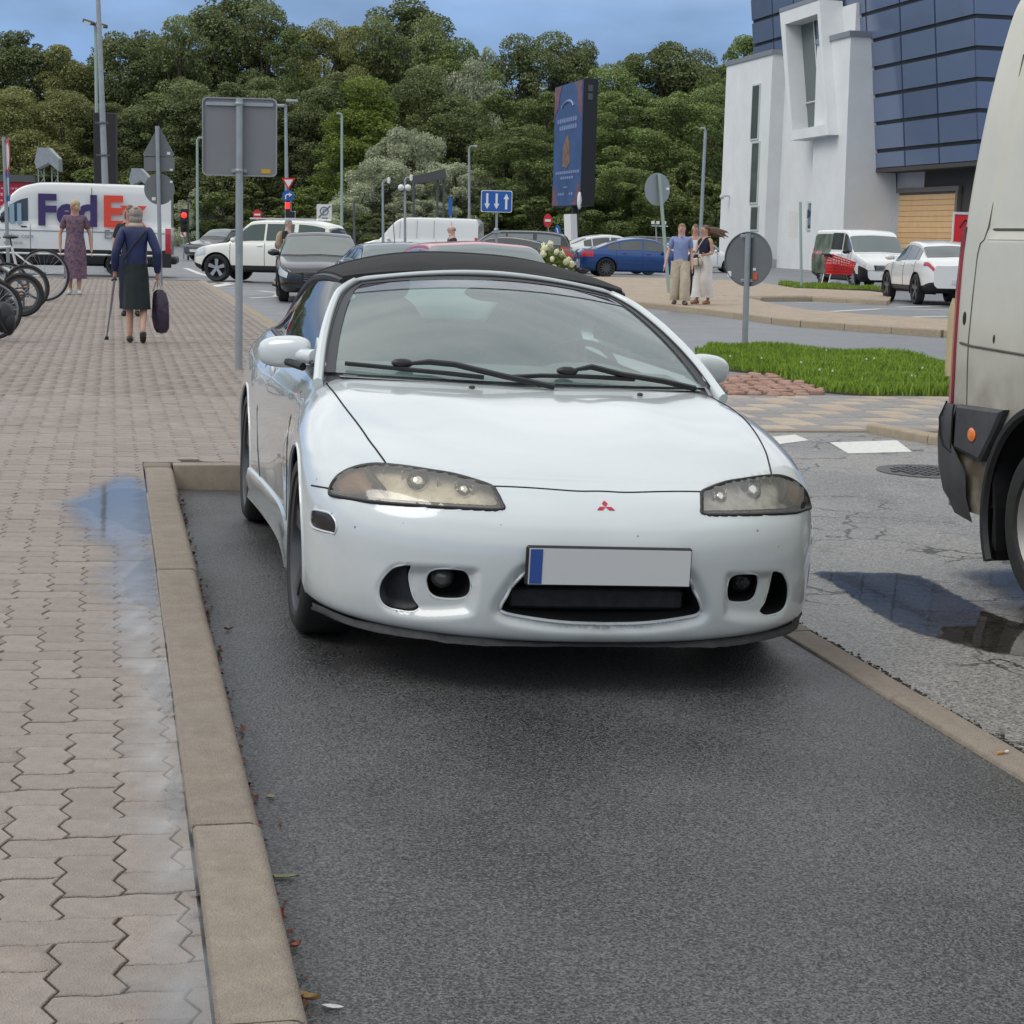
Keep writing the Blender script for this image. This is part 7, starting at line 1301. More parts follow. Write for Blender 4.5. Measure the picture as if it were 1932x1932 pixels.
# lane sign
Y = 56.; t, tp_, B = pole_thing('lane_sign', 937, 362, 935, Y, .045, 'blue sign with two down arrows and one up arrow behind the convertible', 'road sign'); c = loc(t, 937, 380, Y); w, h = s_px(58, Y), s_px(40, Y)
mb = MB(); mb.prism(rrect(c[0], c[2], w, h, .06), -.09, -.06, 'xz'); pl_ = mb.build('white_border', M_SW, t, smooth=False); mb = MB(); mb.prism(rrect(c[0], c[2], w*.95, h*.93, .05), -.097, -.091, 'xz'); mb.build('blue_face', M_SB, pl_, smooth=False)
for sx, dn in ((-.30, 1), (0, 1), (.31, -1)):
    mb = MB(); x0 = c[0]+sx*w; a = h*.36*dn; mb.prism([(x0-w*.035, c[2]+a), (x0+w*.035, c[2]+a), (x0+w*.035, c[2]-a*.3), (x0+w*.09, c[2]-a*.3), (x0, c[2]-a), (x0-w*.09, c[2]-a*.3), (x0-w*.035, c[2]-a*.3)], -.104, -.0985, 'xz'); mb.build('arrow', M_SW, pl_, smooth=False)
q = loc(t, 936, 438, Y); mb = MB(); mb.box((q[0], -.05, q[2]), (s_px(15, Y), .2, .06)); mb.sph((q[0], -.05, q[2]+.06), .08, 8, 6); mb.build('sensor_box', M_GALV, t)
Y = 80.; t, tp_, B = pole_thing('keep_right_sign', 1052, 424, 1052, Y, .03, 'small blue keep right disc beside the white screen post', 'road sign'); c = loc(t, 1052, 437, Y); mb = MB(); disc((c[0], 0, c[2]), s_px(6, Y), s_px(12, Y), .02, mb, y=-.08); o = mb.build('blue_disc', M_SB, t, smooth=False); mb = MB(); a = s_px(1, Y); mb.tube([(c[0]-2*a, -.09, c[2]+7*a), (c[0]+2*a, -.09, c[2]-7*a)], a*1.3, 5); mb.build('white_arrow', M_SW, o)
# advertising screen
Y0_ = 100.; xg_ = tg(at(1103, 270, Y0_))[0]; yn, zt_ = bu(1103, 148, xg_); yf_, _ = bu(1050, 160, xg_); zb_ = bu(1100, 388, xg_)[1]; t = thing('advertising_screen', wg(xg_, yn, 0), YAW, 'tall blue advertising screen with a dark side, on a black post before the trees', 'billboard'); D = yf_-yn; wv = by(1125, 270, yn)[0]-xg_
mb = MB(); mb.box((wv/2, D/2, (zt_+zb_)/2), (wv, D, zt_-zb_)); cab = mb.build('cabinet', mat('screen_case', (.010, .011, .014), .5), t, smooth=False)
mb = MB(); mb.box((-.04, D/2, (zt_+zb_)/2), (.06, D*.985, (zt_-zb_)*.99)); fc = mb.build('screen_face', mat('screen_blue', (.045, .095, .23), .35, var=.22, vscale=.8), t, smooth=False); Hs = zt_-zb_
fz = lambda s: zb_+Hs*s
M_SP = mat('screen_plum', (.16, .085, .115), .4, var=.35, vscale=2.5); M_ST = mat('screen_letter', (.20, .25, .42), .4); M_SO = mat('screen_orange', (.20, .12, .085), .4, var=.5, vscale=3)
def onface(poly, m, nm): mb = MB(); mb.prism([((1-p[0])*D, fz(p[1])) for p in poly], -.09, -.072, 'yz'); mb.build(nm, m, fc, smooth=False)
onface([(.01, .99), (.28, .99), (.2, .93), (.16, .82), (.04, .76), (.01, .70)], M_SP, 'ornament'); onface([(.99, .99), (.72, .99), (.82, .93), (.84, .80), (.94, .72), (.99, .68)], M_SP, 'ornament'); onface([(.01, .01), (.01, .16), (.12, .15), (.16, .04), (.28, .01)], M_SP, 'ornament'); onface([(.99, .01), (.99, .19), (.88, .17), (.84, .08), (.72, .01)], M_SP, 'ornament'); onface([(.36, .33), (.52, .31), (.62, .36), (.60, .50), (.52, .58), (.46, .57), (.36, .46)], M_SO, 'figure')
for z, n, x0, hh in ((.685, 9, .14, .035), (.625, 8, .22, .035), (.265, 11, .12, .024), (.222, 6, .30, .022), (.09, 3, .22, .02), (.09, 2, .62, .02), (.15, 2, .42, .012)):
    for k in range(n): w_ = .055; onface([(x0+k*.078, z), (x0+k*.078+w_, z), (x0+k*.078+w_, z+hh), (x0+k*.078, z+hh)], M_ST, 'letter_stroke')
P = [(-.1, (1-(.5+.2*math.cos(a)))*D, fz(.80+.055*math.sin(a))) for a in np.linspace(.1, 3.04, 12)]; mb = MB(); mb.tube(P, .07, 5); mb.build('arch_emblem', M_ST, fc)
mb = MB(); mb.tube([(wv*.45, D*.4, 0), (wv*.45, D*.4, zb_)], .22, 10); mb.build('post', MATS['screen_case'], t); mb = MB(); 
for k in range(2): mb.box((wv*.45, -.02, zt_-.5-k*.45), (wv*.34, .03, .34))
mb.build('vent_plate', M_DSTEEL, t, smooth=False); q = np.array(bu(1101, 378, xg_)); mb = MB(); mb.sph((-.05, .1, q[1]), (.14, .14, .5), 8, 8); mb.build('pale_flag', M_SW, t)
p = gp(1077, 470); t, tp_, B = pole_thing('white_post', 1076, 404, 1075, 84, .30, 'white square topped post under the advertising screen', 'post', m=M_SW, taper=1., n=4)
# leaning round sign on the island
Y = float(gp(1262, 552, .11)[1]); t, tp_, B = pole_thing('round_sign', 1243.5, 328, 1266, Y, .045, 'pale grey round sign back on a leaning pole beside the walking couple', 'road sign', zb=.11, taper=1., m=M_GREENP); pb_ = at(1262, 554, Y); t.location.x = pb_[0]; A = at(1243.5, 328, Y)-np.array(t.location); bpy.data.objects.remove(t.children[0]); mb = MB(); mb.tube([(0, 0, 0), tuple(A)], .045, 10); mb.build('pole', M_GREENP, t)
c = loc(t, 1243, 357, Y); mb = MB(); disc((0, 0, 0), s_px(29, Y), s_px(30, Y), .006, mb, y=.06); o = mb.build('round_plate', mat('pale_sign_back', (.30, .34, .36), .5, .3), t, smooth=False); o.location = (c[0], 0, c[2]); o.rotation_euler = (0, 0, R(32)); q = loc(t, 1260, 356, Y); mb = MB(); mb.box((q[0], .02, q[2]), (.08, .004, .06)); mb.build('white_sticker', M_SW, t, smooth=False)
Y = 84.; t, tp_, B = pole_thing('camera_post', 1237, 420, 1236, Y, .045, 'thin post with a bar of small white cameras behind the leaning round sign', 'post'); mb = MB(); mb.box((0, 0, tp_[2]-.15), (.75, .05, .05)); 
for x in (-.33, -.1, .2): mb.box((x, -.05, tp_[2]), (.14, .25, .14))
mb.build('camera_bar', M_SW, t, smooth=False)
# round sign on the grass
pb_ = gp(1405, 655, .02); Y = float(pb_[1]); t = thing('round_sign', tuple(pb_), 0, 'dark grey round sign back on a short pole at the edge of the grass island', 'road sign'); A = at(1412, 440, Y)-np.array(t.location); mb = MB(); mb.tube([(0, 0, 0), tuple(A*[1, 1, 1])], .042, 12); mb.build('pole', M_GALV, t)
c = loc(t, 1409, 489, Y); mb = MB(); disc((0, 0, 0), s_px(49, Y), s_px(51, Y), .004, mb, 48, .05); mb.grid(np.array([[(s_px(49, Y)*f*math.cos(a), yy_, s_px(51, Y)*f*math.sin(a)) for a in np.linspace(0, 2*math.pi, 49)[:-1]] for f, yy_ in ((1, .054), (1, .035), (.97, .035))]), 0, True); o = mb.build('round_plate', M_SDARK, t, smooth=False); o.location = (c[0], 0, c[2]); o.rotation_euler = (0, 0, R(-33))
for v in (446, 530): q = loc(t, 1410, v, Y); mb = MB(); mb.box((q[0], .03, q[2]), (.18, .06, .05), bev=.01); mb.build('bracket', M_GALV, t, smooth=False)
for (u, v, a, b, m_) in ((1376, 517, 8, 10, M_SW), (1421, 521, 9, 13, mat('sticker_orange', (.55, .10, .04), .5)), (1420, 508, 6, 5, M_SW)): q = loc(t, u, v, Y); mb = MB(); mb.box((0, .044, 0), (s_px(a, Y), .004, s_px(b, Y))); s_ = mb.build('sticker', m_, o, smooth=False); s_.location = ((q[0]-c[0])/math.cos(R(33)), 0, q[2]-c[2])
pb_ = gp(1512, 548); Y = float(pb_[1]); t = thing('sign_pole', tuple(pb_), 0, 'bare thin pole in the grass left of the passenger van', 'post'); A = at(1510, 381, Y)-pb_; mb = MB(); mb.tube([(0, 0, 0), tuple(A)], .045, 8); mb.build('pole', M_GREENP, t); mb = MB(); mb.box((A[0]-.18, .05, A[2]*.74), (.28, .02, .8)); mb.build('white_plate', M_SW, t, smooth=False)
# ================================================================ people
M_SKIN = mat('skin', (.47, .27, .19), .55, var=.08, vscale=6); M_SKIN2 = mat('pale_skin', (.56, .34, .27), .55, var=.08, vscale=6)
M_BLOND = mat('blond_hair', (.42, .33, .19), .6, var=.3, vscale=40); M_BRN = mat('brown_hair', (.12, .07, .045), .55, var=.35, vscale=40); M_GING = mat('light_brown_hair', (.24, .13, .065), .6, var=.3, vscale=40); M_GREYH = mat('grey_hair', (.22, .21, .20), .6, var=.3, vscale=40)
M_EYE = mat('eye_dark', (.02, .015, .012), .4); M_LIP = mat('lip', (.36, .13, .11), .5)
def skin_mesh(name, chains, m, parent, root_i=0, sub=2):
    """one continuous surface grown round a skeleton: chains = [[(x,y,z,r), ...], ...] sharing equal points"""
    V, E_, Rr, key = [], [], [], {}
    for ch in chains:
        pr = None
        for x, y, z, r in ch:
            k = (round(x, 4), round(y, 4), round(z, 4))
            if k not in key: key[k] = len(V); V.append((x, y, z)); Rr.append(r if hasattr(r, '__len__') else (r, r))
            i = key[k]
            if pr is not None and pr != i: E_.append((pr, i))
            pr = i
    me = bpy.data.meshes.new(name); me.from_pydata(V, E_, []); me.materials.append(m); o = link(name, me, parent)
    md = o.modifiers.new('skin', 'SKIN'); md.use_smooth_shade = True; md.branch_smoothing = .3
    if not me.skin_vertices: 
        b = bmesh.new(); b.from_mesh(me); b.verts.layers.skin.verify(); b.to_mesh(me); b.free()
    for i, r in enumerate(Rr): me.skin_vertices[0].data[i].radius = r
    me.skin_vertices[0].data[root_i].use_root = True
    s = o.modifiers.new('sub', 'SUBSURF'); s.levels = sub; s.render_levels = sub
    return o
def lerp(a, b, t): return tuple(a[i]*(1-t)+b[i]*t for i in range(3))
def W_(p, r): return (p[0], p[1], p[2], r)
def person(loc, face, J, label, skin, skin_m=None, female=False, yaw=0.):
    """face = world direction the chest points to; J = joint overrides (local: +x is the person's left, -y forward)"""
    t = thing('person', tuple(loc), math.atan2(face[0], -face[1]), label, 'person'); f = .92 if female else 1.
    j = dict(pel=(0, 0, .93), waist=(0, 0, 1.07), chest=(0, 0, 1.28), neck=(0, .01, 1.47), hb=(0, -.01, 1.56), hm=(0, -.015, 1.64), ht=(0, -.005, 1.725))
    for s, n in ((1, 'l'), (-1, 'r')): j.update({'sh'+n: (s*.175*f, .01, 1.42), 'el'+n: (s*.235*f, .03, 1.13), 'wr'+n: (s*.25*f, -.04, .89), 'hip'+n: (s*.085, 0, .90), 'kn'+n: (s*.095, -.015, .49), 'an'+n: (s*.095, .03, .085), 'toe'+n: (s*.11, -.13, .035)})
    j.update(J); C = [[W_(j['pel'], (.115, .10)), W_(j['waist'], (.115*f, .095)), W_(j['chest'], (.14*f, .11)), W_(lerp(j['chest'], j['neck'], .78), (.10*f, .075)), W_(j['neck'], .062), W_(j['hb'], (.074, .084)), W_(j['hm'], (.092, .106)), W_(j['ht'], (.078, .086))]]
    hands = []
    for n in 'lr':
        sh, el, wr = j['sh'+n], j['el'+n], j['wr'+n]; d = np.array(wr)-np.array(el); d /= np.linalg.norm(d)+1e-9; side = np.cross(d, [1, 0, 0]); side /= np.linalg.norm(side)+1e-9; hd = np.array(wr)+d*.065
        C.append([W_(lerp(j['chest'], j['neck'], .78), (.10*f, .075)), W_(sh, .058*f), W_(lerp(sh, el, .5), .046*f), W_(el, .038*f), W_(lerp(el, wr, .45), .037*f), W_(wr, .024), W_(tuple(hd), (.026, .034))])
        hp_, kn, an, to = j['hip'+n], j['kn'+n], j['an'+n], j['toe'+n]
        C.append([W_(j['pel'], (.115, .10)), W_(hp_, .088), W_(lerp(hp_, kn, .5), .072), W_(kn, .052), W_(lerp(kn, an, .35), .052), W_(an, .034), W_(lerp(an, to, .5), .034), W_(to, .028)])
        hands.append((hd, d, side))
    b = skin_mesh('body', C, skin_m or M_SKIN, t); hz_ = np.array(j['hm']); up = np.array(j['ht'])-np.array(j['hb']); up /= np.linalg.norm(up)
    Mh = Matrix.Translation(hz_) @ Matrix.Rotation(yaw, 4, 'Z')
    for hd, d, side in hands:                      # fingers: four and a thumb
        mb = MB()
        for q, ln_ in enumerate((.066, .075, .070, .055)): a = hd+side*(.024-.016*q)+d*.018; mb.tube([a, a+d*ln_*.5+np.array([0, -.006, 0]), a+d*ln_+np.array([0, -.018, -.0])], [.0095, .0085, .006], 6)
        a = hd+side*.026-d*.02; mb.tube([a, a+side*.022+d*.03, a+side*.026+d*.058], [.011, .010, .007], 6); mb.build('fingers', skin_m or M_SKIN, b)
    mb = MB()
    for sx in (-1, 1): p = Mh @ Vector((sx*.031, -.083, .008)); mb.sph(p, (.012, .006, .007), 8, 5)
    mb.build('eyes', M_EYE, b); mb = MB(); mb.sph(Mh @ Vector((0, -.094, -.016)), (.012, .017, .021), 8, 6); mb.build('nose', skin_m or M_SKIN, b); mb = MB(); mb.sph(Mh @ Vector((0, -.083, -.058)), (.022, .007, .007), 8, 5); mb.build('mouth', M_LIP, b)
    for sx in (-1, 1): mb = MB(); mb.sph(Mh @ Vector((sx*.076, .0, -.005)), (.012, .018, .03), 8, 6); mb.build('ear', skin_m or M_SKIN, b)
    return t, j, Mh, b
def hair(t, Mh, m, prof, name='hair'):
    mb = MB()
    for c, r in prof: mb.sph(Mh @ Vector(c), r, 14, 10)
    return mb.build(name, m, t)
def cap_hair(t, Mh, m, low=-.02, lenb=.0, r=(.086, .100, .085)):
    mb = MB(); A = []
    for i in range(9):
        ph = math.pi/2*i/8; row = []
        for k in range(20):
            a = 2*math.pi*k/20; fr = max(0, -math.sin(a)); z = .025+r[2]*math.cos(ph)*1.0 if i < 8 else .025; lowz = (.045*fr+low*(1-fr)); z = .025+(lowz-.025)*(i/8)**3+r[2]*math.cos(ph); row.append(Mh @ Vector((r[0]*math.sin(ph)*math.cos(a)*1.0, .012+r[1]*math.sin(ph)*math.sin(a), z-lenb*(i/8)**2*max(0, math.sin(a)))))
        A.append(row)
    mb.grid(A, 0, True); return mb.build('hair', m, t)
def shirt(t, j, m, name='shirt', hem=.84, sleeve=.5, fat=1., f=1., ex=.018, bottom=None):
    C = [[(0, 0, hem, (.145*fat, .115*fat)), (0, 0, hem+.12, (.142*fat, .115*fat)), W_(j['waist'], (.135*f*fat, .115*fat)), W_(j['chest'], (.16*f*fat, .13*fat)), W_(lerp(j['chest'], j['neck'], .78), (.118*f, .09)), W_(lerp(j['chest'], j['neck'], .98), .064)]]
    for n in 'lr':
        sh, el, wr = j['sh'+n], j['el'+n], j['wr'+n]; c = [W_(lerp(j['chest'], j['neck'], .78), (.118*f, .09)), W_(sh, .072*f), W_(lerp(sh, el, .5), .060+ex*.3)]
        if sleeve > .5: c += [W_(el, .052+ex*.3), W_(lerp(el, wr, .5), .050+ex*.3), W_(lerp(el, wr, .93), .042)]
        elif sleeve > .3: c += [W_(lerp(sh, el, .72), .060)]
        else: c = c[:2]
        C.append(c)
    return skin_mesh(name, C, m, t)
def trousers(t, j, m, rr_=(.105, .085, .08, .075), to=.93, name='trousers', hi=.98):
    mb = MB(); px = j['pel']; mb.grid([[(px[0]+rx*math.cos(a), px[1]+ry*math.sin(a), z) for a in np.linspace(0, 2*math.pi, 25)[:-1]] for z, rx, ry in ((hi+.08, .13, .11), (hi, .145, .122), (px[2]-.02, .165, .13), (px[2]-.10, .17, .125))], 0, True); rg = random.Random(int(rr_[0]*1e4))
    for n in 'lr':
        h, k, a = map(np.array, (j['hip'+n], j['kn'+n], j['an'+n])); P = [h+[0, 0, .04], h*.6+k*.4, k*.9+h*.1, k*.6+a*.4, k*.25+a*.75, k*(1-to)+a*to]; R_ = [rr_[0], rr_[0]*.97, rr_[1], (rr_[1]+rr_[2])/2, rr_[2], rr_[3]]; P = spline(P, 4); R2 = np.interp(np.linspace(0, 5, len(P)), range(6), R_); A = []
        for i, (p, r) in enumerate(zip(P, R2)): A.append([(p[0]+r*math.cos(q)*(1+.035*math.sin(3*q+i*.9)), p[1]+r*1.05*math.sin(q)*(1+.035*math.sin(4*q-i*.7)), p[2]) for q in np.linspace(0, 2*math.pi, 19)[:-1]])
        mb.grid(A, 0, True)
    return mb.build(name, m, t)
def shoes(t, j, m, name='shoe', k=1., which='lr'):
    for n in which:
        a, o = np.array(j['an'+n]), np.array(j['toe'+n]); d = o-a; d[2] = 0; d /= np.linalg.norm(d)+1e-9; hl = a-d*.055; mb = MB(); mb.tube([(hl[0], hl[1], max(.03, hl[2]-.045)), tuple(a+[0, 0, -.035]), tuple((a+o)/2+[0, 0, -.012]), tuple(o+d*.02+[0, 0, .0]), tuple(o+d*.05+[0, 0, -.004])], [.03*k, .046*k, .044*k, .038*k, .018*k], 10); mb.build(name, m, t)
def skirt(t, m, rings, name='skirt', folds=9, amp=.06, seed=1):
    rg = random.Random(seed); phs = [rg.uniform(0, 6) for _ in range(3)]; A = []
    for cx, cy, z, rx, ry in rings:
        s = (rings[0][2]-z)/(rings[0][2]-rings[-1][2]+1e-6); A.append([(cx+rx*(1+amp*s*math.sin(folds*a+phs[0])+amp*.6*s*math.sin(4*a+phs[1]))*math.cos(a), cy+ry*(1+amp*s*math.sin(folds*a+phs[0])+amp*.6*s*math.sin(5*a+phs[2]))*math.sin(a), z) for a in np.linspace(0, 2*math.pi, 49)[:-1]])
    mb = MB(); mb.grid(A, 0, True); mb.add(A[0], [tuple(range(48))]); return mb.build(name, m, t)
CAMD = lambda P: -np.array(P[:2])/np.linalg.norm(P[:2])
# 1 woman in a patterned dress
p = gp(143, 556, ZP); d = CAMD(p); J = dict(hipl=(.08, 0, .88), knl=(.07, -.04, .48), anl=(.06, -.03, .085), toel=(.075, -.19, .035), anr=(-.10, .10, .10), toer=(-.12, -.06, .03), elr=(-.27, .03, 1.12), wrr=(-.27, -.03, .86), ell=(.27, .03, 1.12), wrl=(.29, -.02, .86), ht=(-.02, .0, 1.69))
m_dress = mat('patterned_dress', (.018, .028, .12), .8, var=.2, vscale=17, col2=(.26, .14, .12), detail=7)
t, j, Mh, b = person(p, d, J, 'woman in a dark patterned summer dress and pale trainers walking towards the camera', M_SKIN, M_SKIN, True, R(-38))
skirt(t, m_dress, [(0, 0, 1.16, .15, .125), (0, 0, 1.0, .175, .15), (0, 0, .85, .195, .165), (0, 0, .6, .205, .175), (0, 0, .36, .20, .175), (0, 0, .30, .205, .18)], 'dress_skirt', 8, .07); shirt(t, j, m_dress, 'dress_top', .95, .4, 1.18, 1.08); hair(t, Mh, M_BLOND, [((0, .012, .03), (.092, .105, .085)), ((0, .035, -.045), (.088, .075, .075)), ((.055, -.01, -.03), (.035, .06, .07))]); shoes(t, j, mat('pale_trainers', (.38, .42, .46), .6))
# 2 woman with a walking stick, from behind
p = gp(258, 647, ZP); d = -CAMD(p); J = dict(knl=(.085, -.05, .48), anl=(.085, -.02, .085), toel=(.095, -.17, .035), knr=(-.09, -.02, .48), anr=(-.08, .20, .16), toer=(-.08, .11, .035), ell=(.26, .06, 1.13), wrl=(.27, -.02, .88), elr=(-.27, .08, 1.15), wrr=(-.27, .0, .86), neck=(0, -.02, 1.46), hb=(0, -.05, 1.54), hm=(0, -.07, 1.61), ht=(0, -.08, 1.69))
# facing away: her left hand is on the left of the photo
t, j, Mh, b = person(p, d, J, 'woman in a navy jacket and dark skirt seen from behind, leaning on a walking stick', M_SKIN, M_SKIN, True)
t.scale = (.86, .88, .875); m_jac = mat('navy_jacket', (.012, .022, .085), .55, var=.35, vscale=5, bump=.4, bscale=9)
shirt(t, j, m_jac, 'jacket', .84, 1., 1.06, 1.0, .026); skirt(t, mat('dark_green_skirt', (.012, .02, .02), .85, var=.3, vscale=9), [(0, 0, 1.0, .14, .12), (0, 0, .85, .158, .14), (0, 0, .6, .170, .155), (0, 0, .43, .178, .16)], 'skirt', 10, .04)
hair(t, Mh, mat('ash_hair', (.25, .22, .19), .6, var=.35, vscale=40), [((0, .02, .02), (.09, .105, .09)), ((0, .05, -.05), (.085, .07, .075))]); hair(t, Mh, mat('beige_collar', (.42, .36, .28), .8, var=.2, vscale=20), [((0, .045, -.13), (.10, .085, .05))], 'collar'); hair(t, Mh, M_BRN, [((0, .06, .055), (.05, .05, .045))], 'hair_bun')
mb = MB(); mb.tube([(-.13, .14, 1.42), (.02, .165, 1.25), (.16, .13, 1.05)], .014, 6, flat=.4); mb.build('shoulder_strap', M_BLK, t); shoes(t, j, mat('brown_black_shoes', (.035, .03, .028), .6))
hand = Matrix.Translation(t.location) @ Matrix.Rotation(t.rotation_euler.z, 4, 'Z') @ Matrix.Diagonal((.86, .88, .875, 1))
hl_ = hand @ Vector((.275, -.04, .80)); foot = gp(201, 641, ZP); st_ = thing('walking_stick', tuple(foot), 0, 'grey metal walking stick in the left hand of the navy jacket woman', 'walking stick'); v_ = np.array(hl_)-foot; mb = MB(); mb.tube([(0, 0, .02), tuple(v_*.45)], .011, 8); mb.tube([tuple(v_*.45), tuple(v_*.98)], .014, 8); mb.build('shaft', M_GALV, st_); mb = MB(); mb.tube([(0, 0, 0), tuple(v_*.05)], [.026, .02], 8); mb.build('rubber_foot', M_BLK, st_); mb = MB(); mb.tube([tuple(v_*.97+[-.03, .04, .01]), tuple(v_+[0, 0, .01]), tuple(v_+[.03, -.07, .0])], .015, 8); mb.build('handle', M_BLK, st_)
hr_ = hand @ Vector((-.27, -.03, .78)); bg = thing('carrier_bag', tuple(hr_), 0, 'dark purple plastic carrier bag held by the navy jacket woman', 'bag'); mb = MB(); A = []
for z, rx, ry in ((-.10, .05, .03), (-.14, .10, .05), (-.25, .125, .075), (-.45, .135, .09), (-.58, .12, .085), (-.64, .08, .06), (-.655, .01, .01)): A.append([(.72*rx*math.cos(a)*(1+.06*math.sin(5*a+z*20))+.02-.03*z, .8*ry*math.sin(a)*(1+.1*math.sin(3*a+z*30)), z*.88) for a in np.linspace(0, 2*math.pi, 29)[:-1]])
mb.grid(A, 0, True); mb.build('sack', mat('dark_plastic_bag', (.035, .022, .04), .3, var=.5, vscale=9, bump=1.2, bscale=14), bg); mb = MB(); mb.tube([(-.05, 0, -.11), (-.02, 0, .0), (.02, 0, .0), (.05, 0, -.11)], .010, 6); mb.build('strap', mat('pale_strap', (.5, .45, .42), .6), bg)
# 3 person half hidden behind her
p = gp(247, 596, ZP); d = CAMD(p); t, j, Mh, b = person(p, d, dict(elr=(-.25, .02, 1.13), wrr=(-.26, -.03, .88)), 'person in a black T-shirt mostly hidden behind the navy jacket woman', M_SKIN, M_SKIN, True); t.scale = (.93, .93, .91); shirt(t, j, mat('black_tshirt', (.014, .014, .018), .8), 'tshirt', .92, .4); trousers(t, j, mat('dark_jeans', (.012, .018, .04), .85)); cap_hair(t, Mh, M_BRN, -.1, .05); shoes(t, j, M_BLK)
# 4 man with a backpack crossing behind the black sedan
p = gp(543, 545); d = np.array([.93, -.36]); J = dict(knl=(.09, -.20, .52), anl=(.09, -.26, .10), toel=(.09, -.41, .05), knr=(-.09, .06, .47), anr=(-.09, .34, .14), toer=(-.09, .22, .035), elr=(-.22, -.02, 1.16), wrr=(-.18, -.26, 1.10), pel=(0, .02, .92)); t, j, Mh, b = person(p, d, J, 'man with a beige backpack stepping across behind the black sedan', M_SKIN, M_SKIN2)
shirt(t, j, mat('black_tshirt', (.014, .014, .018), .8), 'tshirt', .92, .4); trousers(t, j, mat('faded_jeans', (.10, .14, .20), .85, var=.2, vscale=8), (.10, .075, .07, .065), .8); cap_hair(t, Mh, M_GREYH, -.04); shoes(t, j, M_BLK); mb = MB(); mb.sph((0, .20, 1.20), (.16, .12, .25), 14, 10); bp = mb.build('pack', mat('beige_pack', (.36, .27, .19), .8, var=.2, vscale=9), t); bpy.data.objects.remove(bp)
bk = thing('backpack', tuple(p), t.rotation_euler.z, 'beige backpack on the back of the crossing man', 'backpack'); mb = MB(); mb.sph((0, .21, 1.20), (.16, .12, .25), 16, 12); mb.build('pack', MATS['beige_pack'], bk); mb = MB(); mb.sph((0, .31, 1.10), (.11, .05, .11), 12, 8); mb.build('pocket', MATS['beige_pack'], bk)
for s in (-1, 1): mb = MB(); mb.tube([(s*.09, .11, 1.40), (s*.11, -.02, 1.46), (s*.12, -.13, 1.32), (s*.13, -.02, 1.1), (s*.10, .12, 1.02)], .022, 6, flat=.4); mb.build('strap', MATS['beige_pack'], bk)
# 5 man in a dark suit behind the red car
Yp = 41.; P = at(853, 426, Yp); d = np.array([-.95, -.3]); t, j, Mh, b = person((P[0], Yp, 0), d, dict(elr=(-.21, -.03, 1.15), wrr=(-.12, -.28, 1.24), ell=(.22, -.03, 1.15), wrl=(.10, -.28, 1.20)), 'balding man in a dark suit and white collar standing beyond the red car', M_SKIN, M_SKIN2); sc = P[2]/1.725; t.scale = (sc, sc, sc); shirt(t, j, mat('dark_suit', (.018, .02, .026), .75), 'suit_jacket', .82, 1.); hair(t, Mh, M_SW, [((0, -.01, -.115), (.066, .066, .028))], 'white_collar'); trousers(t, j, mat('dark_suit', (0, 0, 0))); hair(t, Mh, M_GREYH, [((0, .035, .0), (.083, .075, .055))]); shoes(t, j, M_BLK)
# 6, 7, 8 the couple on the island and the one behind them
zi = .11; p = gp(1281, 575, zi); d = CAMD(p); m_polo = mat('blue_polo', (.20, .25, .44), .85, var=.12, vscale=14, bump=.3, bscale=16); J = dict(anl=(.11, -.10, .085), toel=(.15, -.24, .035), knl=(.11, -.09, .49), anr=(-.10, .04, .085), toer=(-.12, -.11, .035), elr=(-.27, .03, 1.13), wrr=(-.33, -.03, .86), ell=(.23, .05, 1.12), wrl=(.25, -.02, .83)); t, j, Mh, b = person(p, d, J, 'man in a light blue polo shirt and baggy beige trousers on the paved island', M_SKIN, M_SKIN2, yaw=R(-14)); sc = .98; t.scale = (sc, sc, sc)
shirt(t, j, m_polo, 'polo_shirt', .85, .4, 1.15, 1.08); trousers(t, j, mat('beige_trousers', (.46, .39, .29), .85, var=.15, vscale=8, bump=.6, bscale=7), (.125, .115, .115, .10), .97); cap_hair(t, Mh, M_GING, -.03); shoes(t, j, mat('brown_shoes', (.10, .065, .045), .6), k=1.1); mb = MB(); mb.tube([(-.02, -.05, 1.47), (.0, -.075, 1.455), (.02, -.05, 1.47)], .02, 6); mb.build('collar', m_polo, t)
p = gp(1325, 574, zi); d = rot2(CAMD(p), -38); J = dict(elr=(-.20, -.02, 1.14), wrr=(-.22, -.25, 1.17), ell=(.21, .02, 1.13), wrl=(.20, -.20, 1.10), anr=(-.09, -.09, .085), toer=(-.10, -.24, .035), anl=(.10, .08, .085), toel=(.11, -.08, .035)); t, j, Mh, b = person(p, d, J, 'woman in a navy sleeveless top and wide white trousers with windblown brown hair', M_SKIN, M_SKIN, True, R(-12)); sc = .97; t.scale = (sc, sc, sc)
m_navy = mat('navy_top', (.010, .012, .035), .8); shirt(t, j, m_navy, 'top', .90, .2, 1.0, .95); m_wt = mat('white_linen', (.66, .63, .59), .85, var=.08, vscale=6, bump=.6, bscale=7); trousers(t, j, m_wt, (.13, .135, .145, .15), .82, hi=1.03); mb = MB(); q = lambda x, y, z: Mh @ Vector((x, y, z)); mb.sph(q(0, .02, .03), (.09, .10, .085), 14, 10); mb.sph(q(0, .06, -.03), (.08, .07, .08), 12, 8); hr = mb.build('hair', M_BRN, t)
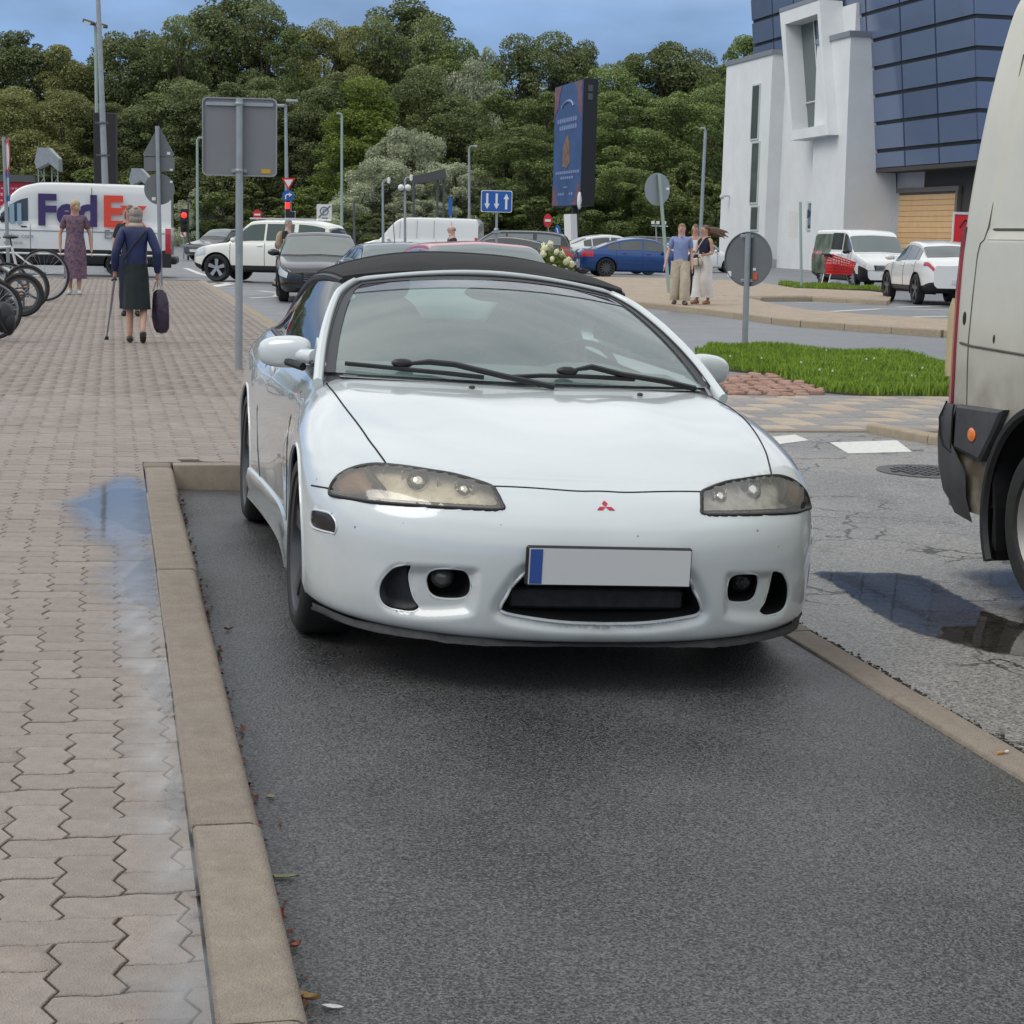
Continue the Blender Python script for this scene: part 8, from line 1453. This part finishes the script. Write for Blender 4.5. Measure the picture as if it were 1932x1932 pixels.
for k in range(9): rg = random.Random(k); mb = MB(); a0 = q(.02+rg.uniform(-.03, .05), .07+rg.uniform(-.02, .02), .03-.012*k); mb.tube([a0, a0+Vector((.10, .09, .0+rg.uniform(-.02, .02))), a0+Vector((.22+rg.uniform(0, .05), .15, -.03+rg.uniform(-.04, .03))), a0+Vector((.32+rg.uniform(0, .08), .20, -.08+rg.uniform(-.05, .05)))], [.04, .04, .026, .006], 7); mb.build('hair_strand', M_BRN, hr)
shoes(t, j, mat('tan_sandals', (.34, .15, .08), .6), k=.92)
hb_ = Matrix.Translation(t.location) @ Matrix.Rotation(t.rotation_euler.z, 4, 'Z'); bg = thing('crossbody_bag', tuple(p), t.rotation_euler.z, 'cream crossbody bag hanging in front of the woman in white trousers', 'bag'); mb = MB(); mb.box((-.07, -.19, .90), (.28, .09, .18), bev=.03, M=Matrix.Rotation(R(-8), 4, 'Y')); mb.build('pouch', mat('cream_bag', (.52, .46, .36), .7, var=.12, vscale=18), bg); mb = MB(); mb.tube([(-.17, -.17, 1.02), (-.06, -.16, 1.2), (.06, -.10, 1.43), (.10, .05, 1.46), (.08, .14, 1.2), (.05, -.12, 1.0)], .012, 6); mb.build('strap', MATS['cream_bag'], bg); mb = MB(); mb.box((.03, -.20, .92), (.012, .1, .2), M=Matrix.Rotation(R(-8), 4, 'Y')); mb.build('buckle_strap', M_BRN, bg, smooth=False)
p = gp(1307, 567, zi); d = CAMD(p); t, j, Mh, b = person(p, d, dict(knl=(.09, -.10, .5), anl=(.07, .02, .09)), 'person in dark jeans and white trainers walking behind the couple', M_SKIN, M_SKIN, True, R(20)); t.scale = (.99,)*3; shirt(t, j, mat('white_shirt', (.62, .63, .65), .8), 'shirt', .95, .4, .95, .9); trousers(t, j, mat('dark_jeans', (0, 0, 0)), (.09, .07, .075, .08), .95); cap_hair(t, Mh, M_BRN, -.1); hair(t, Mh, M_BRN, [((.04, .03, -.10), (.07, .06, .12))], 'long_hair'); shoes(t, j, mat('white_trainers', (.6, .6, .6), .6))
# ================================================================ bicycles, trolley, flowers, litter
M_BIKEW = mat('white_bike_paint', (.62, .64, .62), .3, coat=.5); M_BIKEB = mat('black_bike_paint', (.014, .014, .016), .35, coat=.4); M_TYRE = MATS['tyre_rubber']
def bicycle(u, v, Y, r, ang, label, fm, tw=.024, fat=1.):
    c = at(u, v, Y); t = thing('bicycle', (c[0], Y, ZP), 0, label, 'bicycle', 'bicycles parked at the left edge'); t.rotation_euler = (0, 0, R(ang)); r = (c[2]-ZP) if r is None else r
    def whl(x):
        w = link('wheel', None, t, (x, 0, r)); mb = MB(); mb.lathe([(r-tw*2.1, -tw*.7), (r-tw*.8, -tw*1.05), (r, -tw*.3), (r, tw*.3), (r-tw*.8, tw*1.05), (r-tw*2.1, tw*.7), (r-tw*2.1, -tw*.7)], 56, (0, 0, 0), 'y'); mb.build('tyre', M_TYRE, w); mb = MB(); mb.lathe([(r-tw*2.1, -.012), (r-tw*3.2, -.010), (r-tw*3.2, .010), (r-tw*2.1, .012)], 48, (0, 0, 0), 'y'); mb.build('rim', M_DSTEEL if fm is M_BIKEB else M_ALLOY, w)
        mb = MB()
        for k in range(24): a = 2*math.pi*k/24; b2 = a+(.5 if k % 2 else -.5); mb.tube([(.025*math.cos(b2), .02*(-1)**k, .025*math.sin(b2)), ((r-tw*3)*math.cos(a), 0, (r-tw*3)*math.sin(a))], .0016, 3, cap=False)
        mb.build('spokes', M_GALV, w); mb = MB(); mb.lathe([(.001, -.05), (.022, -.05), (.022, .05), (.001, .05)], 12, (0, 0, 0), 'y'); mb.build('hub', M_DSTEEL, w); return w
    w0 = whl(0); whl(-1.06); bb = (-.43, 0, r-.06); st = (-.55, 0, r+.46); hd_t = (-.93, 0, r+.42); hd_b = (-.96, 0, r+.30); mb = MB()
    for P, q in (([bb, st], .019), ([bb, hd_b], .024), ([st, hd_t], .019), ([hd_t, hd_b], .022)): mb.tube(P, q*fat, 8)
    for s in (-.05, .05): mb.tube([(0, s, r), (-.25, s*.7, r-.03), bb], .011, 6); mb.tube([(0, s, r), (-.5, s*.4, r+.36)], .010, 6)
    mb.build('frame', fm, t); mb = MB()
    for s in (-.055, .055): mb.tube([hd_b, (-.985, s, r+.2), (-1.06, s, r)], .014, 6)
    mb.build('fork', fm, t); mb = MB(); mb.tube([st, (-.575, 0, r+.60)], .014, 6); mb.sph((-.57, 0, r+.62), (.14, .075, .03), 12, 6); mb.build('saddle', M_BLK, t); mb = MB(); mb.tube([hd_t, (-.90, 0, r+.55)], .014, 6); mb.tube([(-.86, -.32, r+.60), (-.93, -.1, r+.56), (-.93, .1, r+.56), (-.86, .32, r+.60)], .013, 6); mb.build('handlebar', M_BLK, t)
    mb = MB(); mb.lathe([(.001, .05), (.085, .05), (.085, .056), (.001, .056)], 24, bb, 'y'); mb.tube([bb, (-.43, -.09, r-.22)], .012, 5); mb.tube([(-.43, .09, r-.06), (-.43, .1, r+.1)], .012, 5); mb.build('crank', M_DSTEEL, t); mb = MB()
    for q in range(4): mb.lathe([(.03, -.03-.006*q), (.055-.007*q, -.03-.006*q), (.055-.007*q, -.033-.006*q), (.03, -.033-.006*q)], 18, (0, 0, 0), 'y')
    mb.box((.03, -.05, -.09), (.03, .02, .11)); mb.build('derailleur', M_DSTEEL, w0); mb = MB(); mb.sph((.0, -.06, .01), (.03, .012, .012), 8, 5); mb.build('orange_reflector', mat('reflector_orange', (.6, .22, .04), .3), w0); return t
bicycle(41, 556, 25.2, None, 8, 'nearest black bicycle with a thick tyred wheel jutting in from the left edge', M_BIKEB, .032, 1.3); bicycle(50, 549, 27., .345, 2, 'second black bicycle just behind the thick tyred one', M_BIKEB, .022); bicycle(83, 519, 30.5, None, -4, 'white framed bicycle with a thin tyre, farthest right of the parked ones', M_BIKEW, .018, 1.2); bicycle(14, 540, 28.5, .34, 12, 'white framed bicycle behind the black ones, cut by the left edge', M_BIKEW, .02, 1.5)
c = at(4, 600, 20.5); t = bicycle(-16, 640, 20., .34, 14, 'bicycle almost wholly outside the left edge, carrying a black pannier', M_BIKEW, .02)
c = at(10, 637, 19.7); bg = thing('pannier_bag', (c[0], c[1], ZP), .2, 'black bulging pannier bag low at the left edge', 'bag'); mb = MB(); mb.sph((-.02, 0, .27), (.13, .12, .17), 16, 12); mb.sph((.035, -.02, .21), (.08, .10, .14), 12, 10); mb.build('sack', mat('black_nylon', (.012, .012, .014), .5, var=.4, vscale=9, bump=1., bscale=12), bg); mb = MB(); mb.tube([(-.06, -.11, .43), (-.05, -.13, .25), (.02, -.12, .12)], .014, 6, flat=.4); mb.build('strap', M_BLK, bg)
# trolley
p = gp(1580, 546); Y = float(p[1]); t = thing('shopping_trolley', tuple(p), .35, 'red plastic shopping trolley on the grass strip before the passenger van', 'shopping trolley'); M_TR = mat('trolley_red', (.62, .02, .025), .35, coat=.3); s = 1.12; mb = MB()
lo_ = [(-.30*s, -.2, .50), (.36*s, -.18, .50), (.36*s, .18, .50), (-.30*s, .2, .50)]; hi_ = [(-.36*s, -.27, 1.05), (.46*s, -.22, .92), (.46*s, .22, .92), (-.36*s, .27, 1.05)]
hi_ = [(-.36*s, -.27, 1.12), (.46*s, -.22, .88), (.46*s, .22, .88), (-.36*s, .27, 1.12)]
for a in range(4):
    b_ = (a+1) % 4; L0, L1, H0, H1 = map(np.array, (lo_[a], lo_[b_], hi_[a], hi_[b_])); n = 9 if a % 2 == 0 else 6
    for k in range(n+1): f_ = k/n; mb.tube([L0*(1-f_)+L1*f_, H0*(1-f_)+H1*f_], .013, 4)
    for g in np.linspace(0, 1, 7): mb.tube([L0*(1-g)+H0*g, L1*(1-g)+H1*g], .014 if 0 < g < 1 else .024, 4)
    q = [L0*.98+np.array([0, 0, .02]), L1*.98+np.array([0, 0, .02]), L1*.45+H1*.55, L0*.45+H0*.55]; mb.add([tuple(x_) for x_ in q], [(0, 1, 2, 3)])
mb.add(lo_, [(0, 1, 2, 3)]); mb.build('basket', M_TR, t, smooth=False); mb = MB(); mb.tube([(-.44*s, -.27, 1.14), (-.44*s, .27, 1.14)], .024, 8); mb.box((-.33*s, 0, 1.10), (.14, .42, .10), bev=.02); mb.build('handle', M_BLK, t); mb = MB()
for sy in (-.22, .22): mb.tube([(-.36*s, sy, .5), (-.42*s, sy, .2), (-.34*s, sy, .12), (-.1, sy, .26), (.15, sy, .12), (.48*s, sy*.8, .12), (.36*s, sy*.8, .5)], .018, 6)
mb.tube([(-.36*s, -.22, .16), (-.36*s, .22, .16)], .016, 6); mb.build('chassis', M_CHROME, t)
for x, y in ((-.36*s, -.22), (-.36*s, .22), (.46*s, -.17), (.46*s, .17)): mb = MB(); mb.lathe([(.001, -.018), (.062, -.018), (.062, .018), (.001, .018)], 16, (x, y, .065), 'y'); mb.build('castor', M_BLK, t)
# white hydrangeas
M_FLW = mat('hydrangea_cream', (.66, .64, .42), .8, var=.2, vscale=30); rg_ = np.random.RandomState(4)
for (u0, u1, vt, Yf, lab) in ((955, 992, 474, 47, 'smaller clump of cream hydrangeas peeping over the red roof'), (990, 1085, 455, 46.5, 'cream flowering hydrangea bush behind the soft top')):
    a, b_ = at(u0, vt, Yf), at(u1, vt, Yf); w = b_[0]-a[0]; t = thing('hydrangea_bush', ((a[0]+b_[0])/2, Yf, .05), 0, lab, 'flowering bush', 'white hydrangeas on the island'); h = a[2]-.05
    n = 1500; d = rg_.normal(size=(n, 3)); d /= np.linalg.norm(d, axis=1)[:, None]; P = d*np.array([w*.5, w*.4, h*.5])*rg_.uniform(.4, 1, (n, 1))+[0, 0, h*.45]; P = P[P[:, 2] > .05]; link('leaves', quads_mesh('leaves', P, d[:len(P)]+[0, 0, .5], .055, LEAF['bright'], .6, 3), t); mb = MB(); mb.tube([(0, 0, 0), (0, 0, h*.6)], .03, 6); mb.build('stems', M_BARK, t)
    for k in range(26 if w > .9 else 12):
        a_ = rg_.uniform(0, 6.28); q = math.sqrt(rg_.rand()); x, y = q*w*.52*math.cos(a_), q*w*.4*math.sin(a_)-.1; z = h*(.98-.55*abs(x/(w*.55))**1.6)*rg_.uniform(.82, 1.02)-(.3*h if rg_.rand() < .3 else 0); mb = MB(); rr_ = rg_.uniform(.06, .095); mb.sph((x, y, z), (rr_, rr_, rr_*1.1), 9, 6); V = np.array(mb.v); V += rg_.normal(size=V.shape)*.008; mb.v = [tuple(v) for v in V]; mb.build('flower_head', M_FLW, t)
# leaf litter along the kerb foot and single scraps
M_LEAFD = mat('dead_leaf', (.13, .055, .03), .8, var=.5, vscale=30); rg_ = np.random.RandomState(12); n = 420; yv = rg_.uniform(-4.4, 3.3, n)**1; xv = -1.178+np.abs(rg_.normal(0, .018, n)); c_ = np.column_stack([xv, yv, [bz(x)+.006 for x in xv]]); o = link('leaf_crumbs', quads_mesh('leaf_crumbs', c_, rg_.normal(size=(n, 3))*.5+[0, 0, 1], .010, M_LEAFD, .6, 2), None, GL, YAW, kind='stuff', label='reddish brown leaf crumbs gathered at the foot of the left kerb')
def leaf(u, v, sz, col, label, curl=.3, asp=.55, a=0., cat='fallen leaf', name='fallen_leaf', zoff=.012, onbay=True):
    p = gp(u, v, .05); x, y = tg(p); p = gp(u, v, bz(x) if onbay else .02); P = []
    for k in range(9): s_ = k/8; w = asp*sz*math.sin(math.pi*s_)**.8; P.append([(sz*(2*s_-1), w*f_, curl*sz*(abs(f_)**1.5+(2*s_-1)**2)*.6) for f_ in (-1, -.5, 0, .5, 1)])
    mb = MB(); mb.grid(P); mb.grid(np.array(P)-[0, 0, .0012]); t = mb.build(name, mat(label[:14].replace(' ', '_'), col, .6, var=.3, vscale=60), None, True, (p[0], p[1], p[2]+zoff*.4), a); return tag(t, label, cat)
leaf(431, 1190, .015, (.20, .08, .035), 'curled brown leaf on the asphalt left of the front wheel', .6, .6, .4); leaf(510, 1507, .014, (.26, .22, .09), 'small yellowish leaf lying on the dark asphalt', .3, .7, 1.); leaf(528, 1658, .042, (.22, .22, .10), 'long pale green leaf pressed beside the left kerb', .1, .22, .05); leaf(527, 1735, .016, (.45, .12, .05), 'orange red leaf standing against the left kerb', .8, .6, 1.4); leaf(558, 1790, .015, (.36, .12, .06), 'rust coloured leaf at the kerb foot below the orange red one', .6, .5, .9); leaf(580, 1890, .028, (.42, .27, .12), 'tan curled leaf at the bottom beside the kerb end', .5, .4, -.4); leaf(628, 1903, .022, (.6, .6, .6), 'white paper scrap lying on the dark asphalt near the bottom', .05, .35, -.2, 'paper scrap', 'paper_scrap')
p = gp(1892, 1423, .018); t = thing('cigarette_butt', (p[0], p[1], .024), .5, 'orange tipped cigarette butt on the flush kerb at the right', 'cigarette butt'); mb = MB(); mb.tube([(-.022, 0, 0), (.006, 0, 0)], .0042, 8); mb.build('filter', mat('filter_tan', (.55, .28, .08), .7), t); mb = MB(); mb.tube([(.006, 0, 0), (.02, 0, .001)], .0041, 8); mb.build('paper', M_SW, t)
